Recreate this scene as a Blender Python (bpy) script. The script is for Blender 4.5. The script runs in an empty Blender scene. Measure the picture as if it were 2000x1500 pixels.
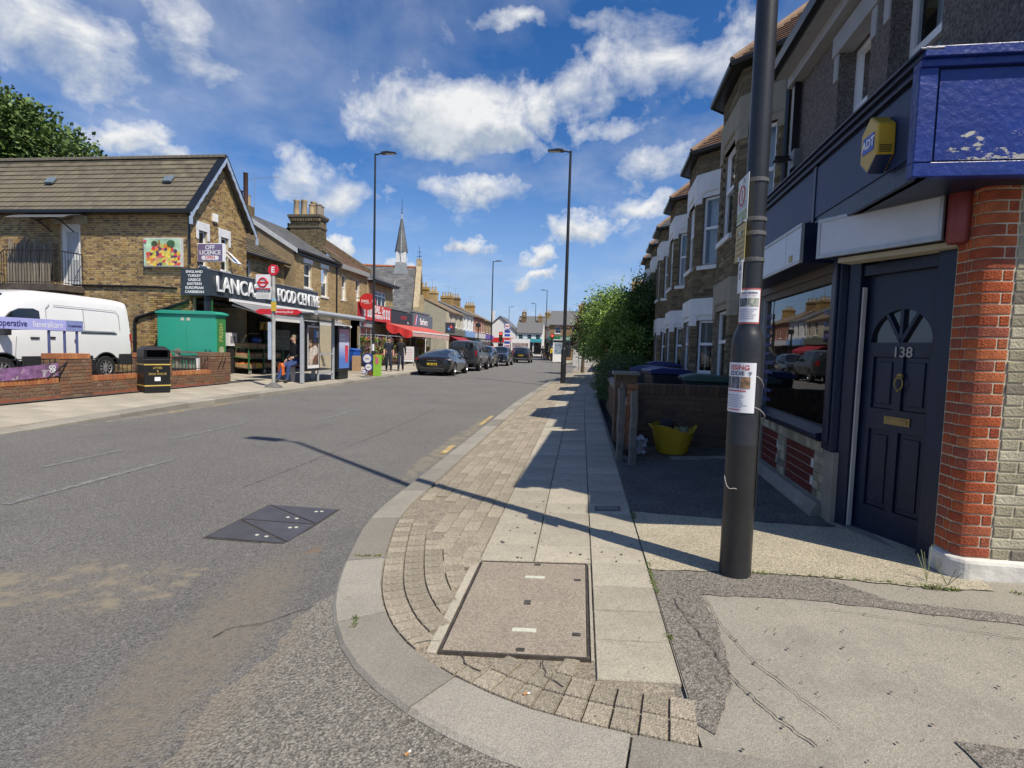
import bpy, bmesh, math, random
from mathutils import Vector, Matrix
random.seed(11)
S = bpy.context.scene
COL = S.collection
R = math.radians
PI = math.pi
# ------------------------------------------------------------------ camera
cam = bpy.data.cameras.new('camera')
cam.sensor_width = 36.0
cam.sensor_fit = 'HORIZONTAL'
cam.lens = 18.9
cam.clip_start = 0.05
cam.clip_end = 3000
camo = bpy.data.objects.new('camera', cam)
COL.objects.link(camo)
camo.matrix_world = Matrix.Translation((0, 0, 1.56)) @ (
 Matrix.Rotation(0.12671538, 4, 'Z') @ Matrix.Rotation(PI / 2 - 0.06730794, 4, 'X') @ Matrix.Rotation(0.02799269, 4, 'Z'))
S.camera = camo
# ------------------------------------------------------------------ sun, sky with clouds, exposure
SUN_EL = R(55.0)
SUN_H = (0.765, -0.644)
sd = Vector((SUN_H[0] * math.cos(SUN_EL), SUN_H[1] * math.cos(SUN_EL), math.sin(SUN_EL)))
sun = bpy.data.lights.new('sun', 'SUN')
sun.energy = 5.0
sun.angle = R(0.55)
sun.color = (1.0, 0.915, 0.77)
suno = bpy.data.objects.new('sun', sun)
COL.objects.link(suno)
suno.rotation_euler = (-sd).to_track_quat('-Z', 'Y').to_euler()
suno.location = (20, -20, 40)
W = bpy.data.worlds.new('World')
S.world = W
W.use_nodes = True
wn = W.node_tree.nodes
wl = W.node_tree.links
wn.clear()
def wmath(op, a, b=None, clamp=False):
 n = wn.new('ShaderNodeMath')
 n.operation = op
 n.use_clamp = clamp
 for i, x in enumerate((a, b)):
  if x is None:
   continue
  if isinstance(x, (int, float)):
   n.inputs[i].default_value = x
  else:
   wl.new(x, n.inputs[i])
 return n.outputs[0]
sky = wn.new('ShaderNodeTexSky')
sky.sky_type = 'NISHITA'
sky.sun_disc = False
sky.sun_elevation = SUN_EL
sky.sun_rotation = math.atan2(SUN_H[0], SUN_H[1])
sky.air_density = 1.0
sky.dust_density = 0.15
sky.ozone_density = 2.2
hs = wn.new('ShaderNodeHueSaturation')
hs.inputs['Saturation'].default_value = 1.3
hs.inputs['Value'].default_value = 1.12
tint = wn.new('ShaderNodeMixRGB')
tint.blend_type = 'MULTIPLY'
tint.inputs[0].default_value = 1.0
tint.inputs[2].default_value = (1.10, 1.07, 1.20, 1)
wl.new(sky.outputs[0], tint.inputs[1])
wl.new(tint.outputs[0], hs.inputs['Color'])
tc = wn.new('ShaderNodeTexCoord')
sp = wn.new('ShaderNodeSeparateXYZ')
wl.new(tc.outputs['Generated'], sp.inputs[0])
X_, Y_, Z_ = sp.outputs
az = wmath('ARCTAN2', X_, Y_)
el = wmath('ARCSINE', Z_)
zz = wmath('ADD', wmath('MAXIMUM', Z_, 0.0), 0.16)
cmb = wn.new('ShaderNodeCombineXYZ')
wl.new(wmath('DIVIDE', X_, zz), cmb.inputs[0])
wl.new(wmath('DIVIDE', Y_, zz), cmb.inputs[1])
def wnoise(vec, scale, detail, rough, off=(0, 0, 0), sc=(1, 1, 1), dist=0.0):
 mp = wn.new('ShaderNodeMapping')
 mp.inputs['Location'].default_value = off
 mp.inputs['Scale'].default_value = sc
 wl.new(vec, mp.inputs[0])
 n = wn.new('ShaderNodeTexNoise')
 n.inputs['Scale'].default_value = scale
 n.inputs['Detail'].default_value = detail
 n.inputs['Roughness'].default_value = rough
 n.inputs['Distortion'].default_value = dist
 wl.new(mp.outputs[0], n.inputs['Vector'])
 return n.outputs['Fac']
n_big = wnoise(cmb.outputs[0], 1.5, 9, 0.56, (3.1, 1.7, 0))
n_edge = wnoise(tc.outputs['Generated'], 9.0, 8, 0.6, (0.3, 0.2, 0.1), (1, 1, 1.6), 0.4)
n_puff = wnoise(tc.outputs['Generated'], 24.0, 5, 0.55)
n_cir = wnoise(cmb.outputs[0], 1.1, 6, 0.65, (7, 2, 0), (1.0, 0.45, 1), 0.6)
nw = wn.new('ShaderNodeTexNoise')
nw.inputs['Scale'].default_value = 7.0
nw.inputs['Detail'].default_value = 5
nw.inputs['Roughness'].default_value = 0.62
wl.new(tc.outputs['Generated'], nw.inputs['Vector'])
nws = wn.new('ShaderNodeSeparateXYZ')
wl.new(nw.outputs['Color'], nws.inputs[0])
azw = wmath('ADD', az, wmath('MULTIPLY', wmath('SUBTRACT', nws.outputs[0], 0.5), 0.30))
elw = wmath('ADD', el, wmath('MULTIPLY', wmath('SUBTRACT', nws.outputs[1], 0.5), 0.15))
# banks of cumulus: azimuth, elevation, half-width, half-height (degrees)
BANKS = [(-15.2, 22.2, 10.0, 4.6, 1.05), (-10.5, 20.4, 6.0, 2.4, 1.0), (-6.0, 23.4, 4.5, 2.8, 0.9), (0.0, 25.0, 5.5, 2.4, 0.6), (6.0, 27.2, 6.5, 3.4, 0.62), (11.5, 25.8, 6.0, 3.0, 0.62), (3.0, 22.2, 4.0, 1.6, 0.55), (5.0, 30.0, 8.0, 1.8, 0.5),
         (-11.5, 15.2, 7.0, 1.7, 0.8), (-25.8, 15.2, 5.0, 2.8, 0.8), (-0.8, 11.9, 4.4, 1.8, 0.95), (-6.0, 9.5, 3.0, 1.1, 0.85), (-11.7, 10.8, 3.2, 1.0, 0.9), (-25.8, 10.2, 2.3, 1.5, 1.0), (-48.0, 22.0, 9.0, 3.8, 0.75), (-39.5, 24.6, 6.0, 3.6, 0.7),
         (-42.5, 16.8, 4.5, 2.2, 0.9), (-39.0, 15.2, 4.6, 1.6, 0.7), (7.2, 17.8, 7.5, 2.7, 0.75), (5.5, 13.8, 6.0, 1.5, 0.7), (-5.4, 7.4, 2.6, 0.8, 0.8), (-19.8, 8.3, 2.6, 1.3, 0.9), (-9.0, 30.4, 5.0, 1.4, 0.6),
         (40, 20, 12, 5, 0.9), (75, 28, 14, 6, 0.8), (120, 18, 12, 4, 0.9), (165, 25, 15, 6, 0.8), (-150, 20, 12, 5, 0.9), (-110, 28, 15, 6, 0.8), (-80, 17, 9, 4, 0.9), (60, 10, 10, 3, 0.8), (140, 40, 14, 7, 0.7), (-130, 42, 15, 7, 0.7), (20, 45, 14, 6, 0.7), (-40, 50, 15, 7, 0.7)]
acc = None
low = None
for (a, e, ra, re_, wt) in BANKS:
 da = wmath('DIVIDE', wmath('SUBTRACT', azw, R(a)), R(ra))
 de = wmath('DIVIDE', wmath('SUBTRACT', elw, R(e)), R(re_))
 d2 = wmath('ADD', wmath('MULTIPLY', da, da), wmath('MULTIPLY', de, de))
 b = wmath('MULTIPLY', wmath('MAXIMUM', wmath('SUBTRACT', 1.0, d2), 0.0), wt)
 lw = wmath('MULTIPLY', b, de)
 acc = b if acc is None else wmath('MAXIMUM', acc, b)
 low = lw if low is None else wmath('ADD', low, lw)
dens = wmath('ADD', wmath('MULTIPLY', acc, 0.85), wmath('MULTIPLY', wmath('SUBTRACT', n_edge, 0.5), 1.35))
dens = wmath('ADD', dens, wmath('MULTIPLY', wmath('SUBTRACT', n_puff, 0.5), 0.30))
dens = wmath('MULTIPLY', wmath('SUBTRACT', dens, 0.12), 1.6, True)
thin = wmath('MULTIPLY', wmath('SUBTRACT', wmath('ADD', wmath('MULTIPLY', n_big, 0.75), wmath('MULTIPLY', n_cir, 0.5)), 0.585), 2.6, True)
thin = wmath('MULTIPLY', thin, 0.6)
hz_ = wmath('MULTIPLY', wmath('SUBTRACT', 0.30, Z_), 3.2, True)
hzm = wn.new('ShaderNodeMixRGB')          # pale blue horizon haze
wl.new(wmath('MULTIPLY', hz_, 0.92), hzm.inputs[0])
wl.new(hs.outputs[0], hzm.inputs[1])
hzm.inputs[2].default_value = (3.4, 5.3, 8.8, 1)
cov = wmath('MULTIPLY', wmath('MAXIMUM', dens, thin), wmath('MULTIPLY', Z_, 14.0, True))
# sunlit heads, greyer undersides
lit = wmath('ADD', wmath('ADD', wmath('MULTIPLY', low, 0.55), wmath('MULTIPLY', n_edge, 0.9)), wmath('MULTIPLY', n_puff, 0.35))
ramp = wn.new('ShaderNodeValToRGB')
ramp.color_ramp.elements[0].position = 0.38
ramp.color_ramp.elements[0].color = (4.6, 5.4, 6.6, 1)
ramp.color_ramp.elements[1].position = 0.78
ramp.color_ramp.elements[1].color = (9.6, 9.7, 9.8, 1)
wl.new(lit, ramp.inputs[0])
mx = wn.new('ShaderNodeMixRGB')
wl.new(cov, mx.inputs[0])
wl.new(hzm.outputs[0], mx.inputs[1])
wl.new(ramp.outputs[0], mx.inputs[2])
bg = wn.new('ShaderNodeBackground')
bg.inputs['Strength'].default_value = 0.08
wl.new(mx.outputs[0], bg.inputs[0])
wo = wn.new('ShaderNodeOutputWorld')
wl.new(bg.outputs[0], wo.inputs[0])
W.cycles.sampling_method = 'MANUAL'
W.cycles.sample_map_resolution = 512
S.view_settings.view_transform = 'Standard'
S.view_settings.look = 'None'
S.view_settings.gamma = 1.0
S.view_settings.use_curve_mapping = False
S.view_settings.exposure = 0.18
S.render.resolution_x = 1024
S.render.resolution_y = 768
# ------------------------------------------------------------------ helpers
class MB:
 def __init__(s):
  s.v = []
  s.f = []
  s.m = []
  s.T = None
 def add(s, vs, fs, mi=0):
  o = len(s.v)
  T = s.T
  s.v += [tuple(T @ Vector(p)) for p in vs] if T else [tuple(p) for p in vs]
  s.f += [tuple(i + o for i in f) for f in fs]
  s.m += [mi] * len(fs)
  return s
 def box(s, x0, x1, y0, y1, z0, z1, mi=0):
  return s.add([(x0, y0, z0), (x1, y0, z0), (x1, y1, z0), (x0, y1, z0), (x0, y0, z1), (x1, y0, z1), (x1, y1, z1), (x0, y1, z1)],
                     [(3, 2, 1, 0), (4, 5, 6, 7), (0, 1, 5, 4), (1, 2, 6, 5), (2, 3, 7, 6), (3, 0, 4, 7)], mi)
 def hexa(s, p, mi=0):
  return s.add(p, [(3, 2, 1, 0), (4, 5, 6, 7), (0, 1, 5, 4), (1, 2, 6, 5), (2, 3, 7, 6), (3, 0, 4, 7)], mi)
 def quad(s, a, b, c, d, mi=0):
  return s.add([a, b, c, d], [(0, 1, 2, 3)], mi)
 def prism(s, poly, a, b, axis='y', mi=0):
  n = len(poly)
  def P(u, w, t):
   return (t, u, w) if axis == 'x' else (u, t, w) if axis == 'y' else (u, w, t)
  vs = [P(u, w, a) for u, w in poly] + [P(u, w, b) for u, w in poly]
  fs = [tuple(range(n - 1, -1, -1)), tuple(range(n, 2 * n))] + [(i, (i + 1) % n, n + (i + 1) % n, n + i) for i in range(n)]
  return s.add(vs, fs, mi)
 def cyl(s, p0, p1, r0, r1=None, n=12, mi=0, cap=True):
  r1 = r0 if r1 is None else r1
  p0 = Vector(p0)
  p1 = Vector(p1)
  d = (p1 - p0).normalized()
  a = d.orthogonal().normalized()
  b = d.cross(a)
  vs = []
  for p, r in ((p0, r0), (p1, r1)):
   for i in range(n):
    t = 2 * PI * i / n
    vs.append(p + a * (r * math.cos(t)) + b * (r * math.sin(t)))
  fs = [(i, (i + 1) % n, n + (i + 1) % n, n + i) for i in range(n)]
  if cap:
   fs += [tuple(range(n - 1, -1, -1)), tuple(range(n, 2 * n))]
  return s.add(vs, fs, mi)
 def tube(s, pts, r, n=6, mi=0):
  for i in range(len(pts) - 1):
   s.cyl(pts[i], pts[i + 1], r, r, n, mi)
  return s
 def lathe(s, prof, n=20, c=(0, 0, 0), axis='z', mi=0):
  vs = []
  k = len(prof)
  for i in range(n):
   t = 2 * PI * i / n
   for r, h in prof:
    x, y = r * math.cos(t), r * math.sin(t)
    q = (x, y, h) if axis == 'z' else (x, h, y) if axis == 'y' else (h, x, y)
    vs.append((q[0] + c[0], q[1] + c[1], q[2] + c[2]))
  fs = []
  for i in range(n):
   j = (i + 1) % n
   for q in range(k - 1):
    fs.append((i * k + q, j * k + q, j * k + q + 1, i * k + q + 1))
  return s.add(vs, fs, mi)
 def ball(s, c, r, n=8, m=6, mi=0):
  rx, ry, rz = (r, r, r) if isinstance(r, (int, float)) else r
  vs = [(c[0] + rx * math.sin(PI * j / m) * math.cos(2 * PI * i / n), c[1] + ry * math.sin(PI * j / m) * math.sin(2 * PI * i / n), c[2] + rz * math.cos(PI * j / m))
              for j in range(m + 1) for i in range(n)]
  fs = [(j * n + i, j * n + (i + 1) % n, (j + 1) * n + (i + 1) % n, (j + 1) * n + i) for j in range(m) for i in range(n)]
  return s.add(vs, fs, mi)
 def mesh(s, name, mats, smooth=0):
  me = bpy.data.meshes.new(name)
  me.from_pydata(s.v, [], s.f)
  for m in (mats if isinstance(mats, (list, tuple)) else [mats]):
   me.materials.append(m)
  me.polygons.foreach_set('material_index', s.m)
  if len(s.f) < 60000:
   bm = bmesh.new()
   bm.from_mesh(me)
   bmesh.ops.remove_doubles(bm, verts=bm.verts, dist=1e-6) if smooth else None
   bmesh.ops.recalc_face_normals(bm, faces=bm.faces)
   bm.to_mesh(me)
   bm.free()
  if smooth:
   me.polygons.foreach_set('use_smooth', [True] * len(me.polygons))
   me.set_sharp_from_angle(angle=R(smooth))
  me.update()
  return me
 def build(s, name, mats, parent=None, loc=None, rotz=0, smooth=0, bevel=0, kind=None):
  return ob(name, s.mesh(name, mats, smooth), parent, loc, rotz, bevel, kind)
def ob(name, me, parent=None, loc=None, rotz=0, bevel=0, kind=None):
 o = bpy.data.objects.new(name, me)
 COL.objects.link(o)
 if parent:
  o.parent = parent
 if loc:
  o.location = loc
 if rotz:
  o.rotation_euler = (0, 0, rotz)
 if bevel:
  b = o.modifiers.new('bevel', 'BEVEL')
  b.width = bevel
  b.segments = 2
  b.limit_method = 'ANGLE'
  b.angle_limit = R(40)
 if kind:
  o['kind'] = kind
 return o
def tag(o, label, cat, group=None):
 o['label'] = label
 o['category'] = cat
 if group:
  o['group'] = group
 return o
def thing(name, label, cat, loc=(0, 0, 0), rotz=0, group=None):
 o = bpy.data.objects.new(name, None)
 o.empty_display_size = 0.2
 COL.objects.link(o)
 o.location = loc
 o.rotation_euler = (0, 0, rotz)
 return tag(o, label, cat, group)
def copy_tree(o, parent=None):
 kids = list(o.children)
 c = o.copy()
 COL.objects.link(c)
 c.parent = parent
 for k in kids:
  copy_tree(k, c)
 return c
def evalmesh(o):
 dg = bpy.context.evaluated_depsgraph_get()
 dg.update()
 return bpy.data.meshes.new_from_object(o.evaluated_get(dg))
def text(body, size, mat, parent, M4, name='lettering', ext=0.004, bold=0.0, sx=1.0, align='CENTER', lines=1.0):
 """flat or raised lettering; M4 places a text that reads along local x with up = local y"""
 cu = bpy.data.curves.new('txt', 'FONT')
 cu.body = body
 cu.size = size
 cu.extrude = ext
 cu.offset = bold
 cu.align_x = align
 cu.align_y = 'CENTER'
 cu.space_line = lines
 cu.resolution_u = 3
 t = bpy.data.objects.new('txt', cu)
 COL.objects.link(t)
 me = evalmesh(t)
 bpy.data.objects.remove(t)
 bpy.data.curves.remove(cu)
 me.transform(M4 @ Matrix.Diagonal((sx, 1, 1, 1)))
 me.materials.clear()
 me.materials.append(mat)
 me.name = name
 return ob(name, me, parent)
def frame(o, xa, ya):
 """matrix with local x -> xa, local y -> ya, local z -> xa x ya, at o"""
 xa = Vector(xa).normalized()
 ya = Vector(ya).normalized()
 za = xa.cross(ya)
 m = Matrix((xa, ya, za)).transposed().to_4x4()
 m.translation = Vector(o)
 return m
# ------------------------------------------------------------------ materials
MATS = {}
def M(name, col, rough=0.6, metal=0.0, var=0.12, scale=6.0, bump=0.0, bscale=60.0, spec=0.5, island=0.0, speck=0.0, sscale=300.0, coat=0.0, emit=None, agg=None):
 if name in MATS:
  return MATS[name]
 m = bpy.data.materials.new(name)
 m.use_nodes = True
 n = m.node_tree.nodes
 l = m.node_tree.links
 p = n['Principled BSDF']
 p.inputs['Roughness'].default_value = rough
 p.inputs['Metallic'].default_value = metal
 p.inputs['Specular IOR Level'].default_value = spec
 if coat:
  p.inputs['Coat Weight'].default_value = coat
  p.inputs['Coat Roughness'].default_value = 0.03
 t = n.new('ShaderNodeTexCoord')
 no = n.new('ShaderNodeTexNoise')
 no.inputs['Scale'].default_value = scale
 no.inputs['Detail'].default_value = 6
 no.inputs['Roughness'].default_value = 0.6
 l.new(t.outputs['Object'], no.inputs['Vector'])
 mix = n.new('ShaderNodeMixRGB')
 mix.inputs[1].default_value = (*[c * (1 - var) for c in col], 1)
 mix.inputs[2].default_value = (*[min(1, c * (1 + var)) for c in col], 1)
 cr = n.new('ShaderNodeMapRange')
 cr.inputs['From Min'].default_value = 0.3
 cr.inputs['From Max'].default_value = 0.7
 l.new(no.outputs['Fac'], cr.inputs['Value'])
 l.new(cr.outputs[0], mix.inputs[0])
 out = mix.outputs[0]
 if speck:
  v = n.new('ShaderNodeTexNoise')
  v.inputs['Scale'].default_value = sscale
  v.inputs['Detail'].default_value = 2
  l.new(t.outputs['Object'], v.inputs['Vector'])
  mr = n.new('ShaderNodeMapRange')
  mr.inputs['From Min'].default_value = 0.3
  mr.inputs['From Max'].default_value = 0.7
  mr.inputs['To Min'].default_value = 1 - speck
  mr.inputs['To Max'].default_value = 1 + speck
  l.new(v.outputs['Fac'], mr.inputs['Value'])
  mm = n.new('ShaderNodeVectorMath')
  mm.operation = 'SCALE'
  l.new(out, mm.inputs[0])
  l.new(mr.outputs[0], mm.inputs['Scale'])
  out = mm.outputs[0]
 if agg:                                       # stones showing in the surface
  for sc_, am in agg:
   v = n.new('ShaderNodeTexVoronoi')
   v.inputs['Scale'].default_value = sc_
   l.new(t.outputs['Object'], v.inputs['Vector'])
   sx = n.new('ShaderNodeSeparateColor')
   l.new(v.outputs['Color'], sx.inputs[0])
   mr = n.new('ShaderNodeMapRange')
   mr.inputs['To Min'].default_value = 1 - am
   mr.inputs['To Max'].default_value = 1 + am
   l.new(sx.outputs[0], mr.inputs['Value'])
   mm = n.new('ShaderNodeVectorMath')
   mm.operation = 'SCALE'
   l.new(out, mm.inputs[0])
   l.new(mr.outputs[0], mm.inputs['Scale'])
   out = mm.outputs[0]
 if island:
  g = n.new('ShaderNodeNewGeometry')
  oi = n.new('ShaderNodeObjectInfo')
  ad = n.new('ShaderNodeMath')
  ad.operation = 'ADD'
  l.new(g.outputs['Random Per Island'], ad.inputs[0])
  l.new(oi.outputs['Random'], ad.inputs[1])
  fr = n.new('ShaderNodeMath')
  fr.operation = 'FRACT'
  l.new(ad.outputs[0], fr.inputs[0])
  mr = n.new('ShaderNodeMapRange')
  mr.inputs['To Min'].default_value = 1 - island
  mr.inputs['To Max'].default_value = 1 + island
  l.new(fr.outputs[0], mr.inputs['Value'])
  mm = n.new('ShaderNodeVectorMath')
  mm.operation = 'SCALE'
  l.new(out, mm.inputs[0])
  l.new(mr.outputs[0], mm.inputs['Scale'])
  out = mm.outputs[0]
 l.new(out, p.inputs['Base Color'])
 if bump:
  bn = n.new('ShaderNodeTexNoise')
  bn.inputs['Scale'].default_value = bscale
  bn.inputs['Detail'].default_value = 4
  l.new(t.outputs['Object'], bn.inputs['Vector'])
  b = n.new('ShaderNodeBump')
  b.inputs['Strength'].default_value = bump
  b.inputs['Distance'].default_value = 0.02
  l.new(bn.outputs['Fac'], b.inputs['Height'])
  l.new(b.outputs[0], p.inputs['Normal'])
 if emit:
  p.inputs['Emission Color'].default_value = (*emit[0], 1)
  p.inputs['Emission Strength'].default_value = emit[1]
 MATS[name] = m
 return m
def MR(name, stops, rough=0.85, bump=0.5, bscale=90.0, grime=0.25, gscale=1.2, speck=0.18):
 """pieces that each take one of several colours (bricks, tiles, leaves)"""
 if name in MATS:
  return MATS[name]
 m = M(name, (0.5, 0.5, 0.5), rough, bump=bump, bscale=bscale, var=grime, scale=gscale, spec=0.25, speck=speck, sscale=120)
 n = m.node_tree.nodes
 l = m.node_tree.links
 p = n['Principled BSDF']
 src = p.inputs['Base Color'].links[0].from_socket
 g = n.new('ShaderNodeNewGeometry')
 oi = n.new('ShaderNodeObjectInfo')
 ad = n.new('ShaderNodeMath')
 ad.operation = 'ADD'
 l.new(g.outputs['Random Per Island'], ad.inputs[0])
 l.new(oi.outputs['Random'], ad.inputs[1])
 fr = n.new('ShaderNodeMath')
 fr.operation = 'FRACT'
 l.new(ad.outputs[0], fr.inputs[0])
 r = n.new('ShaderNodeValToRGB')
 e = r.color_ramp.elements
 k = len(stops)
 e[0].position = 0
 e[0].color = (*stops[0], 1)
 e[1].position = 1
 e[1].color = (*stops[-1], 1)
 for i in range(1, k - 1):
  x = e.new(i / (k - 1))
  x.color = (*stops[i], 1)
 l.new(fr.outputs[0], r.inputs[0])
 mm = n.new('ShaderNodeVectorMath')
 mm.operation = 'MULTIPLY'
 l.new(src, mm.inputs[0])
 l.new(r.outputs[0], mm.inputs[1])
 m2 = n.new('ShaderNodeVectorMath')
 m2.operation = 'SCALE'
 m2.inputs['Scale'].default_value = 2.0
 l.new(mm.outputs[0], m2.inputs[0])
 l.new(m2.outputs[0], p.inputs['Base Color'])
 return m
def glass(name='window_glass', tint=(0.75, 0.8, 0.82), refl=1.0):
 if name in MATS:
  return MATS[name]
 m = bpy.data.materials.new(name)
 m.use_nodes = True
 n = m.node_tree.nodes
 l = m.node_tree.links
 n.remove(n['Principled BSDF'])
 tr = n.new('ShaderNodeBsdfTransparent')
 tr.inputs[0].default_value = (*tint, 1)
 gl = n.new('ShaderNodeBsdfGlossy')
 gl.inputs['Roughness'].default_value = 0.01
 gl.inputs['Color'].default_value = (min(refl, 1), min(refl, 1), min(refl, 1), 1)
 # slightly uneven sheet
 t = n.new('ShaderNodeTexCoord')
 no = n.new('ShaderNodeTexNoise')
 no.inputs['Scale'].default_value = 1.7
 l.new(t.outputs['Object'], no.inputs['Vector'])
 b = n.new('ShaderNodeBump')
 b.inputs['Strength'].default_value = 0.06
 b.inputs['Distance'].default_value = 0.02
 l.new(no.outputs['Fac'], b.inputs['Height'])
 l.new(b.outputs[0], gl.inputs['Normal'])
 fz = n.new('ShaderNodeFresnel')
 fz.inputs['IOR'].default_value = 1.75 if refl > 1 else 1.42
 mx = n.new('ShaderNodeMixShader')
 l.new(fz.outputs[0], mx.inputs[0])
 l.new(tr.outputs[0], mx.inputs[1])
 l.new(gl.outputs[0], mx.inputs[2])
 l.new(mx.outputs[0], n['Material Output'].inputs[0])
 MATS[name] = m
 return m
def MSTAIN(m, layers):
 """add dirt/wear with a shape of its own; layers: (colour, noise scale, threshold, softness, centre, radius)"""
 n = m.node_tree.nodes
 l = m.node_tree.links
 p = n['Principled BSDF']
 src = p.inputs['Base Color'].links[0].from_socket
 g = n.new('ShaderNodeNewGeometry')
 for col, sc, th, so, c, rad in layers:
  no = n.new('ShaderNodeTexNoise')
  no.inputs['Scale'].default_value = sc
  no.inputs['Detail'].default_value = 7
  no.inputs['Roughness'].default_value = 0.68
  l.new(g.outputs['Position'], no.inputs['Vector'])
  v = no.outputs['Fac']
  if c:
   mp = n.new('ShaderNodeMapping')
   mp.vector_type = 'TEXTURE'
   mp.inputs['Location'].default_value = (*c[:2], 0)
   mp.inputs['Rotation'].default_value = (0, 0, c[2] if len(c) > 2 else 0)
   mp.inputs['Scale'].default_value = (*rad, 1)
   l.new(g.outputs['Position'], mp.inputs[0])
   sx = n.new('ShaderNodeVectorMath')
   sx.operation = 'MULTIPLY'
   sx.inputs[1].default_value = (1, 1, 0)
   l.new(mp.outputs[0], sx.inputs[0])
   ln = n.new('ShaderNodeVectorMath')
   ln.operation = 'LENGTH'
   l.new(sx.outputs[0], ln.inputs[0])
   mr = n.new('ShaderNodeMapRange')
   mr.inputs['From Min'].default_value = 0.3
   mr.inputs['From Max'].default_value = 1.0
   mr.inputs['To Min'].default_value = 0.22
   mr.inputs['To Max'].default_value = -0.3
   l.new(ln.outputs['Value'], mr.inputs['Value'])
   a = n.new('ShaderNodeMath')
   l.new(v, a.inputs[0])
   l.new(mr.outputs[0], a.inputs[1])
   v = a.outputs[0]
  mr = n.new('ShaderNodeMapRange')
  mr.inputs['From Min'].default_value = th
  mr.inputs['From Max'].default_value = th + so
  l.new(v, mr.inputs['Value'])
  mx = n.new('ShaderNodeMixRGB')
  l.new(mr.outputs[0], mx.inputs[0])
  l.new(src, mx.inputs[1])
  mx.inputs[2].default_value = (*col, 1)
  src = mx.outputs[0]
 l.new(src, p.inputs['Base Color'])
 return m
BLACK = M('black_paint', (0.012, 0.013, 0.015), 0.32, var=0.2, scale=3)
WHITE = M('white_paint', (0.78, 0.78, 0.76), 0.45, var=0.05, scale=4)
UPVC = M('white_window_frame', (0.8, 0.81, 0.82), 0.35, var=0.03)
STONEW = M('white_painted_stone', (0.74, 0.74, 0.72), 0.7, var=0.08, scale=3, bump=0.2, bscale=30)
GLASS = glass()
DARKGLASS = M('dark_glass', (0.012, 0.015, 0.018), 0.04, var=0.3, scale=1.0, spec=0.9)
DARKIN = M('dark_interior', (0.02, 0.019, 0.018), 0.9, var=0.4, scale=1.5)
NET = M('net_curtain', (0.62, 0.63, 0.63), 0.9, var=0.12, scale=9)
MORTAR = M('mortar', (0.52, 0.45, 0.32), 0.95, var=0.15, bump=0.3, bscale=150)
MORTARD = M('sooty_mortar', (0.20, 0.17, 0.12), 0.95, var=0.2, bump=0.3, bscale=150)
STOCK = MR('yellow_stock_brick', [(0.20, 0.12, 0.055), (0.38, 0.26, 0.10), (0.44, 0.30, 0.115), (0.27, 0.165, 0.07), (0.50, 0.37, 0.17), (0.12, 0.075, 0.05), (0.40, 0.26, 0.095), (0.16, 0.10, 0.06), (0.46, 0.32, 0.13)])
STOCKP = MR('pale_stock_brick', [(0.34, 0.25, 0.12), (0.42, 0.31, 0.16), (0.38, 0.27, 0.125), (0.28, 0.19, 0.09), (0.46, 0.35, 0.19)])
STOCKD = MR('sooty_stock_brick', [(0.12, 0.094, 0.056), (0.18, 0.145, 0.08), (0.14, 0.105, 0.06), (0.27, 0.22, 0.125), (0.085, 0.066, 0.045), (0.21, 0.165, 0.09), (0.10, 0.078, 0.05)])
RED = MR('red_facing_brick', [(0.33, 0.075, 0.03), (0.40, 0.105, 0.04), (0.28, 0.062, 0.03), (0.37, 0.085, 0.032), (0.25, 0.075, 0.05), (0.42, 0.125, 0.05)], bscale=70, grime=0.35, gscale=5, rough=0.95)
GREYST = MR('washed_stock_brick', [(0.40, 0.36, 0.25), (0.30, 0.27, 0.18), (0.48, 0.44, 0.32), (0.25, 0.22, 0.15), (0.36, 0.32, 0.22), (0.16, 0.14, 0.11)], bscale=60, grime=0.35)
GARDEN = MR('brown_garden_brick', [(0.20, 0.10, 0.06), (0.26, 0.13, 0.075), (0.17, 0.10, 0.07), (0.23, 0.15, 0.09), (0.15, 0.085, 0.06), (0.25, 0.17, 0.11)])
COPING = MR('orange_brick_coping', [(0.42, 0.17, 0.07), (0.36, 0.12, 0.055), (0.48, 0.22, 0.09), (0.33, 0.13, 0.07)])
SLATE = MR('grey_slate', [(0.10, 0.105, 0.11), (0.14, 0.142, 0.145), (0.12, 0.12, 0.125), (0.17, 0.168, 0.165)], rough=0.65, bump=0.25)
TILEB = MR('brown_concrete_tile', [(0.135, 0.118, 0.085), (0.16, 0.14, 0.10), (0.12, 0.105, 0.08), (0.15, 0.13, 0.095)], rough=0.85, bump=0.4, bscale=120, grime=0.3, gscale=2.5)
TILER = MR('red_brown_tile', [(0.15, 0.085, 0.055), (0.12, 0.072, 0.05), (0.17, 0.10, 0.065), (0.10, 0.065, 0.05)], rough=0.85)
_bm = {}
def brick_mesh(l, h, d, mat):
 k = (round(l, 3), round(h, 3), round(d, 3), mat.name)
 if k not in _bm:
  b = MB()
  c = min(0.004, h * 0.1)
  vs = [(0, 0.03, 0), (l, 0.03, 0), (l, 0.03, h), (0, 0.03, h), (0, -d + c, 0), (l, -d + c, 0), (l, -d + c, h), (0, -d + c, h),
              (c, -d, c), (l - c, -d, c), (l - c, -d, h - c), (c, -d, h - c)]
  fs = [(0, 1, 5, 4), (1, 2, 6, 5), (2, 3, 7, 6), (3, 0, 4, 7), (4, 5, 9, 8), (5, 6, 10, 9), (6, 7, 11, 10), (7, 4, 8, 11), (8, 9, 10, 11)]
  b.add(vs, fs)
  _bm[k] = b.mesh('brick', mat)
 return _bm[k]
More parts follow.
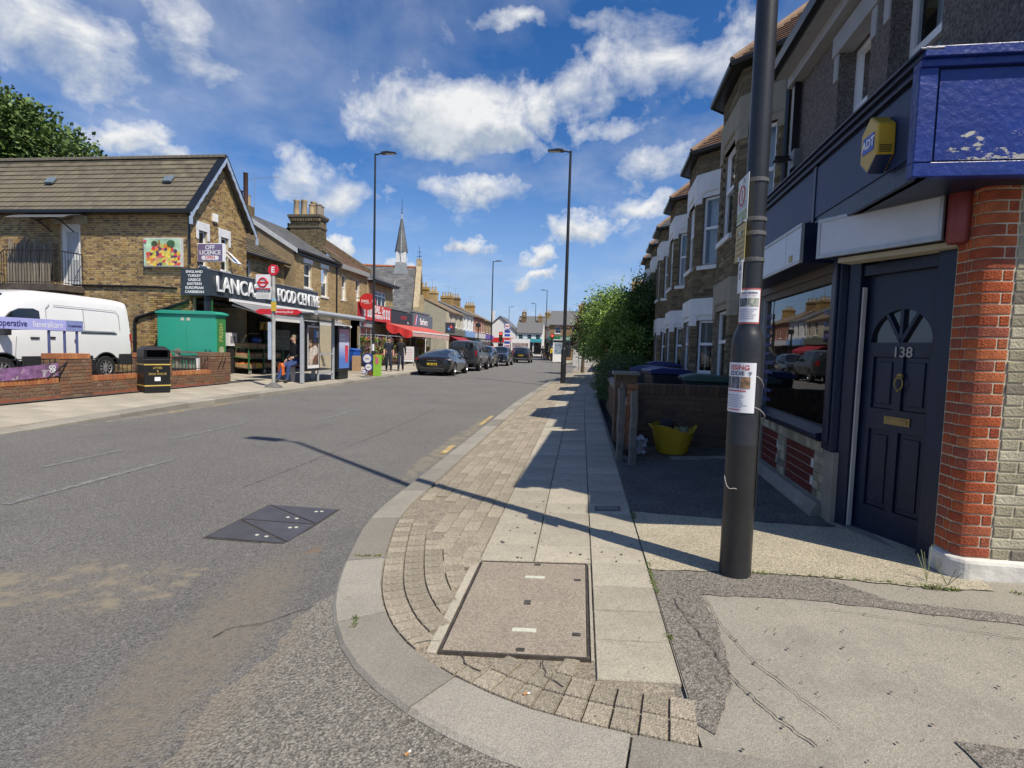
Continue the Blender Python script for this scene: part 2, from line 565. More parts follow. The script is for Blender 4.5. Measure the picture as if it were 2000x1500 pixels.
def bricks(parent, mat, T, L, H, holes=(), bl=0.215, bh=0.065, j=0.012, d=0.009, bond='flemish', rng=None, indiv=0, name='brick', key=None, wob=0.0, z0=0.0):
 """courses of separate bricks on the plane u (along), v (up); -n is outward.  T maps (u, n, v) into the parent's space."""
 out = []
 course = bh + j
 r = 0
 v = z0 + j / 2
 while v + bh * 0.6 <= H:
  h = min(bh, H - v)
  a, b = rng(v + h / 2) if rng else (0.0, L)
  if b - a > 0.05:
   u = a
   k = 0
   st, hd = bl, (bl - j) / 2
   if bond == 'flemish':
    seq = [st, hd]
    k = r % 2
    if r % 2:
     u0 = u - (hd + j) * 0.5 - (st - hd) / 2 * 0
    else:
     u0 = u - (st - hd) / 2 - 0.0
    u = u0 - (0.055 if r % 2 else 0)
   elif bond == 'stretcher':
    seq = [st]
    u = u - (0 if r % 2 else (st + j) / 2)
   elif bond == 'header':
    seq = [hd]
    u = u - (0 if r % 2 else (hd + j) / 2)
   elif bond == 'soldier':
    seq = [bl]
   while u < b:
    ln = seq[k % len(seq)]
    s0, s1 = max(u, a), min(u + ln, b)
    k += 1
    u += ln + j
    if s1 - s0 < 0.03:
     continue
    segs = [(s0, s1)]
    for (x0, x1, y0, y1) in holes:
     if v + h * 0.5 > y0 and v + h * 0.5 < y1:
      ns = []
      for (p, q) in segs:
       if q <= x0 or p >= x1:
        ns.append((p, q))
       else:
        if x0 - p > 0.03:
         ns.append((p, x0))
        if q - x1 > 0.03:
         ns.append((x1, q))
      segs = ns
    for (p, q) in segs:
     out.append((p, v, q - p, h))
  v += course
  r += 1
 if key:
  out.sort(key=key)
 objs = []
 for (u, v, l, h) in out[:indiv]:
  dd = round(d + random.uniform(-wob, wob) * 0.004, 3)
  o = ob(name, brick_mesh(l, h, dd, mat), parent)
  o.matrix_local = T @ Matrix.Translation((u, 0, v))
  objs.append(o)
 if len(out) > indiv:
  mb = MB()
  mb.T = T
  c = 0.003
  for (u, v, l, h) in out[indiv:]:
   dd = d + random.uniform(-wob, wob) * 0.004
   mb.add([(u, 0.02, v), (u + l, 0.02, v), (u + l, 0.02, v + h), (u, 0.02, v + h), (u + c, -dd, v + c), (u + l - c, -dd, v + c), (u + l - c, -dd, v + h - c), (u + c, -dd, v + h - c)],
                   [(0, 1, 5, 4), (1, 2, 6, 5), (2, 3, 7, 6), (3, 0, 4, 7), (4, 5, 6, 7)])
  mb.build(name + 's', mat, parent, kind='stuff' if indiv or len(out) > 40 else 'stuff')
 return objs
def TF(o, u, n, v):
 """(u, n, v) axes as columns"""
 m = Matrix((Vector(u), Vector(n), Vector(v))).transposed().to_4x4()
 m.translation = Vector(o)
 return m
def wall_holes(mb, T, L, H, th, holes, mi=0, z0=0.0):
 us = sorted({0.0, L, *[min(max(h[0], 0), L) for h in holes], *[min(max(h[1], 0), L) for h in holes]})
 vs = sorted({z0, H, *[min(max(h[2], z0), H) for h in holes], *[min(max(h[3], z0), H) for h in holes]})
 old = mb.T
 mb.T = T
 for i in range(len(us) - 1):
  run = None
  for k in range(len(vs) - 1):
   cu, cv = (us[i] + us[i + 1]) / 2, (vs[k] + vs[k + 1]) / 2
   solid = not any(h[0] < cu < h[1] and h[2] < cv < h[3] for h in holes)
   if solid:
    run = (run[0], vs[k + 1]) if run else (vs[k], vs[k + 1])
   if (not solid or k == len(vs) - 2) and run:
    mb.box(us[i], us[i + 1], 0, th, run[0], run[1], mi)
    run = None
 mb.T = old
 return mb
def sash(parent, T, x0, x1, z0, z1, deep=0.08, mid=0.5, fw=0.055, curtain=0.0, mat=None, gl=None, sill=True, cols=1, back=True, sillmat=None):
 """a window in an opening: frame, panes, sill; T as for bricks"""
 mat = mat or UPVC
 w = MB()
 w.T = T
 y0, y1 = deep, deep + 0.05
 w.box(x0, x0 + fw, y0, y1, z0, z1)
 w.box(x1 - fw, x1, y0, y1, z0, z1)
 w.box(x0 + fw, x1 - fw, y0, y1, z1 - fw, z1)
 w.box(x0 + fw, x1 - fw, y0, y1, z0, z0 + fw)
 bars = []
 if mid:
  zm = z0 + (z1 - z0) * mid
  w.box(x0 + fw, x1 - fw, y0 - 0.012, y1, zm - fw * 0.55, zm + fw * 0.55)
  bars.append(zm)
 for c in range(1, cols):
  xm = x0 + (x1 - x0) * c / cols
  w.box(xm - fw * 0.5, xm + fw * 0.5, y0 + 0.003, y1 - 0.003, z0 + fw, z1 - fw)
 win = w.build('window', mat, parent)
 zs = [z0 + fw] + bars + [z1 - fw]
 for a in range(len(zs) - 1):
  for c in range(cols):
   xa = x0 + (x1 - x0) * c / cols
   xb = x0 + (x1 - x0) * (c + 1) / cols
   p = MB()
   p.T = T
   p.quad((xa + fw * 0.6, y0 + 0.025, zs[a]), (xb - fw * 0.6, y0 + 0.025, zs[a]), (xb - fw * 0.6, y0 + 0.025, zs[a + 1]), (xa + fw * 0.6, y0 + 0.025, zs[a + 1]))
   p.build('pane', gl or GLASS, win)
 if back:
  b = MB()
  b.T = T
  if curtain:
   n = 14
   for s_ in (0, 1):
    xs = [x0 + fw + (x1 - x0 - 2 * fw) * curtain * i / n if not s_ else x1 - fw - (x1 - x0 - 2 * fw) * curtain * i / n for i in range(n + 1)]
    for i in range(n):
     ya, yb = y1 + 0.10 + 0.015 * (i % 2), y1 + 0.10 + 0.015 * ((i + 1) % 2)
     b.quad((xs[i], ya, z0), (xs[i + 1], yb, z0), (xs[i + 1], yb, z1), (xs[i], ya, z1))
   b.build('curtain', NET, win)
   b = MB()
   b.T = T
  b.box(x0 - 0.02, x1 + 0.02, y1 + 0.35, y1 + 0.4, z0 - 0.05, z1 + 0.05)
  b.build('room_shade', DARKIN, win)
 if sill:
  q = MB()
  q.T = T
  q.box(x0 - 0.06, x1 + 0.06, -0.06, deep, z0 - 0.09, z0 - 0.002)
  q.build('sill', sillmat or STONEW, win, bevel=0.006)
 return win
# ================================================================== GROUND, ROADS, PAVEMENTS
def lerp(pts, y):
 if y <= pts[0][0]:
  return pts[0][1]
 for (a, b), (c, d) in zip(pts, pts[1:]):
  if y <= c:
   return b + (d - b) * (y - a) / (c - a)
 return pts[-1][1]
KX = [(-5, -1.75), (14, -1.75), (23.5, -1.45), (28, -1.15), (36, -0.65), (43, -0.45), (46, -0.4)]
def kx(y):
 return lerp(KX, y)
def zr(x, y):
 return 0.10 + 0.05 * (x - kx(y))
def kt(y):
 return lerp([(7.0, 0.03), (11.0, 0.12), (99, 0.12)], y)
def zl(x, y):
 d = max(0, -8.8 - x)
 return min(0.12 + 0.03 * d, 0.28) - (0.12 - kt(y)) * max(0, 1 - d / 1.5)
ASPH = M('worn_asphalt', (0.165, 0.158, 0.147), 0.92, var=0.10, scale=0.5, agg=((170, 0.5), (70, 0.2)), bump=0.9, bscale=110)
MSTAIN(ASPH, [((0.10, 0.10, 0.102), 0.9, 0.55, 0.35, None, None), ((0.21, 0.2, 0.185), 1.7, 0.6, 0.3, None, None), ((0.20, 0.195, 0.18), 45.0, 0.60, 0.10, None, None), ((0.05, 0.05, 0.052), 38.0, 0.62, 0.10, None, None),
              ((0.25, 0.215, 0.16), 26.0, 0.46, 0.45, (-1.8, 2.4, 0.2), (0.55, 2.3)), ((0.23, 0.2, 0.15), 34.0, 0.64, 0.4, (-3.2, 2.6, 0.4), (2.0, 2.0)), ((0.28, 0.24, 0.175), 5.0, 0.70, 0.12, (-3.1, 2.9, 0.3), (2.0, 1.0)),
              ((0.26, 0.23, 0.17), 6.0, 0.60, 0.2, (-2.0, 8.5), (0.35, 7.0)), ((0.26, 0.16, 0.08), 9.0, 0.70, 0.2, (-1.9, 3.7), (0.2, 0.3)), ((0.27, 0.24, 0.18), 6.0, 0.6, 0.2, (-8.6, 11.0), (0.4, 6.0))])
SIDE = M('gravelly_side_road', (0.215, 0.20, 0.17), 0.92, var=0.08, scale=0.8, agg=((135, 0.5), (60, 0.18)), bump=1.0, bscale=85)
MSTAIN(SIDE, [((0.27, 0.225, 0.165), 20.0, 0.50, 0.5, (-1.45, 2.1, 0.1), (0.32, 1.5)), ((0.30, 0.29, 0.27), 55.0, 0.60, 0.08, None, None), ((0.075, 0.075, 0.075), 48.0, 0.62, 0.08, None, None), ((0.09, 0.09, 0.085), 30.0, 0.72, 0.1, None, None)])
BED = M('paving_bed', (0.25, 0.215, 0.165), 0.95, var=0.2, scale=8, bump=0.5, bscale=100, agg=((110, 0.4),))
SLAB = M('concrete_paving_slab', (0.36, 0.325, 0.255), 0.9, var=0.12, scale=2.5, agg=((170, 0.22),), bump=0.25, bscale=160, island=0.13)
MSTAIN(SLAB, [((0.17, 0.155, 0.13), 2.2, 0.66, 0.25, None, None), ((0.06, 0.055, 0.05), 22.0, 0.74, 0.03, None, None)])
BLOCK = M('exposed_aggregate_block', (0.33, 0.285, 0.215), 0.92, var=0.10, scale=3, agg=((120, 0.27),), bump=0.7, bscale=120, island=0.16)
MSTAIN(BLOCK, [((0.17, 0.145, 0.115), 2.6, 0.63, 0.2, None, None)])
KERB = M('granite_kerb', (0.27, 0.25, 0.21), 0.88, var=0.12, scale=2, agg=((200, 0.2),), bump=0.35, bscale=140, island=0.22)
MSTAIN(KERB, [((0.19, 0.165, 0.125), 5.0, 0.62, 0.2, None, None)])
FORE = M('worn_concrete_pavement', (0.285, 0.262, 0.215), 0.92, var=0.12, scale=1.2, agg=((150, 0.17),), bump=0.35, bscale=150)
MSTAIN(FORE, [((0.165, 0.155, 0.135), 1.3, 0.56, 0.25, None, None), ((0.48, 0.465, 0.42), 2.3, 0.68, 0.14, None, None), ((0.035, 0.033, 0.03), 14.0, 0.765, 0.01, None, None)])
TARM = M('dark_tarmac_patch', (0.215, 0.195, 0.165), 0.95, var=0.15, scale=2, agg=((110, 0.5),), bump=0.8, bscale=130)
APRON = M('light_gravel_concrete', (0.40, 0.355, 0.26), 0.93, var=0.12, scale=3, agg=((110, 0.3),), bump=0.7, bscale=110)
DARKT = M('fresh_tarmac', (0.10, 0.097, 0.09), 0.95, var=0.25, scale=3, agg=((110, 0.6),), bump=0.9, bscale=110)
EARTH = M('bare_earth', (0.10, 0.085, 0.065), 0.97, var=0.35, scale=5, speck=0.3, sscale=60, bump=1.0, bscale=30)
g = MB()
g.quad((-900, -900, -0.06), (900, -900, -0.06), (900, 1500, -0.06), (-900, 1500, -0.06))
g.build('ground', M('far_ground', (0.12, 0.12, 0.11), 0.95, var=0.3, scale=0.05), kind='structure')
g = MB()
g.add([(-60, -30, 0), (-1.75, -30, 0), (-1.75, 60, 0), (-60, 60, 0), (40, 60, 0), (40, 46, 0), (-1.75, 46, 0), (40, 170, 0), (-60, 170, 0)], [(0, 1, 6, 2, 3), (6, 5, 4, 2), (3, 2, 4, 7, 8)])
for a, b in zip(range(14, 46, 2), range(16, 48, 2)):
 g.quad((-1.75, a, 0), (kx(a) + 0.05, a, 0), (kx(b) + 0.05, b, 0), (-1.75, b, 0))
g.build('road', ASPH, kind='structure')
g = MB()
def sm(t):
 t = min(max(t, 0), 1)
 return t * t * (3 - 2 * t)
def zs(x, y):
 return (0.1575 + 0.05 * max(x, -1.75)) * sm((x + 2.35) / 0.9) * sm((5.2 - y) / 2.2) + 0.003
yy = [-6 + 0.4 * i for i in range(19)] + [1.4 + 0.1 * i for i in range(39)]
xx = [-2.4 + 0.1 * i for i in range(16)]
for a, b in zip(yy, yy[1:]):
 for c, d in zip(xx, xx[1:]):
  g.quad((c, a, zs(c, a)), (d, a, zs(d, a)), (d, b, zs(d, b)), (c, b, zs(c, b)))
g.build('road_shoulder', ASPH, kind='structure')
g = MB()
def xbd(y):
 return lerp([(-6, -1.3), (1.0, -1.36), (1.65, -1.40), (2.1, -1.42), (2.5, -1.42), (3.0, -1.42)], y) + 0.03 * math.sin(y * 9) + 0.015 * math.sin(y * 31)
yy = [-6 + 0.5 * i for i in range(13)] + [0.5 + 0.05 * i for i in range(50)]
uu = [0, 0.15, 0.3, 0.5, 0.8, 1.2, 2, 4, 8, 15]
for a, b in zip(yy, yy[1:]):
 for c, d in zip(uu, uu[1:]):
  P = [(xbd(a) + c, a), (xbd(a) + d, a), (xbd(b) + d, b), (xbd(b) + c, b)]
  g.quad(*[(x, y, zs(x, y) + 0.005) for x, y in P])
g.build('side_road', SIDE, kind='structure')
# painted markings on the carriageway, worn thin
LINE = M('worn_white_line', (0.165, 0.164, 0.16), 0.85, var=0.35, scale=9, speck=0.5, sscale=60)
YEL = M('worn_yellow_line', (0.40, 0.30, 0.13), 0.85, var=0.4, scale=9, speck=0.5, sscale=60)
def marking(name, pts, mat):
 b = MB()
 for (x0, x1, y0, y1) in pts:
  b.quad((x0, y0, 0.005), (x1, y0, 0.005), (x1, y1, 0.005), (x0, y1, 0.005))
 b.build(name, mat, kind='structure')
marking('centre_line', [(-5.22, -5.12, y, y + 2.0) for y in (4.2, 10.0, 16, 22, 28, 34, 40, 46, 52)], LINE)
marking('bus_bay_line', [(-6.28, -6.2, 5.5, 6.6), (-6.28, -6.2, 7.5, 9.4), (-6.0, -5.95, 17, 23), (-6.9, -6.8, 12, 13.2)], LINE)
marking('parking_line', [(-8.6, -8.5, 24.6, 25.6), (-6.45, -6.36, 31.9, 33), (-6.4, -6.3, 50, 56)], LINE)
marking('yellow_edge_line', [(-1.98, -1.9, 4.5, 4.75), (-1.99, -1.9, 7.5, 8.2), (-2.0, -1.92, 10.5, 12), (-8.55, -8.47, 10.2, 10.6), (-8.57, -8.5, 11.6, 12.2)], YEL)
# right-hand pavement: bed, slabs, blocks, kerb stones
ARC = [(-1.75, 4.6), (-1.70, 4.1), (-1.60, 3.65), (-1.48, 3.2), (-1.32, 2.75), (-1.08, 2.34), (-0.77, 2.03), (-0.40, 1.80), (-0.05, 1.67), (0.5, 1.56), (1.3, 1.48), (2.4, 1.42), (3.6, 1.37), (5.0, 1.3)]
def catmull(P, n=6):
 out = []
 for i in range(len(P) - 1):
  p0, p1, p2, p3 = P[max(i - 1, 0)], P[i], P[i + 1], P[min(i + 2, len(P) - 1)]
  for k in range(n):
   t = k / n
   out.append(tuple(0.5 * (2 * p1[a] + (p2[a] - p0[a]) * t + (2 * p0[a] - 5 * p1[a] + 4 * p2[a] - p3[a]) * t * t + (3 * p1[a] - p0[a] - 3 * p2[a] + p3[a]) * t ** 3) for a in (0, 1)))
 return out + [P[-1]]
KP = [(kx(y), y) for y in [45.6 - 0.5 * i for i in range(82)]] + catmull(ARC)
# resample
_s = [0.0]
for a, b in zip(KP, KP[1:]):
 _s.append(_s[-1] + math.dist(a, b))
def kp(s, off=0.0):
 s = min(max(s, 0), _s[-1] - 1e-4)
 for i in range(len(_s) - 1):
  if _s[i + 1] >= s:
   t = (s - _s[i]) / (_s[i + 1] - _s[i])
   a, b = KP[i], KP[i + 1]
   dx, dy = b[0] - a[0], b[1] - a[1]
   # blend direction for a smooth offset
   if i + 2 < len(KP):
    c = KP[i + 2]
    ex, ey = c[0] - b[0], c[1] - b[1]
    dx, dy = dx * (1 - t) + ex * t, dy * (1 - t) + ey * t
   L = math.hypot(dx, dy)
   return (a[0] + (b[0] - a[0]) * t - dy / L * off, a[1] + (b[1] - a[1]) * t + dx / L * off)
def kdist(x, y):
 return min(math.hypot(x - p[0], y - p[1]) for p in KP)
pave = MB()
N = 150
pa = [kp(_s[-1] * i / N, 0.2) for i in range(N + 1)]
for a, b in zip(pa, pa[1:]):
 if a[1] > 3.4:
  xr = 0.5 + kx(a[1]) + 1.75
  xr2 = 0.5 + kx(b[1]) + 1.75
  pave.quad((a[0], a[1], zr(*a) - 0.015), (xr, a[1], zr(xr, a[1]) - 0.015), (xr2, b[1], zr(xr2, b[1]) - 0.015), (b[0], b[1], zr(*b) - 0.015))
cor = [p for p in pa if p[1] <= 3.5 and p[0] < 0.55]
cx = [(0.5, 3.5)] + [p for p in cor]
pave.add([(x, y, zr(x, 3) - 0.015) for x, y in cx], [tuple(range(len(cx)))])
PAVE = pave.build('pavement', BED, kind='structure')
def slanted(mb, poly, zf, th=0.05, lift=0.0):
 n = len(poly)
 c = (sum(p[0] for p in poly) / n, sum(p[1] for p in poly) / n)
 ins = [(c[0] + (p[0] - c[0]) * 0.985, c[1] + (p[1] - c[1]) * 0.985) for p in poly]
 vs = [(p[0], p[1], zf(*p) - th) for p in poly] + [(p[0], p[1], zf(*p) - 0.005 + lift) for p in poly] + [(p[0], p[1], zf(*p) + lift) for p in ins]
 fs = [(i, (i + 1) % n, n + (i + 1) % n, n + i) for i in range(n)] + [(n + i, n + (i + 1) % n, 2 * n + (i + 1) % n, 2 * n + i) for i in range(n)] + [tuple(range(2 * n, 3 * n))]
 mb.add(vs, fs)
def pieces(parent, name, polys, mat, zf, indiv, jit=0.002):
 """polys sorted nearest first: the first ones are objects of their own"""
 polys = sorted(polys, key=lambda P: sum(p[1] for p in P) / len(P))
 for P in polys[:indiv]:
  b = MB()
  c = (sum(p[0] for p in P) / len(P), sum(p[1] for p in P) / len(P))
  slanted(b, [(p[0] - c[0], p[1] - c[1]) for p in P], lambda x, y: zf(x + c[0], y + c[1]) - zf(*c), lift=random.uniform(-jit, jit))
  b.build(name, mat, parent, (c[0], c[1], zf(*c)))
 if len(polys) > indiv:
  b = MB()
  for P in polys[indiv:]:
   slanted(b, P, zf, lift=random.uniform(-jit, jit))
  b.build(name + 's', mat, parent, kind='stuff')
J = 0.007
slabs = []
rows = [2.19, 2.50, 2.79, 3.08, 3.42]
while rows[-1] < 36:
 rows.append(rows[-1] + random.choice((0.27, 0.30, 0.44, 0.30, 0.44, 0.45)))
cols = [(-0.62, -0.26), (-0.26, 0.11), (0.11, 0.46)]
for ci, (xa, xb) in enumerate(cols):
 for y0, y1 in zip(rows, rows[1:]):
  if y1 <= 3.43 and ci < 2:
   continue
  o0, o1 = kx(y0) + 1.75, kx(y1) + 1.75
  slabs.append([(xa + o0 + J / 2, y0 + J / 2), (xb + o0 - J / 2, y0 + J / 2), (xb + o1 - J / 2, y1 - J / 2), (xa + o1 + J / 2, y1 - J / 2)])
pieces(PAVE, 'paving_slab', slabs, SLAB, zr, 150)
blocks = []
nb = 7
bw = (1.45 - 0.62) / nb
for i in range(nb):
 y = 3.06 + (0.12 if i % 2 else 0.0) + random.uniform(-0.03, 0.03)
 while y < 36:
  ln = random.choice((0.235, 0.25, 0.26))
  x0, x1 = -1.45 + i * bw, -1.45 + (i + 1) * bw
  o0, o1 = kx(y) + 1.75, kx(y + ln) + 1.75
  P = [(x0 + o0 + J / 2, y + J / 2), (x1 + o0 - J / 2, y + J / 2), (x1 + o1 - J / 2, y + ln - J / 2), (x0 + o1 + J / 2, y + ln - J / 2)]
  y += ln
  if y < 5 and min(kdist(*p) for p in P) < 0.55:
   continue
  if P[0][1] < 3.1 and x1 > -0.66:
   continue
  blocks.append(P)
# rows that follow the corner
sA = next(_s[i] for i in range(len(KP)) if KP[i][1] < 4.2)
for k in range(5):
 o0, o1 = 0.268 + k * 0.128, 0.268 + (k + 1) * 0.128
 s = sA + 0.11 * (k % 2)
 while s < _s[-1] - 3.0:
  ln = 0.112
  P = [kp(s + 0.006, o0 + 0.004), kp(s + ln - 0.006, o0 + 0.004), kp(s + ln - 0.006, o1 - 0.004), kp(s + 0.006, o1 - 0.004)]
  s += ln
  m = (sum(p[0] for p in P) / 4, sum(p[1] for p in P) / 4)
  if m[0] > 0.46 or (m[1] > 3.9 and k > 1) or (-0.64 < m[0] < 0.12 and m[1] > 2.28) or (m[0] > 0.02 and m[1] > 2.16):
   continue
  if k > 1 and m[0] < -0.7 and kdist(*m) < 0.295 + k * 0.128:
   continue
  blocks.append(P)
pieces(PAVE, 'paving_block', blocks, BLOCK, zr, 290)
s = 0.0
stones = []
while s < _s[-1] - 0.2:
 ln = 0.92 if s < sA else 0.86
 stones.append((s + 0.005, min(s + ln, _s[-1]) - 0.005))
 s += ln
for (a, b) in stones:
 k = MB()
 n = 4
 vs = []
 for i in range(n + 1):
  t = a + (b - a) * i / n
  o_, i_ = kp(t, 0.0), kp(t, 0.26)
  zo, zi = zr(*o_), zr(*i_)
  oc = kp(t, 0.018)
  vs += [(o_[0], o_[1], zo - 0.16), (o_[0], o_[1], zo - 0.018), (oc[0], oc[1], zo), (i_[0], i_[1], zi), (i_[0], i_[1], zi - 0.16)]
 fs = []
 for i in range(n):
  for q in range(4):
   fs.append((i * 5 + q, (i + 1) * 5 + q, (i + 1) * 5 + q + 1, i * 5 + q + 1))
 fs += [(0, 1, 2, 3, 4), tuple(n * 5 + q for q in (4, 3, 2, 1, 0))]
 k.add(vs, fs)
 k.build('kerb_stone', KERB, PAVE)
def sheet(name, poly, mat, dz, kind='structure'):
 b = MB()
 fine = []
 for p, q in zip(poly, poly[1:] + poly[:1]):       # ragged hand-laid edges
  n = max(1, int(math.dist(p, q) / 0.05)) if max(p[0], q[0]) < 3.5 else 1
  jag = 0.0 if abs(p[0] - q[0]) < 0.01 and p[0] < 0.5 else 0.009
  fine += [(p[0] + (q[0] - p[0]) * i / n + random.uniform(-jag, jag) * (i > 0), p[1] + (q[1] - p[1]) * i / n + random.uniform(-jag, jag) * (i > 0)) for i in range(n)]
 poly = fine
 b.add([(x, y, zr(x, y) + dz) for x, y in poly], [tuple(range(len(poly)))])
 return b.build(name, mat, kind=kind)
pf = [kp(_s[-1] * i / 400, 0.25) for i in range(401)]
edge = [p for p in pf if p[0] > 0.44 and p[1] < 2.4]
sheet('shop_forecourt', [(0.462, 7.0), (0.462, edge[0][1])] + edge + [(6, 3.3), (6, 7)], FORE, -0.006)
sheet('tarmac_strip', [(0.465, 3.33), (0.468, 1.95), (0.52, 1.9), (0.66, 2.2), (0.72, 2.7), (0.70, 3.02), (1.25, 3.0), (1.62, 2.93), (2.3, 2.78), (3.2, 2.66), (3.2, 2.72), (2.3, 2.9), (1.7, 3.02), (1.46, 3.3), (1.15, 3.33)], TARM, -0.002)
sheet('gravel_apron', [(0.465, 3.34), (1.0, 3.34), (1.42, 3.315), (2.0, 3.2), (2.3, 3.19), (2.5, 4.05), (1.8, 4.25), (1.0, 4.42), (0.465, 4.55)], APRON, 0.001)
sheet('fresh_tarmac_yard', [(0.465, 4.551), (1.0, 4.421), (1.8, 4.251), (2.12, 4.3), (2.3, 6.7), (0.465, 6.72)], DARKT, 0.002)
sheet('dark_patch', [(1.32, 1.95), (1.75, 1.9), (1.9, 1.7), (1.35, 1.72)], TARM, 0.0)
# ------------------------------------------------------------------ chamber cover in the pavement
LID = M('concrete_filled_lid', (0.30, 0.255, 0.20), 0.9, var=0.08, scale=4, agg=((140, 0.27),), bump=0.5, bscale=150)
STEEL = M('rusty_dark_steel', (0.10, 0.085, 0.07), 0.6, metal=0.5, var=0.4, scale=20)
PLATE = M('pale_plastic_plate', (0.55, 0.55, 0.45), 0.5, var=0.15, scale=30)
cov = thing('chamber_cover', 'large double chamber cover filled with pinkish concrete in the pavement', 'manhole cover', (-0.26, 2.86, zr(-0.26, 2.86)))
def zc(x, y):
 return 0.05 * x
b = MB()
W2, L2 = 0.345, 0.535
for (x0, x1, y0, y1) in ((-W2, W2, -L2, -L2 + 0.012), (-W2, W2, L2 - 0.007, L2), (-W2, -W2 + 0.01, -L2 + 0.012, L2 - 0.007), (W2 - 0.01, W2, -L2 + 0.012, L2 - 0.007)):
 slanted(b, [(x0, y0), (x1, y0), (x1, y1), (x0, y1)], zc, lift=0.003)
b.build('frame', STEEL, cov)
for (x0, x1) in ((-0.40, -0.352), (0.352, 0.365)):
 b = MB()
 slanted(b, [(x0, -L2), (x1, -L2), (x1, L2), (x0, L2)], zc, lift=0.0)
 b.build('mortar_edge', SLAB, cov)
for (y0, y1) in ((-L2 + 0.015, -0.032), (-0.028, L2 - 0.01)):
 b = MB()
 slanted(b, [(-W2 + 0.013, y0), (W2 - 0.013, y0), (W2 - 0.013, y1), (-W2 + 0.013, y1)], zc, lift=0.002)
 lid = b.build('lid', LID, cov)
 b = MB()
 ym = y0 + (y1 - y0) * (0.6 if y0 > -0.1 else 0.42)
 slanted(b, [(-0.03, ym - 0.016), (0.09, ym - 0.016), (0.09, ym + 0.016), (-0.03, ym + 0.016)], zc, th=0.004, lift=0.005)
 b.build('label_plate', PLATE, lid)
 for (kx_, ky_) in ((0.03, y0 + 0.03 if y0 < -0.1 else y1 - 0.03), (W2 - 0.06, ym - 0.02)):
  b = MB()
  slanted(b, [(kx_ - 0.02, ky_ - 0.015), (kx_ + 0.02, ky_ - 0.015), (kx_ + 0.02, ky_ + 0.015), (kx_ - 0.02, ky_ + 0.015)], zc, th=0.004, lift=0.004)
  b.build('keyhole', STEEL, lid)
b = MB()
slanted(b, [(-0.0, -0.05), (0.035, -0.05), (0.035, 0.0), (-0.0, 0.0)], zc, th=0.004, lift=0.0045)
b.build('centre_plug', STEEL, cov)
hyd = thing('valve_cover', 'small grey valve cover set in a paving slab at the shadow edge', 'manhole cover', (0.27, 4.62, zr(0.27, 4.62)))
b = MB()
slanted(b, [(-0.11, -0.07), (0.11, -0.07), (0.11, 0.07), (-0.11, 0.07)], zc, lift=0.004)
b.build('frame', STEEL, hyd)
b = MB()
slanted(b, [(-0.09, -0.05), (0.09, -0.05), (0.09, 0.05), (-0.09, 0.05)], zc, lift=0.007)
b.build('lid', M('grey_iron', (0.12, 0.12, 0.125), 0.5, metal=0.4, speck=0.3, sscale=80), hyd)
# cracks, gum and grit
CRK = M('dirt_in_crack', (0.05, 0.043, 0.035), 0.97, var=0.4, scale=20)
def crack(pts, w, zf, name='surface_crack'):
 P = []
 for p, q in zip(pts, pts[1:]):
  n = max(2, int(math.dist(p, q) / 0.025))
  P += [(p[0] + (q[0] - p[0]) * i / n + random.uniform(-0.006, 0.006), p[1] + (q[1] - p[1]) * i / n + random.uniform(-0.006, 0.006)) for i in range(n)]
 b = MB()
 ws = [w * random.uniform(0.35, 1.2) for _ in P]
 for i in range(len(P) - 1):
  (a, c), (d, e) = P[i], P[i + 1]
  L = math.dist(P[i], P[i + 1]) + 1e-6
  nx, ny = -(e - c) / L, (d - a) / L
  b.quad((a - nx * ws[i], c - ny * ws[i], zf(a, c) + 0.004), (d - nx * ws[i + 1], e - ny * ws[i + 1], zf(d, e) + 0.004), (d + nx * ws[i + 1], e + ny * ws[i + 1], zf(d, e) + 0.004), (a + nx * ws[i], c + ny * ws[i], zf(a, c) + 0.004))
 b.build(name, CRK, kind='structure')
crack([(0.55, 2.95), (0.57, 2.75), (0.63, 2.5), (0.67, 2.25), (0.74, 2.05), (0.86, 1.85)], 0.0028, zr)
crack([(0.72, 3.02), (0.73, 2.7), (0.80, 2.35), (0.98, 1.95)], 0.002, zr)
crack([(1.3, 2.9), (1.9, 2.72), (2.6, 2.5)], 0.0018, zr)
crack([(-0.5, 2.31), (-0.46, 2.24), (-0.36, 2.18)], 0.004, zr)
crack([(-0.12, 2.3), (-0.1, 2.18), (0.0, 2.1)], 0.003, zr)
crack([(-0.62, 2.42), (-0.70, 2.40), (-0.76, 2.36)], 0.003, zr)
zero = lambda x, y: zs(x, y) + 0.004 if x > -2.4 and y < 5.2 else 0.001
crack([(-1.42, 2.75), (-1.6, 2.55), (-1.75, 2.52), (-1.82, 2.4)], 0.003, zero)
crack([(-3.5, 5.2), (-3.4, 9.0), (-3.55, 13.0)], 0.004, zero)
b = MB()
for _ in range(150):
 x, y = random.uniform(-0.6, 0.45), 3.45 + 9 * random.random() ** 1.6
 if random.random() < 0.35:
  x, y = random.uniform(0.5, 2.0), random.uniform(1.75, 3.2)
 r_ = random.uniform(0.003, 0.008) if x > 0.47 else random.uniform(0.004, 0.012)
 b.add([(x + r_ * math.cos(2 * PI * i / 7) * random.uniform(0.7, 1.2), y + r_ * math.sin(2 * PI * i / 7), zr(x, y) + 0.0045 + 0.05 * r_ * math.cos(2 * PI * i / 7)) for i in range(7)], [tuple(range(7))])
tag(b.build('gum_spots', M('trodden_gum', (0.10, 0.09, 0.08), 0.8, var=0.3), kind='stuff'), 'dark trodden gum spots on the paving', 'gum')
b = MB()
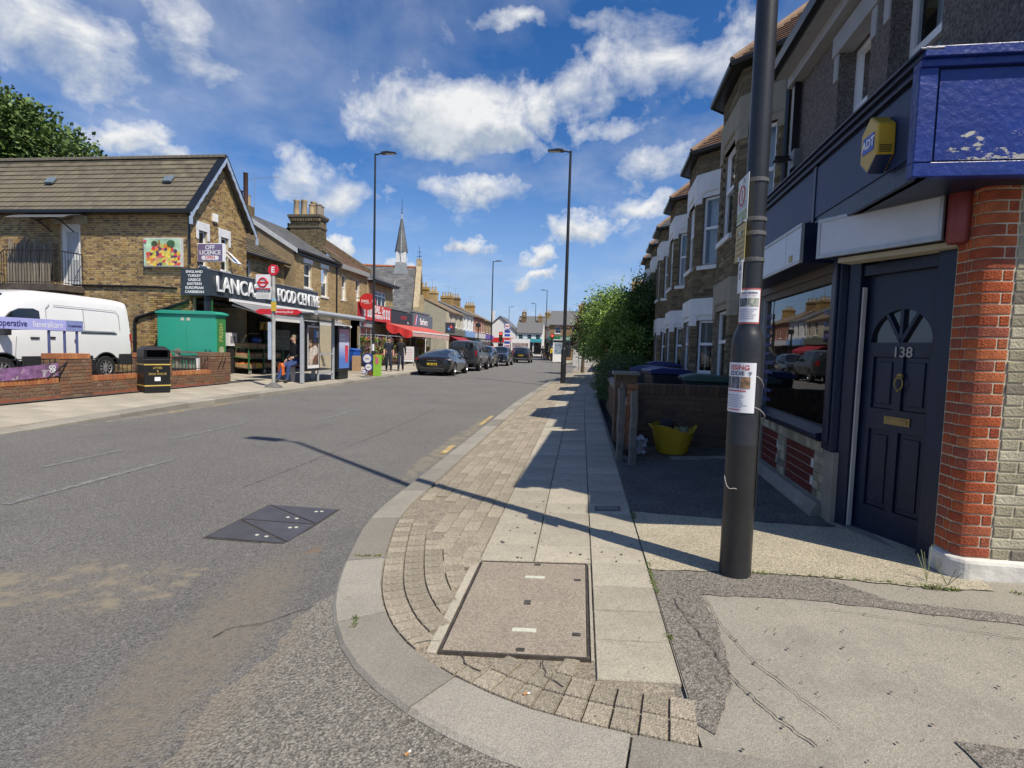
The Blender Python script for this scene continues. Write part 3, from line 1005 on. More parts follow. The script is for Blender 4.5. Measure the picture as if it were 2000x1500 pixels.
for _ in range(420):
 x, y = random.uniform(-1.2, 2.3), random.uniform(1.7, 3.3)
 z = zr(x, y) + 0.003
 if random.random() < 0.45:
  t_ = random.random()
  x, y = kp(_s[-1] - 6.2 + 2.6 * t_, random.gauss(-0.03, 0.03))
  z = zs(x, y) + 0.008
 elif kdist(x, y) < 0.3 or y < kp(_s[-1] - 2.0)[1] or (x < -0.5 and y < 2.6):
  continue
 r_ = random.uniform(0.0015, 0.0045)
 b.ball((x, y, z), (r_, r_ * 0.8, r_ * 0.6), 5, 3)
tag(b.build('grit', M('loose_grit', (0.16, 0.14, 0.11), 0.9, var=0.6, scale=40), kind='stuff'), 'loose grit scattered along the kerb and forecourt', 'grit')
# ------------------------------------------------------------------ iron cover in the carriageway (four triangles)
rc = thing('road_cover', 'purplish iron access cover of four triangular plates in the carriageway', 'manhole cover', (-2.54, 4.24, 0.0))
IRON = M('polished_iron_plate', (0.10, 0.098, 0.108), 0.42, metal=0.35, var=0.18, scale=5, speck=0.12, sscale=90)
w, h = 0.355, 0.455
b = MB()
b.box(-w, w, -h, h, -0.03, 0.006)
b.build('frame', STEEL, rc)
w -= 0.012
h -= 0.012
for tri in ([(-w, -h), (w, -h), (-w, -0.02)], [(w, -h + 0.02), (w, 0.0), (-w, 0.0)], [(-w, 0.012), (w, 0.012), (-w, h)], [(w, 0.03), (w, h), (-w, h)]):
 c = (sum(p[0] for p in tri) / 3, sum(p[1] for p in tri) / 3)
 t2 = [(c[0] + (p[0] - c[0]) * 0.965, c[1] + (p[1] - c[1]) * 0.965) for p in tri]
 b = MB()
 b.prism(t2, 0.006, 0.012, 'z')
 pl = b.build('cover_plate', IRON, rc)
 for q in (0.3, 0.5):
  k = MB()
  px, py = c[0] + (tri[1][0] - c[0]) * q, c[1] + (tri[1][1] - c[1]) * q * 0.6
  k.cyl((px, py, 0.012), (px, py, 0.0145), 0.016, n=8)
  k.build('keyhole', PLATE, pl)
# ------------------------------------------------------------------ left-hand pavement
b = MB()
ys = [3 + i * 1.0 for i in range(60)]
for a, c in zip(ys, ys[1:]):
 xs = [-8.95, -10.3, -11.6, -14.2]
 for x0, x1 in zip(xs, xs[1:]):
  b.quad((x0, a, zl(x0, a) - 0.012), (x0, c, zl(x0, c) - 0.012), (x1, c, zl(x1, c) - 0.012), (x1, a, zl(x1, a) - 0.012))
PAVL = b.build('far_pavement', BED, kind='structure')
SLABL = M('dusty_paving_slab', (0.36, 0.325, 0.26), 0.9, var=0.14, scale=0.9, speck=0.12, sscale=120, bump=0.2, bscale=120, island=0.10)
polys = []
for ci in range(8):
 x1 = -9.12 - ci * 0.6
 y = 4.0 + (0.35 if ci % 2 else 0)
 while y < 60:
  ln = 0.75
  if not (x1 - 0.6 < -11.15 and y + ln < 16.3):
   polys.append([(x1 - 0.597, y + 0.003), (x1 - 0.003, y + 0.003), (x1 - 0.003, y + ln - 0.003), (x1 - 0.597, y + ln - 0.003)])
  y += ln
pieces(PAVL, 'paving_slab', polys, SLABL, zl, 170)
y = 3.0
while y < 62:
 k = MB()
 y1 = y + 0.895
 za, zb = kt(y), kt(y1)
 k.add([(-8.8, y, -0.05), (-8.8, y, za - 0.02), (-8.82, y, za), (-9.11, y, za + 0.009), (-9.11, y, -0.05), (-8.8, y1, -0.05), (-8.8, y1, zb - 0.02), (-8.82, y1, zb), (-9.11, y1, zb + 0.009), (-9.11, y1, -0.05)],
          [(0, 1, 2, 3, 4), (9, 8, 7, 6, 5), (0, 5, 6, 1), (1, 6, 7, 2), (2, 7, 8, 3), (3, 8, 9, 4)])
 k.build('kerb_stone', KERB, PAVL)
 y += 0.9
# yard behind the boundary wall, ground behind the right-hand garden walls
b = MB()
b.quad((-11.0, -5, 0.2), (-40, -5, 0.25), (-40, 17.7, 0.25), (-11.0, 17.7, 0.2))
b.build('yard', M('yard_tarmac', (0.06, 0.06, 0.062), 0.95, var=0.25, scale=2, speck=0.3, bump=0.5), kind='structure')
b = MB()
b.quad((0.66, 6.7, 0.235), (9, 6.7, 0.3), (12, 60, 0.3), (0.95, 60, 0.2))
b.build('front_garden_ground', EARTH, kind='structure')
# pavement of the next block on the right where the street bends away
b = MB()
R2 = [(-0.4, 46), (0.4, 47.5), (4, 48.5), (4, 46)]
b.prism([(-1.4, 55), (-2.6, 62), (-4.4, 72.5), (-7.6, 95), (-11.8, 123), (-8, 124), (-4.6, 97), (-1.2, 73), (1, 62), (2.5, 54)], -0.05, 0.12, 'z')
b.prism([(-9.1, 60), (-9.9, 76), (-13.5, 100), (-20, 128), (-26, 126), (-20, 100), (-14, 76), (-14, 60)], -0.05, 0.121, 'z')
b.prism(R2, -0.05, 0.119, 'z')
b.build('distant_pavement', SLABL, kind='structure')
# ================================================================== NEAR RIGHT: SHOP ON THE CORNER
NAVY = M('navy_gloss_paint', (0.005, 0.012, 0.036), 0.38, var=0.25, scale=5, bump=0.12, bscale=25)
NAVYF = M('weathered_blue_fascia', (0.014, 0.034, 0.095), 0.5, var=0.15, scale=2.5, bump=0.1, bscale=20)
BLUEP = M('peeling_bright_blue_paint', (0.006, 0.026, 0.19), 0.38, var=0.18, scale=4, bump=0.35, bscale=22)
ROUGH = M('grey_roughcast', (0.15, 0.13, 0.118), 0.97, var=0.25, scale=14, speck=0.5, sscale=45, bump=1.0, bscale=45)
RENDERW = M('white_rendered_plinth', (0.62, 0.60, 0.54), 0.85, var=0.15, scale=4, bump=0.5, bscale=14)
MSTAIN(RENDERW, [((0.30, 0.27, 0.21), 5.0, 0.56, 0.2, None, None)])
SIGNW = M('blank_grey_sign_panel', (0.52, 0.55, 0.60), 0.35, var=0.06, scale=3)
ALU = M('dull_aluminium', (0.42, 0.42, 0.41), 0.42, metal=0.6, var=0.12, scale=12)
CONC = M('weathered_concrete', (0.24, 0.22, 0.18), 0.92, var=0.2, scale=5, speck=0.15, bump=0.4, bscale=60)
BRASS = M('tarnished_brass', (0.30, 0.22, 0.09), 0.45, metal=0.7, var=0.2, scale=20)
SRZ = 0.27
SR = R(-92.6)
shop = thing('corner_shop', 'corner shop with navy woodwork, grey roughcast upper floor and red brick corner', 'shop', (1.95, 4.37, SRZ), SR)
SM = Matrix.Translation((1.95, 4.37, SRZ)) @ Matrix.Rotation(SR, 4, 'Z')
SI = SM.inverted()
def sl(x, y, z=0.0):
 return SI @ Vector((x, y, z))
def TW(x, y, dx, dy):
 """plane whose u runs along world (dx, dy) from world (x, y); n is 90 deg left of u (inward); in shop space"""
 L = math.hypot(dx, dy)
 dx, dy = dx / L, dy / L
 m = TF((x, y, SRZ), (dx, dy, 0), (-dy, dx, 0), (0, 0, 1))
 return SI @ m
# body behind everything: dark interior walls, floor slab
TA = TF((-2.5, 0, 0), (1, 0, 0), (0, 1, 0), (0, 0, 1))      # facade: u = 0 at the far end (a = 2.5), u = 2.5 at the pilaster
b = MB()
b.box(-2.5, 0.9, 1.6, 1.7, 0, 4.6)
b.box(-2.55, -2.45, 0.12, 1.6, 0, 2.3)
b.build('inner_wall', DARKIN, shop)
# stall riser with tiled panels
b = MB()
wall_holes(b, TA, 2.35, 0.60, 0.16, [(0.55, 1.15, 0.12, 0.50), (1.38, 2.12, 0.12, 0.50)])
b.build('stall_riser', CONC, shop)
RTILE = MR('oxblood_tile', [(0.115, 0.025, 0.02), (0.14, 0.032, 0.024), (0.10, 0.022, 0.02)], rough=0.45, bump=0.15)
for (u0, u1) in ((0.55, 1.15), (1.38, 2.12)):
 b = MB()
 b.T = TA
 b.box(u0, u1, 0.02, 0.05, 0.12, 0.50)
 pn = b.build('tile_panel', M('white_joint', (0.55, 0.52, 0.48), 0.9), shop)
 for r in range(5):
  for c in range(3):
   w = (u1 - u0) / 3
   t = MB()
   t.T = TA
   off = (w / 2 if r % 2 else 0)
   a0, a1 = max(u0, u0 + c * w - off), min(u1, u0 + (c + 1) * w - off)
   t.box(a0 + 0.001, a1 - 0.001, 0.014, 0.02, 0.122 + r * 0.0755, 0.122 + (r + 1) * 0.0755 - 0.007)
   t.build('tile', RTILE, pn)
for u in [0.05 + i * 0.073 for i in range(31)]:
 t = MB()
 t.T = TA
 t.box(u, u + 0.066, -0.008, 0.1, 0.515, 0.60)
 t.build('brick', GREYST, shop)
for z in (0.13, 0.20, 0.27, 0.34, 0.41):
 for (u, w) in ((1.16, 0.105), (1.27, 0.10), (2.13, 0.10), (2.235, 0.11), (0.1, 0.2), (0.31, 0.2)):
  t = MB()
  t.T = TA
  t.box(u, u + w, -0.006, 0.1, z, z + 0.063)
  t.build('brick', GREYST, shop)
b = MB()
b.T = TA
b.prism([(-0.10, 0), (0.0, 0), (0.0, 0.115), (-0.05, 0.115), (-0.10, 0.03)], 0.0, 2.37, 'x')
b.build('plinth', CONC, shop)
b = MB()
b.T = TA
b.prism([(-0.03, 0.60), (0.16, 0.60), (0.16, 0.69), (0.09, 0.69), (-0.06, 0.665), (-0.06, 0.625)], 0.0, 2.26, 'x')
b.build('window_sill', NAVY, shop, bevel=0.006)
# shop window
w = MB()
w.T = TA
w.box(0.0, 0.16, 0.02, 0.14, 0.69, 2.05)
w.box(0.16, 0.22, 0.05, 0.11, 0.69, 1.94)
w.build('window_post', M('grey_painted_frame', (0.33, 0.35, 0.37), 0.5), shop)
w = MB()
w.T = TA
w.box(0.22, 2.26, 0.045, 0.115, 1.90, 1.97)
w.box(0.0, 2.3, 0.02, 0.14, 1.97, 2.3)
w.build('window_head', M('brown_window_head', (0.10, 0.085, 0.07), 0.6), shop)
w = MB()
w.T = TA
w.quad((0.22, 0.08, 0.69), (2.26, 0.08, 0.69), (2.26, 0.08, 1.90), (0.22, 0.08, 1.90))
pane = w.build('shop_pane', glass('shop_glass', (0.55, 0.6, 0.62), 1.1), shop)
w = MB()
w.T = TA
w.box(2.20, 2.26, 0.05, 0.1, 0.69, 1.90)
w.build('glazing_bar', M('pale_blue_edge', (0.35, 0.45, 0.5), 0.4), shop)
# window lettering down the far edge of the pane
BLUL = M('blue_vinyl_letter', (0.11, 0.14, 0.33), 0.5)
for i, s_ in enumerate(['RETAIL', 'Servicing', 'Repairs', 'Brakes', 'Service', 'Maintenance', 'Breakdowns', 'Repair', 'Collections', 'Spare Parts']):
 text(s_, 0.065 if i else 0.075, BLUL, pane, frame(TA @ Vector((0.26, 0.066, 1.72 - 0.103 * i)), (1, 0, 0), (0, 0, 1)), ext=0.001, align='LEFT')
for i, s_ in enumerate(['020 8', '552', '2243']):
 text(s_, 0.06, BLUL, pane, frame(TA @ Vector((1.95, 0.066, 1.66 - 0.1 * i)), (1, 0, 0), (0, 0, 1)), ext=0.001, align='LEFT')
# things lying in the window
o = MB()
o.T = SI @ Matrix.Translation((0, 0, 0))
t_ = tag(MB().box(-0.07, 0.07, -0.015, 0.015, 0, 0.16).build('display_card', M('bright_blue_card', (0.03, 0.22, 0.5), 0.5), None, tuple(SM @ Vector((-0.36, 0.17, 0.69))), SR + 0.5), 'bright blue card standing in the bottom corner of the shop window', 'card')
pw = MB()
pw.lathe([(0.0, 0), (0.09, 0.0), (0.075, 0.12), (0.07, 0.13), (0.0, 0.13)], 12)
pot = thing('window_plant', 'dark bushy pot plant behind the shop window', 'plant', tuple(SM @ Vector((-1.0, 0.34, 0.52))))
pw.build('pot', M('brown_pot', (0.12, 0.07, 0.05), 0.7), pot, smooth=30)
pl = MB()
for i in range(260):
 a, r_, z_ = random.uniform(0, 6.28), random.uniform(0, 0.17), random.uniform(0.14, 0.46)
 p = Vector((r_ * math.cos(a), r_ * math.sin(a) * 0.8, z_))
 d = Vector((random.uniform(-1, 1), random.uniform(-1, 1), random.uniform(-0.5, 0.8))).normalized() * 0.035
 e = d.orthogonal().normalized() * 0.015
 pl.quad(p, p + d + e, p + d * 2, p + d - e)
pl.build('foliage', M('dark_houseplant_leaf', (0.035, 0.045, 0.02), 0.6), pot)
# pilaster and door surround
b = MB()
b.T = SM.inverted() @ Matrix.Identity(4)
b.T = None
b.box(-0.17, 0.0, -0.035, 0.14, 0.56, 2.27)
b.box(-0.10, -0.03, -0.055, -0.035, 0.62, 2.2)
b.build('pilaster', NAVY, shop, bevel=0.006)
b = MB()
b.box(-0.14, 0.03, -0.02, 0.16, 0.0, 0.56)
b.build('pilaster_base', CONC, shop, bevel=0.008)
D0, D1 = Vector((1.985, 4.36)), Vector((2.27, 3.60))
dd = D1 - D0
DW = dd.length
TD = TW(D0.x, D0.y, dd.x, dd.y)
TD.translation.z = 0.0
b = MB()
b.T = TD
b.box(0.0, 0.10, -0.02, 0.12, 0.0, 2.27)
b.box(DW - 0.14, DW + 0.02, -0.03, 0.12, 0.0, 2.27)
b.box(0.10, DW - 0.10, 0.0, 0.12, 1.88, 1.96)
b.box(0.10, DW - 0.10, 0.0, 0.12, 2.16, 2.27)
b.build('door_frame', NAVY, shop, bevel=0.005)
b = MB()
b.T = TD
b.box(0.105, 0.117, -0.002, 0.03, 0.03, 1.80)
b.build('draught_strip', M('pale_strip', (0.50, 0.48, 0.45), 0.5), shop)
b = MB()
b.T = TD
b.quad((0.10, 0.06, 1.96), (DW - 0.10, 0.06, 1.96), (DW - 0.10, 0.06, 2.16), (0.10, 0.06, 2.16))
b.build('transom_light', M('dusty_glass', (0.07, 0.07, 0.06), 0.25, var=0.3, scale=6), shop)
b = MB()
b.T = TD
dx0, dx1 = 0.10, DW - 0.14
dwid = dx1 - dx0
# leaf with sunk panels and a fan light
holes = [(dx0 + 0.09, dx0 + dwid * 0.46, 0.22, 0.78), (dx0 + dwid * 0.56, dx1 - 0.07, 0.22, 0.78), (dx0 + 0.09, dx0 + dwid * 0.46, 0.93, 1.30), (dx0 + dwid * 0.56, dx1 - 0.07, 0.93, 1.30)]
wall_holes(b, TD @ Matrix.Translation((0, 0.05, 0)), dx1, 1.40, 0.045, holes + [(0, dx0 + 0.001, 0, 3)])
b.T = TD
cxm, rr = (dx0 + dx1) / 2, dwid * 0.40
N = 14
arc = [(cxm - rr * math.cos(PI * i / N), 1.40 + rr * math.sin(PI * i / N)) for i in range(N + 1)]
for (x0, z0), (x1, z1) in zip(arc, arc[1:]):
 b.hexa([(x0, 0.05, z0), (x1, 0.05, z1), (x1, 0.095, z1), (x0, 0.095, z0), (x0, 0.05, 1.88), (x1, 0.05, 1.88), (x1, 0.095, 1.88), (x0, 0.095, 1.88)])
b.box(dx0, cxm - rr, 0.05, 0.095, 1.40, 1.88)
b.box(cxm + rr, dx1, 0.05, 0.095, 1.40, 1.88)
for a in (60, 90, 120):
 e = (cxm + rr * math.cos(R(a)), 1.40 + rr * math.sin(R(a)))
 q = Vector((e[0] - cxm, 0, e[1] - 1.40)).normalized()
 n_ = Vector((-q.z, 0, q.x)) * 0.012
 p0, p1 = Vector((cxm, 0, 1.40)), Vector((e[0], 0, e[1]))
 b.hexa([p0 - n_ + Vector((0, 0.052, 0)), p0 + n_ + Vector((0, 0.052, 0)), p0 + n_ + Vector((0, 0.09, 0)), p0 - n_ + Vector((0, 0.09, 0)), p1 - n_ + Vector((0, 0.052, 0)), p1 + n_ + Vector((0, 0.052, 0)), p1 + n_ + Vector((0, 0.09, 0)), p1 - n_ + Vector((0, 0.09, 0))])
door = b.build('door', NAVY, shop)
for h in holes:
 b = MB()
 b.T = TD
 b.box(h[0], h[1], 0.066, 0.09, h[2], h[3])
 b.box(h[0] + 0.03, h[1] - 0.03, 0.056, 0.066, h[2] + 0.035, h[3] - 0.035)
 b.build('panel', NAVY, door, bevel=0.008)
b = MB()
b.T = TD
b.add([(cxm, 0.075, 1.40)] + [(x, 0.075, z) for x, z in arc], [(0, i, i + 1) for i in range(1, N + 1)])
b.build('fan_light', DARKGLASS, door)
text('138', 0.10, M('dull_chrome', (0.30, 0.29, 0.27), 0.35, metal=0.6), door, frame(TD @ Vector((cxm + 0.03, 0.045, 1.33)), TD.to_3x3() @ Vector((1, 0, 0)), (0, 0, 1)), name='house_number', ext=0.004, bold=0.001)
b = MB()
b.T = TD
kx0 = cxm + 0.03
b.cyl((kx0, 0.05, 1.17), (kx0, 0.03, 1.17), 0.02, n=10)
b.tube([(kx0 + 0.03 * math.sin(t), 0.028, 1.12 + 0.045 * math.cos(t)) for t in [2 * PI * i / 12 for i in range(13)]], 0.005)
b.ball((kx0, 0.026, 1.07), 0.011)
b.build('knocker', BRASS, door)
b = MB()
b.T = TD
b.box(cxm - 0.07, cxm + 0.12, 0.04, 0.05, 0.83, 0.885)
b.box(cxm - 0.05, cxm + 0.10, 0.034, 0.04, 0.845, 0.87)
b.build('letter_plate', BRASS, door)
b = MB()
b.T = TD
b.box(0.0, DW, -0.06, 0.2, -0.05, 0.025)
b.build('threshold', CONC, shop)
# red and washed-yellow brick corner
QX, QY = 2.20, 3.36
cor = MB()
cor.T = SI
cor.prism([(QX + 0.006, 3.57), (QX + 0.006, QY + 0.065), (QX + 0.025, QY + 0.025), (QX + 0.065, QY + 0.006), (7.0, QY + 0.006 - 0.1), (7.0, QY + 0.5), (2.5, QY + 0.5), (2.5, 3.57)], SRZ, 2.75, 'z')
cor.build('wall_core', MORTAR, shop)
b = MB()
b.T = SI
b.prism([(QX - 0.035, 3.56), (QX - 0.035, QY + 0.03), (QX + 0.03, QY - 0.035), (7.0, QY - 0.13), (7.0, QY + 0.05), (QX + 0.1, QY + 0.15), (QX + 0.1, 3.56)], SRZ - 0.2, SRZ + 0.15, 'z')
b.build('plinth', RENDERW, shop, bevel=0.025)
zc_ = SRZ + 0.155
r = 0
ARCQ = [(QX + 0.065 - 0.065 * math.cos(t), QY + 0.065 - 0.065 * math.sin(t)) for t in [PI / 2 * i / 5 for i in range(6)]]
def brk(poly, z, mat):
 b = MB()
 c = (sum(p[0] for p in poly) / len(poly), sum(p[1] for p in poly) / len(poly))
 b.T = SI.to_3x3().to_4x4()
 b.prism([(p[0] - c[0], p[1] - c[1]) for p in poly], 0, 0.0555 + random.uniform(-0.001, 0.001), 'z')
 o = b.build('brick', mat, shop, tuple(sl(c[0], c[1], z)), bevel=0.005)
 o.rotation_euler = (random.uniform(-0.008, 0.008), random.uniform(-0.008, 0.008), random.uniform(-0.012, 0.012))
 return o
while zc_ < 2.62:
 la, lb = (0.105, 0.115) if r % 2 else (0.075, 0.175)
 brk([(QX, QY + la)] + ARCQ + [(QX + lb, QY), (QX + lb, QY + 0.09), (QX + 0.09, QY + 0.09), (QX + 0.09, QY + la)], zc_, RED)
 ya = QY + la + 0.009
 if r % 2:
  brk([(QX, ya), (QX + 0.08, ya), (QX + 0.08, 3.56), (QX, 3.56)], zc_, RED)
  brk([(QX + lb + 0.008, QY), (QX + lb + 0.056, QY), (QX + lb + 0.056, QY + 0.09), (QX + lb + 0.008, QY + 0.09)], zc_, RED)
  xs = QX + lb + 0.065
  st = [0.18, 0.088] * 8
 else:
  brk([(QX, ya), (QX + 0.08, ya), (QX + 0.08, ya + 0.05), (QX, ya + 0.05)], zc_, RED)
  brk([(QX, ya + 0.058), (QX + 0.08, ya + 0.058), (QX + 0.08, 3.56), (QX, 3.56)], zc_, RED)
  xs = QX + lb + 0.010
  st = [0.088, 0.18] * 8
 for i in range(8):
  sk = (xs - QX) * 0.02
  brk([(xs, QY - sk + random.uniform(-0.003, 0.003)), (xs + st[i], QY - sk), (xs + st[i], QY + 0.09), (xs, QY + 0.09)], zc_, GREYST)
  xs += st[i] + 0.01
 zc_ += 0.0635
 r += 1
# fascia: long front, return on the side street, sunk panels, cornice
FX = 0.13
b = MB()
b.box(-2.52, 1.13, -FX, 0.25, 2.26, 2.86)
b.T = SI
b.prism([(1.77, 3.20), (7.0, 3.06), (7.0, 3.5), (1.83, 3.6)], SRZ + 2.262, SRZ + 2.858, 'z')
b.build('fascia', NAVY, shop)
for (x0, x1) in ((-2.48, -2.02), (-1.96, -0.38), (-0.32, 1.12)):
 b = MB()
 b.box(x0, x1, -FX - 0.008, -FX, 2.40, 2.80)
 b.build('fascia_panel', NAVYF, shop, bevel=0.003)
b = MB()
for z0, z1, d in ((2.26, 2.34, 0.02), (2.34, 2.37, 0.012), (2.82, 2.86, 0.03), (2.86, 2.89, 0.055), (2.89, 2.905, 0.075)):
 b.box(-2.52, 1.16 + d, -FX - d, -FX + 0.04, z0, z1)
for x in (-2.5, -1.99, -0.35, 1.13):
 b.box(x - 0.025, x + 0.025, -FX - 0.016, -FX, 2.37, 2.82)
b.build('fascia_moulding', NAVY, shop, bevel=0.004)
FO = sl(1.80, 3.20)
TE = TW(1.775, 3.198, 5.22, -0.14)
b = MB()
b.T = TE
zb = 2.26
for z0, z1, d in ((zb, zb + 0.075, 0.014), (zb + 0.56, zb + 0.60, 0.03), (zb + 0.60, zb + 0.65, 0.055)):
 b.box(-0.06, 5.1, -d, 0.05, z0, z1)
b.box(-0.06, 0.03, -0.018, 0.05, zb + 0.075, zb + 0.56)
b.build('side_moulding', BLUEP, shop, bevel=0.004)
b = MB()
b.T = TE
b.box(0.045, 5.0, -0.006, 0.03, zb + 0.085, zb + 0.55)
PEEL = M('peeling_blue_board', (0.006, 0.026, 0.19), 0.36, var=0.18, scale=4, bump=0.35, bscale=22)
b.build('side_fascia_board', PEEL, shop)
n_, l_ = PEEL.node_tree.nodes, PEEL.node_tree.links
p_ = n_['Principled BSDF']
src = p_.inputs['Base Color'].links[0].from_socket
tc_ = n_.new('ShaderNodeNewGeometry')
no_ = n_.new('ShaderNodeTexNoise')
no_.inputs['Scale'].default_value = 9
no_.inputs['Detail'].default_value = 8
no_.inputs['Roughness'].default_value = 0.7
mp_ = n_.new('ShaderNodeMapping')
mp_.inputs['Scale'].default_value = (0.8, 0.8, 1.8)
l_.new(tc_.outputs['Position'], mp_.inputs[0])
l_.new(mp_.outputs[0], no_.inputs['Vector'])
sx_ = n_.new('ShaderNodeSeparateXYZ')
l_.new(tc_.outputs['Position'], sx_.inputs[0])
mr_ = n_.new('ShaderNodeMapRange')          # flaking is worst along the lower edge of the board
mr_.inputs['From Min'].default_value = SRZ + zb + 0.08
mr_.inputs['From Max'].default_value = SRZ + zb + 0.32
mr_.inputs['To Min'].default_value = 0.15
mr_.inputs['To Max'].default_value = -0.06
l_.new(sx_.outputs['Z'], mr_.inputs['Value'])
ad_ = n_.new('ShaderNodeMath')
l_.new(no_.outputs['Fac'], ad_.inputs[0])
l_.new(mr_.outputs[0], ad_.inputs[1])
st_ = n_.new('ShaderNodeMapRange')
st_.inputs['From Min'].default_value = 0.645
st_.inputs['From Max'].default_value = 0.66
l_.new(ad_.outputs[0], st_.inputs['Value'])
mx_ = n_.new('ShaderNodeMixRGB')
l_.new(st_.outputs[0], mx_.inputs[0])
l_.new(src, mx_.inputs[1])
mx_.inputs[2].default_value = (0.42, 0.40, 0.34, 1)
l_.new(mx_.outputs[0], p_.inputs['Base Color'])
# two blank projecting sign boxes
for nm, x0, x1, lab in (('sign_box', -2.35, -0.97, 'blank grey sign box over the shop window with one small sticker'),):
 sb = thing('sign_box', lab, 'sign', tuple(SM @ Vector((-1.16, -0.15, 2.155))), SR)
 MB().box(-0.94, 0.94, -0.10, 0.14, -0.125, 0.19).build('case', NAVY, sb)
 for (a, c) in ((-0.93, 0.56), (0.565, 0.93)):
  MB().box(a, c - 0.003, -0.108, -0.10, -0.10, 0.165).build('sign_face', SIGNW, sb)
 f = MB()
 for bx in ((-0.945, 0.945, -0.115, -0.09, 0.165, 0.19), (-0.945, 0.945, -0.115, -0.09, -0.125, -0.10), (-0.945, -0.93, -0.114, -0.09, -0.10, 0.165), (0.93, 0.945, -0.114, -0.09, -0.10, 0.165)):
  f.box(*bx)
 f.build('trim', ALU, sb)
 MB().box(0.66, 0.75, -0.11, -0.108, -0.085, -0.03).build('sticker', M('faded_yellow_sticker', (0.40, 0.33, 0.14), 0.6, speck=0.5, sscale=60), sb)
# box over the door, along the splay
p0 = Vector((1.775, 4.29, 2.275))
ang = math.atan2(-0.65, 0.39)
sb = thing('sign_box', 'long blank white sign box over the shop door with grimy right end', 'sign', tuple(p0), ang)
SIGNG = MSTAIN(M('grimy_white_sign_panel', (0.56, 0.58, 0.62), 0.4, var=0.06, scale=3), [((0.27, 0.26, 0.24), 7.0, 0.54, 0.2, (2.24, 3.68), (0.16, 0.2))])
SL_ = 0.80
MB().box(0, SL_, -0.10, 0.16, 0, 0.27).build('case', NAVY, sb)
MB().box(0.015, SL_ - 0.015, -0.108, -0.10, 0.02, 0.25).build('sign_face', SIGNG, sb)
f = MB()
for bx in ((-0.005, SL_ + 0.005, -0.115, -0.09, 0.25, 0.275), (-0.005, SL_ + 0.005, -0.115, -0.09, -0.005, 0.02), (-0.005, 0.015, -0.114, -0.09, 0.02, 0.25), (SL_ - 0.015, SL_ + 0.005, -0.114, -0.09, 0.02, 0.25)):
 f.box(*bx)
f.build('trim', ALU, sb)
MB().box(0.1, SL_ + 0.04, -0.02, 0.12, -0.04, -0.006).build('blind_rail', M('cream_rail', (0.50, 0.45, 0.33), 0.5), sb)
# alarm box on the fascia
al = thing('alarm_box', 'yellow hexagonal burglar alarm box with blue badge on the navy fascia', 'alarm box', tuple(SM @ Vector((0.80, -0.14, 2.57))), SR)
hx = [(0.0, 0.165), (0.105, 0.09), (0.105, -0.085), (0.0, -0.165), (-0.105, -0.085), (-0.105, 0.09)]
YELP = M('yellow_plastic', (0.58, 0.36, 0.03), 0.4, var=0.12, scale=8)
MB().prism(hx, -0.10, 0.0, 'y').build('housing', YELP, al, bevel=0.01)
MB().prism([(-0.1, -0.09), (0.1, -0.09), (0.0, -0.17)], -0.098, -0.01, 'y').build('strobe', M('blue_strobe_cover', (0.02, 0.035, 0.10), 0.25), al)
MB().box(-0.07, 0.07, -0.103, -0.10, -0.045, 0.055).build('badge', M('alarm_blue', (0.02, 0.06, 0.42), 0.4), al)
text('ADT', 0.075, WHITE, al, frame((0, -0.1035, 0.005), (1, 0, 0), (0, 0, 1)), ext=0.001, bold=0.002)
lv = MB()
for i in range(4):
 lv.box(0.104, 0.108, -0.085, -0.02, -0.04 - 0.012 * i, -0.035 - 0.012 * i)
lv.build('louvre', M('dark_slot', (0.04, 0.03, 0.01), 0.8), al)
# red bell box beside the door
rb = MB()
rb.lathe([(0.0, -0.16), (0.05, -0.155), (0.06, -0.13), (0.06, 0.13), (0.05, 0.155), (0.0, 0.16)], 16)
rbo = rb.build('bell_box', M('faded_red_plastic', (0.22, 0.04, 0.035), 0.45, var=0.1), None, (2.17, 3.52, 2.40), smooth=40)
tag(rbo, 'faded red bell box on the brick beside the shop door', 'bell box')
# upper floor: roughcast wall at 0.35 behind the facade, two windows, eaves, roof
TU = TF((-2.52, 0.36, 0), (1, 0, 0), (0, 1, 0), (0, 0, 1))
uw = [(1.12, 1.78, 3.12, 4.22), (2.10, 2.82, 3.12, 4.22)]
b = MB()
wall_holes(b, TU, 3.62, 4.62, 0.25, uw, z0=2.6)
b.T = SI
b.prism([(2.36, 3.27), (7.0, 3.1), (7.0, 3.4), (2.5, 3.6)], SRZ + 2.9, SRZ + 4.62, 'z')
b.build('roughcast_wall', ROUGH, shop)
GREYSTONE = M('grey_painted_stone', (0.36, 0.36, 0.36), 0.7, var=0.1)
for (a, c, z0, z1) in uw:
 sash(shop, TU, a, c, z0, z1, deep=0.15, mid=0.48, curtain=0.3)
 b = MB()
 b.T = TU
 b.box(a - 0.12, c + 0.12, -0.03, 0.12, z1 - 0.002, z1 + 0.2)
 b.box(a - 0.10, a - 0.002, -0.015, 0.12, z1 - 0.25, z1 - 0.002)
 b.box(c + 0.002, c + 0.10, -0.015, 0.12, z1 - 0.25, z1 - 0.002)
 b.build('lintel', GREYSTONE, shop, bevel=0.008)
b = MB()
b.box(-2.6, 1.15, 0.10, 0.40, 4.56, 4.60)
b.box(-2.6, 1.15, 0.24, 0.36, 4.44, 4.56)
b.build('soffit', GREYSTONE, shop)
b = MB()
b.prism([(0.02, 4.66), (0.03, 4.57), (0.08, 4.55), (0.13, 4.57), (0.14, 4.66)], -2.62, 1.2, 'x')
b.box(-2.5, -2.42, 0.27, 0.34, 2.9, 4.5)
b.build('gutter', BLACK, shop)
b = MB()
b.prism([(0.05, 4.66), (3.2, 6.7), (3.2, 6.6), (0.05, 4.58)], -2.55, 1.15, 'x')
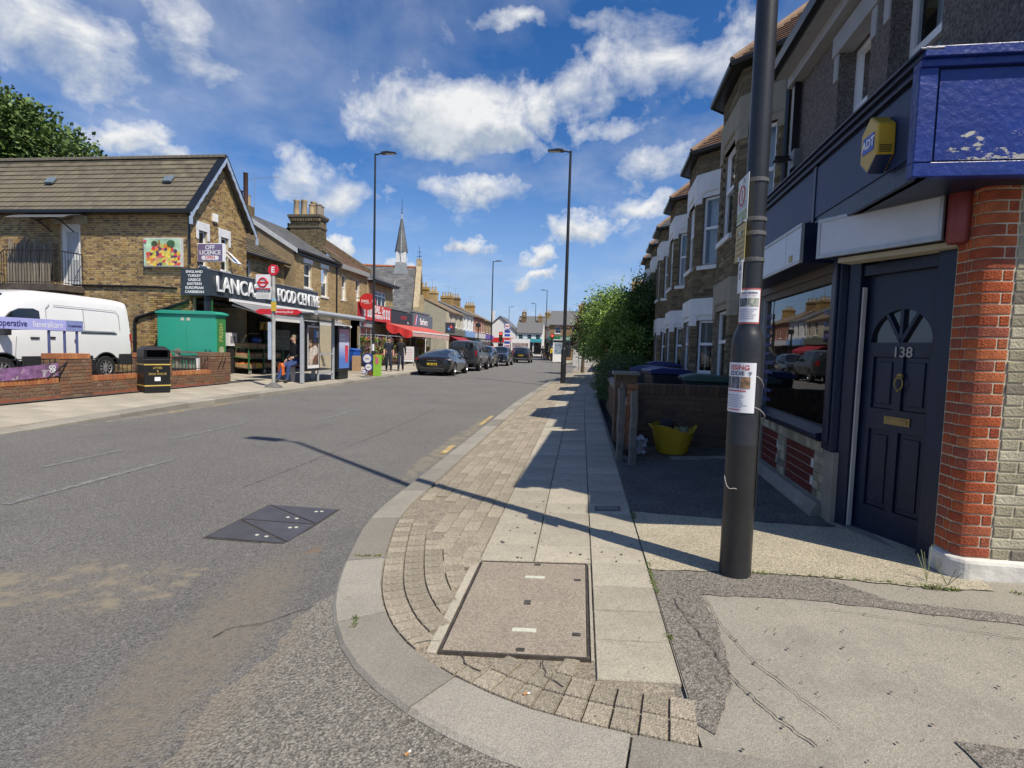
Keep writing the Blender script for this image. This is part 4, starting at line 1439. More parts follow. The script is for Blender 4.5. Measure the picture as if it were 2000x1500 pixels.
b.build('roof', SLATE, shop)
st = MB()
st.box(-2.75, -2.15, 1.2, 1.9, 5.0, 6.55)
st.box(-2.81, -2.09, 1.14, 1.96, 6.35, 6.45)
st.build('chimney', STOCKD, shop)
# floodlight and bracket at the far end of the roughcast
fl = thing('floodlight', 'small black floodlight on a bracket at the edge of the roughcast wall', 'light', tuple(SM @ Vector((-2.36, 0.30, 3.55))), SR)
MB().box(-0.06, 0.06, -0.03, 0.06, -0.1, 0.1).build('back_box', M('grey_box', (0.16, 0.165, 0.17), 0.5), fl)
MB().box(-0.12, 0.02, -0.22, -0.06, 0.0, 0.035).build('lamp_head', BLACK, fl)
MB().cyl((-0.05, -0.03, 0.01), (-0.05, -0.1, 0.01), 0.012).build('arm', BLACK, fl)
# ================================================================== BIG LAMP POST IN FRONT AND WHAT IS FIXED TO IT
POLE = M('black_lamp_post_paint', (0.022, 0.023, 0.025), 0.38, var=0.25, scale=3, speck=0.1, sscale=40, bump=0.05, bscale=15)
MSTAIN(POLE, [((0.10, 0.095, 0.085), 16.0, 0.72, 0.05, None, None)])
PX, PY = 0.97, 3.33
PZ = zr(PX, PY)
def lamp_post(label, x, y, z, adir, H=9.6, rb=0.09, group='tall black street lamps', detail=True, arm=0.75):
 t = thing('street_lamp', label, 'street lamp', (x, y, z), 0, group)
 n = 28 if detail else 12
 p = MB()
 hb = 1.38
 p.lathe([(0.0, -0.05), (rb, -0.05), (rb, 0.79), (rb + 0.001, 0.795), (rb, 0.80), (rb, hb - 0.02), (rb * 0.97, hb + 0.03), (rb * 0.85, hb + 0.07), (rb * 0.68, hb + 0.10), (rb * 0.68, hb + 0.12)], n)
 p.build('base', POLE, t, smooth=35)
 p = MB()
 p.lathe([(rb * 0.67, hb + 0.10), (rb * 0.60, H * 0.55), (rb * 0.45, H), (0.0, H)], n)
 p.build('shaft', POLE, t, smooth=35)
 a = MB()
 ca, sa = math.cos(adir), math.sin(adir)
 a.cyl((0, 0, H - 0.05), (ca * arm * 0.4, sa * arm * 0.4, H + 0.02), 0.035, 0.03, 8)
 a.build('bracket', POLE, t)
 a = MB()
 a.T = Matrix.Translation((0, 0, H)) @ Matrix.Rotation(adir, 4, 'Z')
 a.prism([(arm * 0.35, 0.0), (arm * 0.4, 0.06), (arm * 0.7, 0.09), (arm * 1.2, 0.05), (arm * 1.25, 0.02), (arm * 0.4, -0.02)], -0.12, 0.12, 'y')
 ln = a.build('lantern', POLE, t, bevel=0.01)
 a = MB()
 a.T = Matrix.Translation((0, 0, H)) @ Matrix.Rotation(adir, 4, 'Z')
 a.box(arm * 0.6, arm * 1.15, -0.09, 0.09, -0.012, 0.004)
 a.build('lens', M('lantern_lens', (0.5, 0.5, 0.48), 0.2), ln)
 if detail:
  d = MB()
  dr = rb + 0.004
  for i in range(6):
   t0, t1 = R(-38 + 12.7 * i), R(-38 + 12.7 * (i + 1))
   d.quad((dr * math.cos(t0), dr * math.sin(t0), 0.42), (dr * math.cos(t1), dr * math.sin(t1), 0.42), (dr * math.cos(t1), dr * math.sin(t1), 1.0), (dr * math.cos(t0), dr * math.sin(t0), 1.0))
  d.build('door', POLE, t)
  for z_ in (2.32, 2.10, 2.02, 1.87):
   s_ = MB()
   s_.lathe([(rb * 0.68, z_ - 0.012), (rb * 0.72, z_ - 0.01), (rb * 0.72, z_ + 0.01), (rb * 0.68, z_ + 0.012)], 20)
   s_.build('strap', M('grey_strap', (0.10, 0.10, 0.10), 0.5), t)
  for z_ in (2.32, 2.10, 2.02, 1.87):
   c_ = MB()
   c_.box(-0.085, -0.055, -0.035, -0.015, z_ - 0.012, z_ + 0.012)
   c_.build('clip', M('bright_clip', (0.55, 0.55, 0.52), 0.3, metal=0.7), t)
 return t
lamp_post('thick black street lamp in the foreground with posters on its base', PX, PY, PZ, R(170), H=9.72, rb=0.090)
def wrapped(parent, r, z0, z1, a0, a1, mat, name, n=16):
 b = MB()
 for i in range(n):
  t0, t1 = a0 + (a1 - a0) * i / n, a0 + (a1 - a0) * (i + 1) / n
  b.quad((r * math.cos(t0), r * math.sin(t0), z0), (r * math.cos(t1), r * math.sin(t1), z0), (r * math.cos(t1), r * math.sin(t1), z1), (r * math.cos(t0), r * math.sin(t0), z1))
 return b.build(name, mat, parent, smooth=60)
def wraptext(body, size, mat, parent, r, zc, ac, sx=1.0, bold=0.0, name='lettering'):
 o = text(body, size, mat, parent, Matrix.Identity(4), name=name, ext=0.0, bold=bold, sx=sx)
 for v in o.data.vertices:
  t = ac + v.co.x / r
  v.co = Vector((r * math.cos(t), r * math.sin(t), zc + v.co.y))
 return o
PAPER = M('white_paper', (0.74, 0.74, 0.76), 0.7, var=0.04, scale=6)
INKR = M('red_ink', (0.55, 0.10, 0.09), 0.7)
INKB = M('navy_ink', (0.03, 0.035, 0.10), 0.7)
INKG = M('grey_print', (0.30, 0.31, 0.40), 0.7, speck=0.3, sscale=200)
PHOTO1 = M('dog_photo_grey', (0.14, 0.14, 0.15), 0.6, var=0.9, scale=45)
PHOTO2 = M('dog_photo_brown', (0.26, 0.16, 0.09), 0.6, var=0.6, scale=40)
po = thing('missing_pet_poster', 'white missing pet poster with red heading tied round the lamp base', 'poster', (PX, PY, PZ))
AC = R(-124)
r1 = 0.0945
wrapped(po, r1, 0.985, 1.275, AC - R(58), AC + R(52), PAPER, 'sheet')
r2 = r1 + 0.0012
wraptext('ISSING', 0.040, INKR, po, r2, 1.245, AC - R(6), bold=0.001)
wraptext('EDDIE', 0.033, INKB, po, r2, 1.212, AC - R(14), bold=0.0008)
pw_ = MB()
for (dx, dz, q) in ((0.052, -0.003, 0.006), (0.044, 0.006, 0.0028), (0.049, 0.010, 0.0028), (0.055, 0.010, 0.0028), (0.060, 0.006, 0.0028)):
 a = AC + dx / r2
 pw_.ball((r2 * math.cos(a), r2 * math.sin(a), 1.211 + dz), (0.002 + q * 0.3, 0.002 + q * 0.3, q), 6, 4)
pw_.build('paw_mark', INKB, po)
for (a0, a1, m) in ((-56, -38, PHOTO1), (-35, -2, PHOTO1), (0, 33, PHOTO2)):
 wrapped(po, r2, 1.125, 1.193, AC + R(a0), AC + R(a1), m, 'photo', 6)
wrapped(po, r2, 1.107, 1.115, AC - R(50), AC + R(20), INKR, 'text_line', 6)
for i in range(8):
 wrapped(po, r2, 1.085 - i * 0.010, 1.0885 - i * 0.010, AC - R(52), AC + R(random.uniform(5, 30)), INKG, 'text_line', 6)
wrapped(po, r2, 0.998, 1.004, AC - R(45), AC + R(5), INKR, 'text_line', 6)
po2 = thing('lost_dog_notice', 'small red-edged notice with dog photos above the lamp shoulder', 'poster', (PX, PY, PZ))
AC2 = R(-112)
r3 = 0.0635
wrapped(po2, r3, 1.50, 1.705, AC2 - R(62), AC2 + R(62), M('red_edge_paper', (0.42, 0.10, 0.10), 0.6), 'border')
wrapped(po2, r3 + 0.001, 1.51, 1.695, AC2 - R(57), AC2 + R(57), PAPER, 'sheet')
wraptext('DOG MISSING', 0.0145, INKB, po2, r3 + 0.002, 1.677, AC2, bold=0.0004)
wraptext('HAVE YOU SEEN', 0.010, INKR, po2, r3 + 0.002, 1.661, AC2)
wrapped(po2, r3 + 0.002, 1.60, 1.648, AC2 - R(52), AC2 - R(8), PHOTO1, 'photo', 6)
wrapped(po2, r3 + 0.002, 1.60, 1.648, AC2 - R(5), AC2 + R(50), M('dog_photo_pale', (0.30, 0.32, 0.27), 0.6, var=0.8, scale=60), 'photo', 6)
for i in range(6):
 wrapped(po2, r3 + 0.002, 1.582 - i * 0.011, 1.586 - i * 0.011, AC2 - R(50), AC2 + R(random.uniform(20, 48)), INKG, 'text_line', 6)
# flat plates facing the road
TYP = TF((PX - 0.068, PY - 0.115, PZ), (0, 1, 0), (1, 0, 0), (0, 0, 1))
def plate(name, lab, y0, y1, z0, z1, x, mat):
 t = thing(name, lab, 'sign', (PX - x, PY, PZ))
 MB().box(-0.002, 0.002, y0, y1, z0, z1).build('plate', mat, t, bevel=0.002)
 return t
PARK = M('pale_parking_plate', (0.60, 0.64, 0.60), 0.4, var=0.08, scale=9)
t = plate('parking_sign', 'pale parking plate with a red ring, uppermost on the foreground lamp post', -0.11, 0.09, 2.085, 2.345, 0.075, PARK)
b = MB()
b.T = TF((-0.0035, 0, 2.24), (0, 1, 0), (1, 0, 0), (0, 0, 1))
b.tube([(0.055 * math.cos(q), 0, 0.055 * math.sin(q)) for q in [2 * PI * i / 24 for i in range(25)]], 0.004, 4)
b.box(-0.004, 0.004, -0.001, 0.001, -0.03, 0.03)
b.build('red_ring', INKR, t)
b = MB()
b.box(-0.0035, -0.0022, -0.10, 0.08, 2.095, 2.15)
b.build('green_band', M('olive_band', (0.36, 0.40, 0.20), 0.5), t)
b = MB()
for i in range(3):
 b.box(-0.0035, -0.0022, -0.09, 0.06, 2.165 - i * 0.0 + i * 0.013, 2.169 + i * 0.013)
b.build('text_line', INKG, t)
t = plate('notice_plate', 'yellowed notice plate below the parking control plate on the lamp post', -0.10, 0.09, 1.865, 2.075, 0.075, M('yellowed_plate', (0.46, 0.36, 0.14), 0.5, var=0.2, scale=12))
b = MB()
for i in range(5):
 b.box(-0.0035, -0.0022, -0.08, 0.065, 1.90 + i * 0.03, 1.91 + i * 0.03)
b.build('text_line', M('brown_print', (0.30, 0.20, 0.07), 0.6), t)
t = plate('number_strip', 'narrow white number strip with a 5 on the lamp post', -0.045, 0.035, 1.68, 1.86, 0.066, PAPER)
text('A\n5', 0.05, M('black_ink', (0.02, 0.02, 0.02), 0.6), t, frame((-0.0028, -0.005, 1.80), (0, -1, 0), (0, 0, 1)), ext=0.0004, bold=0.001)
# loose cable ties
for (zc, a0, dr, lab) in ((1.20, -70, 0.012, 'pinkish cable tie beside the pet poster'), (1.02, -70, 0.03, 'loose white tie end hanging below the pet poster'), (0.60, -172, 0.022, 'white wire loop low on the left of the lamp base')):
 b = MB()
 pts = []
 for i in range(9):
  a = R(a0 + 7 * i)
  rr_ = 0.092 + dr * math.sin(PI * i / 8)
  pts.append((rr_ * math.cos(a), rr_ * math.sin(a), zc - 0.01 * i + (0.05 if 'loop' in lab else 0.02) * math.sin(i)*0.3))
 b.tube(pts, 0.0015, 5)
 tag(b.build('cable_tie', M('tie_white', (0.6, 0.52, 0.5), 0.5), None, (PX, PY, PZ)), lab, 'cable tie')
# ================================================================== RIGHT-HAND TERRACE
HR = R(-92.1)
HD = (math.sin(R(2.1)), math.cos(R(2.1)))
BEIGE = M('weathered_stone', (0.30, 0.265, 0.19), 0.85, var=0.15, scale=4, bump=0.3, bscale=30)
TILEN = TILER
def tile_plane(parent, mat, pts, gauge=0.11, wid=0.17, indiv=0, thick=0.018, name='roof_tile', base=None):
 """courses of separate tiles on a planar polygon pts = [eave_a, eave_b, top_b, top_a] (3-D)"""
 A, B, Ct, Dt = [Vector(p) for p in pts]
 u = (B - A).normalized()
 nrm = (B - A).cross(Dt - A).normalized()
 if nrm.z < 0:
  nrm = -nrm
 v = nrm.cross(u)
 if v.dot(Dt - A) < 0:
  v = -v
 H = v.dot(Dt - A)
 L = (B - A).length
 ta, tb = u.dot(Dt - A), u.dot(Ct - A)
 b = MB()
 b.add([A - nrm * 0.01, B - nrm * 0.01, Ct - nrm * 0.01, Dt - nrm * 0.01], [(0, 1, 2, 3)])
 base = b.build('roof_slope', base or mat, parent)
 out = []
 r = 0
 y = 0.0
 while y < H - 0.02:
  h = min(gauge, H - y)
  f = y / H
  x0, x1 = ta * f, L + (tb - L) * f
  x = x0 - (wid / 2 if r % 2 else 0)
  while x < x1:
   a, c = max(x, x0), min(x + wid - 0.004, x1)
   if c - a > 0.02:
    out.append((a, c, y, h))
   x += wid
  y += gauge
  r += 1
 mb = MB()
 for k, (a, c, y, h) in enumerate(out):
  lift = thick
  p = [A + u * a + v * y + nrm * lift, A + u * c + v * y + nrm * lift, A + u * c + v * (y + h * 1.02) + nrm * 0.002, A + u * a + v * (y + h * 1.02) + nrm * 0.002,
             A + u * a + v * y, A + u * c + v * y]
  fs = [(0, 1, 2, 3), (0, 4, 5, 1), (0, 3, 4), (1, 5, 2)]
  if k < indiv:
   q = MB()
   q.add([w - p[4] for w in p], fs)
   q.build(name, mat, parent, tuple(p[4]))
  else:
   mb.add(p, fs)
 if mb.f:
  mb.build(name + 's', mat, base if False else parent, kind='stuff')
 return base
def bay_house(label, a, lint, roofmat, nind=0, curt=0.35, topwin=0.0, x_right=2.35, x_left=-1.35):
 x = 2.1 + HD[0] * a
 y = 4.37 + HD[1] * a
 Z0 = 0.25
 t = thing('terraced_house', label, 'house', (x, y, Z0), HR, 'bay-fronted terraced houses on the right')
 f = 0.62
 d = 0.52
 cw = 0.56
 P = [(-f - cw, d), (-f, 0), (f, 0), (f + cw, d)]          # left (far) cant, front, near cant
 zt = 5.58
 faces = []
 for i in range(3):
  p, q = P[i], P[i + 1]
  L = math.dist(p, q)
  u = ((q[0] - p[0]) / L, (q[1] - p[1]) / L, 0)
  faces.append((TF((p[0], p[1], 0), u, (-u[1], u[0], 0), (0, 0, 1)), L))
 core = MB()
 lows, ups = (0.88, 2.02), (3.2, 4.66)
 for i, (T, L) in enumerate(faces):
  m = 0.20 if i == 1 else 0.17
  holes = [(m, L - m, *lows), (m, L - m, *ups)]
  wall_holes(core, T, L, zt, 0.2, holes)
 mr = d
 TM = TF((x_left, mr, 0), (1, 0, 0), (0, 1, 0), (0, 0, 1))
 LM = x_right - x_left
 bay0, bay1 = -f - cw - x_left, f + cw - x_left
 door = (1.36 - x_left, 2.12 - x_left, 0.0, 2.25)
 mh = [door, (1.42 - x_left, 2.02 - x_left, 3.35, 4.55)]
 wall_holes(core, TM, LM, zt, 0.22, mh + [(bay0, bay1, -1, 9)])
 core.build('wall', MORTARD, t)
 nleft = nind
 for i in (2, 1, 0):
  T, L = faces[i]
  m = 0.20 if i == 1 else 0.17
  hol = [(m, L - m, lows[0], lows[1]), (m, L - m, *ups), (-1, 9, lows[1], lows[1] + 0.48), (-1, 9, ups[1], ups[1] + 0.52)]
  use = min(nleft, 110)
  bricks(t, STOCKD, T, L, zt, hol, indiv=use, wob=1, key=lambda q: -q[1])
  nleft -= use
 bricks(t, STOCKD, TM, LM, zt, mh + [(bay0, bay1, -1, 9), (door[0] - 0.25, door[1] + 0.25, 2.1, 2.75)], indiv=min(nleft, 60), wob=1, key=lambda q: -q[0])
 # dressings over the windows, carved step ends
 for i, (T, L) in enumerate(faces):
  m = 0.20 if i == 1 else 0.17
  for (z0, z1, hh) in ((lows[0], lows[1], 0.48), (ups[0], ups[1], 0.52)):
   b = MB()
   b.T = T
   b.box(-0.01, L + 0.01, -0.028, 0.1, z1 + 0.10, z1 + hh)
   b.box(-0.01, m - 0.02, -0.026, 0.1, z1 - 0.12, z1 + 0.10)
   b.box(L - m + 0.02, L + 0.01, -0.026, 0.1, z1 - 0.12, z1 + 0.10)
   b.prism([(m - 0.02, z1 + 0.101), (m + 0.05, z1 + 0.101), (m - 0.02, z1 + 0.03)], -0.024, 0.09, 'y')
   b.prism([(L - m + 0.02, z1 + 0.101), (L - m - 0.05, z1 + 0.101), (L - m + 0.02, z1 + 0.03)], -0.024, 0.09, 'y')
   b.box(m + 0.05, L - m - 0.05, -0.04, 0.05, z1 + 0.12, z1 + 0.15)
   b.box(m - 0.02, L - m + 0.02, -0.012, 0.1, z1, z1 + 0.10)
   b.build('lintel', lint, t, bevel=0.006)
   sash(t, T, m, L - m, z0, z1, deep=0.06, mid=0.55, fw=0.05, curtain=curt if z0 > 2 else 0.18)
 # bay eaves, gutter, hipped tile roof
 E = [(-f - cw - 0.2, d), (-f - 0.1, -0.18), (f + 0.1, -0.18), (f + cw + 0.2, d)]
 b = MB()
 b.prism([(p[0] * 0.985, p[1] + 0.03) for p in E], zt, zt + 0.05, 'z')
 b.build('bay_soffit', BLACK, t)
 b = MB()
 for p, q in zip(E, E[1:]):
  b.cyl((p[0], p[1], zt + 0.04), (q[0], q[1], zt + 0.04), 0.052, n=8)
 b.cyl((f + cw + 0.12, d - 0.06, 0.0), (f + cw + 0.12, d - 0.06, zt), 0.035, n=8)
 b.build('bay_gutter', BLACK, t)
 top = (0, d + 0.55, zt + 1.25)
 topL, topR = (-0.28, d + 0.5, zt + 1.08), (0.28, d + 0.5, zt + 1.08)
 e3 = [(p[0], p[1], zt + 0.07) for p in E]
 tile_plane(t, roofmat, [e3[1], e3[2], topR, topL], 0.13, 0.17)
 tile_plane(t, roofmat, [e3[2], e3[3], (0.29, d + 0.52, zt + 1.08), topR], 0.13, 0.17)
 tile_plane(t, roofmat, [e3[0], e3[1], topL, (-0.29, d + 0.52, zt + 1.08)], 0.13, 0.17)
 b = MB()
 for p, q in ((e3[2], topR), (e3[1], topL), (topL, topR)):
  b.cyl(Vector(p) + Vector((0, 0, 0.02)), Vector(q) + Vector((0, 0, 0.02)), 0.06, n=8)
 b.build('hip_tile', M('clay_ridge', (0.26, 0.17, 0.11), 0.85, var=0.25, scale=6), t)
 # main eaves and roof
 b = MB()
 b.box(x_left, x_right, d - 0.12, d + 0.02, zt - 0.06, zt + 0.02)
 b.build('eaves_board', BLACK, t)
 b = MB()
 b.prism([(d - 0.16, zt + 0.0), (d + 3.2, zt + 1.95), (d + 6.4, zt), (d + 6.4, zt - 0.1), (d + 3.2, zt + 1.83), (d - 0.16, zt - 0.1)], x_left + 0.002, x_right - 0.002, 'x')
 b.build('roof', SLATE, t)
 b = MB()
 b.box(x_left, x_right, d + 6.1, d + 6.3, 0, zt)
 b.box(x_left, x_left + 0.2, d + 0.22, d + 6.1, 0, zt + 0.1)
 b.build('rear_wall', MORTARD, t)
 b = MB()
 b.box(x_left - 0.25, x_left + 0.35, d + 2.6, d + 3.8, zt + 1.2, zt + 2.55)
 b.box(x_left - 0.3, x_left + 0.4, d + 2.55, d + 3.85, zt + 2.35, zt + 2.45)
 st = b.build('chimney', STOCKD, t)
 for k in range(4):
  b = MB()
  b.lathe([(0.11, 0), (0.09, 0.3), (0.11, 0.34), (0.08, 0.34), (0.08, 0.1)], 10, (x_left + 0.05, d + 2.8 + 0.27 * k, zt + 2.55))
  b.build('chimney_pot', M('buff_pot', (0.42, 0.33, 0.2), 0.8, var=0.2), st)
 # recessed porch
 b = MB()
 b.T = TM
 b.box(door[0] - 0.24, door[1] + 0.24, -0.03, 0.1, 2.25, 2.74)
 b.prism([(door[0] - 0.24, 2.251), (door[0] + 0.06, 2.251), (door[0] - 0.0, 2.12), (door[0] - 0.24, 2.12)], -0.03, 0.1, 'y')
 b.build('porch_arch', BEIGE, t, bevel=0.01)
 b = MB()
 b.T = TM
 b.box(door[0], door[1], 0.75, 0.80, 0.0, 2.25)
 b.box(door[0] - 0.02, door[0], 0.2, 0.8, 0, 2.25)
 b.box(door[1], door[1] + 0.02, 0.2, 0.8, 0, 2.25)
 pd = b.build('front_door', M('dark_door', (0.03, 0.028, 0.03), 0.5), t)
 sash(t, TM, *mh[1], deep=0.08, mid=0.5, curtain=0.3)
 return t
BH = [(5.0, 'nearest bay-fronted brick house with stone-coloured dressings, beside the roughcast shop', BEIGE, TILEN, 280),
      (8.7, 'second bay-fronted brick house, white dressings and red-brown bay roof, beside the stone-dressed one', STONEW, TILEN, 240),
      (12.35, 'third bay-fronted brick house from the shop, white dressings', STONEW, TILEN, 0),
      (16.05, 'fourth bay-fronted brick house from the shop, dark bay roof', STONEW, SLATE, 0),
      (19.1, 'fifth bay-fronted brick house from the shop, partly behind the tree', STONEW, SLATE, 0),
      (22.4, 'farthest bay-fronted brick house, tucked against the tree', STONEW, SLATE, 0)]
for k, (a, lab, li, rm, ni) in enumerate(BH):
 nxt = (a - BH[k - 1][0]) if k else 2.9
 bay_house(lab, a, li, rm, ni, curt=(0.5, 0.5, 0.2, 0.3, 0.1, 0.2)[k], x_right=min(2.36, nxt - 1.35 + 0.0) if k else 2.3, x_left=-1.348)
# ------------------------------------------------------------------ front garden
SOOT = MR('sooty_garden_brick', [(0.15, 0.095, 0.06), (0.20, 0.12, 0.07), (0.12, 0.08, 0.055), (0.17, 0.10, 0.065), (0.11, 0.075, 0.06)], grime=0.4)
gw = thing('garden_wall', 'low sooty brick wall between the shop yard and the bins', 'wall', (0.80, 7.72, 0.20))
b = MB()
b.box(0, 1.35, 0.01, 0.20, 0, 0.90)
b.build('wall_core', MORTARD, gw)
bricks(gw, SOOT, TF((0, 0.0, 0), (1, 0, 0), (0, 1, 0), (0, 0, 1)), 1.35, 0.76, indiv=120, d=0.006, wob=1, bond='stretcher')
for i in range(17):
 b = MB()
 b.box(0, 0.075, 0, 0.215, 0, 0.135)
 b.build('brick', SOOT, gw, (0.004 + i * 0.0795, -0.012, 0.77), bevel=0.005)
fw_ = thing('garden_wall', 'low brick wall with pier along the pavement beside the hedge', 'wall', (0.64, 7.62, 0.18))
b = MB()
b.box(0.012, 0.15, 0.01, 5.6, 0, 0.70)
b.build('wall_core', MORTARD, fw_)
bricks(fw_, SOOT, TF((0.0, 5.6, 0), (0, -1, 0), (1, 0, 0), (0, 0, 1)), 5.6, 0.66, indiv=140, d=0.0, key=lambda q: -q[0], bond='stretcher')
bricks(fw_, COPING, TF((0.02, 0.0, 0), (1, 0, 0), (0, 1, 0), (0, 0, 1)), 0.14, 0.95, indiv=20, d=0.004, bond='stretcher', bl=0.14)
b = MB()
b.box(0.0, 0.32, 0.0, 0.30, 0.0, 1.02)
b.T = None
pr = b.build('pier', SOOT, fw_, (-0.12, 0.55, 0))
bricks(fw_, SOOT, TF((-0.12, 0.55, 0), (1, 0, 0), (0, 1, 0), (0, 0, 1)), 0.32, 1.02, indiv=30, d=0.006, bond='stretcher')
bricks(fw_, SOOT, TF((-0.12, 0.85, 0), (0, -1, 0), (1, 0, 0), (0, 0, 1)), 0.30, 1.02, indiv=30, d=0.006, bond='stretcher')
b = MB()
b.box(-0.16, 0.24, 0.50, 0.90, 1.02, 1.07)
b.build('pier_cap', CONC, fw_, bevel=0.01)
b = MB()
b.prism([(-0.02, 0.70), (0.17, 0.70), (0.17, 0.74), (0.075, 0.78), (-0.02, 0.74)], 0.86, 5.6, 'y')
b.build('coping', CONC, fw_)
WOODG = M('grey_weathered_timber', (0.16, 0.145, 0.125), 0.9, var=0.35, scale=7, bump=0.6, bscale=40)
for (x, y, h, w, lab) in ((0.50, 6.62, 0.93, 0.07, 'rough leaning grey timber post nearer the pavement'), (0.635, 6.42, 0.90, 0.075, 'square grey timber gate post beside the shop yard')):
 b = MB()
 n = 6
 for i in range(n):
  z0, z1 = h * i / n, h * (i + 1) / n
  o0, o1 = 0.006 * math.sin(i * 2.1 + x * 9), 0.006 * math.sin((i + 1) * 2.1 + x * 9)
  b.hexa([(o0 - w / 2, -w / 2, z0), (o0 + w / 2, -w / 2, z0), (o0 + w / 2, w / 2, z0), (o0 - w / 2, w / 2, z0), (o1 - w / 2, -w / 2, z1), (o1 + w / 2, -w / 2, z1), (o1 + w / 2, w / 2, z1), (o1 - w / 2, w / 2, z1 - (0.03 if i == n - 1 else 0))])
 tag(b.build('timber_post', WOODG, None, (x, y, zr(x, y) - 0.02), rotz=0.2, bevel=0.004), lab, 'post')
fp = thing('timber_boards', 'narrow run of split grey boards between the posts and the wall', 'fence', (0.52, 6.70, zr(0.5, 6.7)))
for i in range(7):
 b = MB()
 hh = random.uniform(0.84, 0.95)
 b.box(-0.008, 0.008, 0, 0.085, 0, hh)
 b.build('board', WOODG, fp, (random.uniform(-0.006, 0.006) + 0.004 * i, 0.09 * i, 0))
# yellow tub full of rubbish
YT = M('dirty_yellow_plastic', (0.45, 0.30, 0.015), 0.5, var=0.2, scale=4)
MSTAIN(YT, [((0.10, 0.08, 0.02), 5.0, 0.60, 0.2, None, None)])
tub = thing('rubble_tub', 'dirty yellow flexible tub holding a bucket lid and rags', 'tub', (1.22, 7.2, 0.25))
b = MB()
b.lathe([(0.0, 0.0), (0.185, 0.0), (0.20, 0.03), (0.262, 0.30), (0.272, 0.33), (0.262, 0.335), (0.25, 0.30), (0.19, 0.05), (0.0, 0.04)], 28)
for v in range(len(b.v)):
 x, y, z = b.v[v]
 if z > 0.2:
  b.v[v] = (x * 1.03, y, z - 0.035 * (x / 0.27) + 0.02 * math.cos(3 * math.atan2(y, x)))
b.build('tub_body', YT, tub, smooth=40)
for s_ in (-1, 1):
 b = MB()
 b.tube([(s_ * (0.25 + 0.05 * math.sin(PI * i / 8)), -0.08 + 0.02 * i, 0.31 + 0.05 * math.sin(PI * i / 8)) for i in range(9)], 0.014, 7)
 b.build('handle', YT, tub)
b = MB()
b.ball((-0.07, 0.05, 0.34), (0.10, 0.10, 0.10), 12, 8)
tag(b.build('dark_sack', M('dark_rag', (0.02, 0.02, 0.022), 0.8, bump=0.6, bscale=12), None, (1.22, 7.2, 0.25), smooth=60), 'dark sack poking out of the yellow tub', 'sack')
b = MB()
b.lathe([(0.0, 0.10), (0.055, 0.10), (0.06, 0.08), (0.068, 0.06), (0.06, 0.0), (0.0, 0.0)], 16)
tag(b.build('gas_mask_filter', M('olive_plastic', (0.20, 0.20, 0.10), 0.4, var=0.3), None, (1.34, 7.12, 0.50), smooth=40), 'olive plastic canister lying in the yellow tub', 'canister')
lp = MB()
for i in range(26):
 p = Vector((0.70 + random.uniform(0, 0.13), 7.1 + random.uniform(-0.25, 0.2), 0.27 + random.uniform(0, 0.24) * (0.5 + 0.5 * random.random())))
 d = Vector((random.uniform(-1, 1), random.uniform(-1, 1), random.uniform(-0.6, 0.6))).normalized() * 0.06
 e = d.orthogonal().normalized() * 0.035
 lp.quad(p - d - e, p + d - e * 0.6, p + d + e, p - d + e * 0.8)
tag(lp.build('crumpled_paper', M('waste_paper', (0.42, 0.43, 0.46), 0.8, var=0.5, scale=18)), 'heap of crumpled printed paper by the gate post', 'litter')
gb = MB()
for i in range(420):
 x_, y_ = random.uniform(0.7, 1.9), random.uniform(6.55, 7.6)
 z_ = zr(x_, y_) + 0.004
 s_ = random.uniform(0.006, 0.02)
 q = random.uniform(0, 3.1)
 gb.quad((x_, y_, z_), (x_ + s_ * math.cos(q), y_ + s_ * math.sin(q), z_ + s_ * 0.3), (x_ + s_ * math.cos(q + 1.3), y_ + s_ * math.sin(q + 1.3), z_ + s_ * 0.5), (x_ - s_ * math.sin(q), y_ + s_ * math.cos(q), z_ + 0.002))
o = gb.build('leaf_litter', M('dry_leaf', (0.16, 0.12, 0.07), 0.8, var=0.6, scale=30), kind='stuff')
tag(o, 'dry leaves and crumbs scattered over the yard floor', 'leaf litter')
# wheelie bins
def bin_(label, x, y, z, rz, lidc, bodyc, h=1.02):
 t = thing('wheelie_bin', label, 'bin', (x, y, z), rz, 'wheelie bins in the front garden')
 b = MB()
 w0, w1, d0, d1 = 0.24, 0.29, 0.25, 0.36
 b.hexa([(-w0, -d0, 0.04), (w0, -d0, 0.04), (w0, d0, 0.04), (-w0, d0, 0.04), (-w1, -d1, h - 0.08), (w1, -d1, h - 0.08), (w1, d1, h - 0.08), (-w1, d1, h - 0.08)])
 b.build('bin_body', bodyc, t, bevel=0.03)
 b = MB()
 b.prism([(-d1 - 0.03, h - 0.08), (-d1 - 0.03, h - 0.045), (-d1 * 0.4, h + 0.02), (d1 * 0.6, h + 0.03), (d1 + 0.04, h - 0.01), (d1 + 0.04, h - 0.08)], -w1 - 0.02, w1 + 0.02, 'x')
 b.build('lid', lidc, t, bevel=0.015)
 b = MB()
 b.cyl((-w1 * 0.8, d1 + 0.05, h - 0.04), (w1 * 0.8, d1 + 0.05, h - 0.04), 0.016)
 b.build('handle_bar', bodyc, t)
 for s_ in (-1, 1):
  b = MB()
  b.cyl((s_ * w0 - 0.02, d0 - 0.02, 0.1), (s_ * w0 + 0.03, d0 - 0.02, 0.1), 0.1, n=14)
  b.build('wheel', BLACK, t)
 return t
BLUEL = M('blue_bin_lid', (0.025, 0.04, 0.15), 0.45, var=0.15)
GREENL = M('green_bin_lid', (0.05, 0.10, 0.08), 0.45, var=0.15)
BINB = M('black_bin_body', (0.02, 0.022, 0.025), 0.6)
bin_('blue-lidded wheelie bin nearest the hedge', 1.36, 10.3, 0.25, 1.3, BLUEL, BINB)
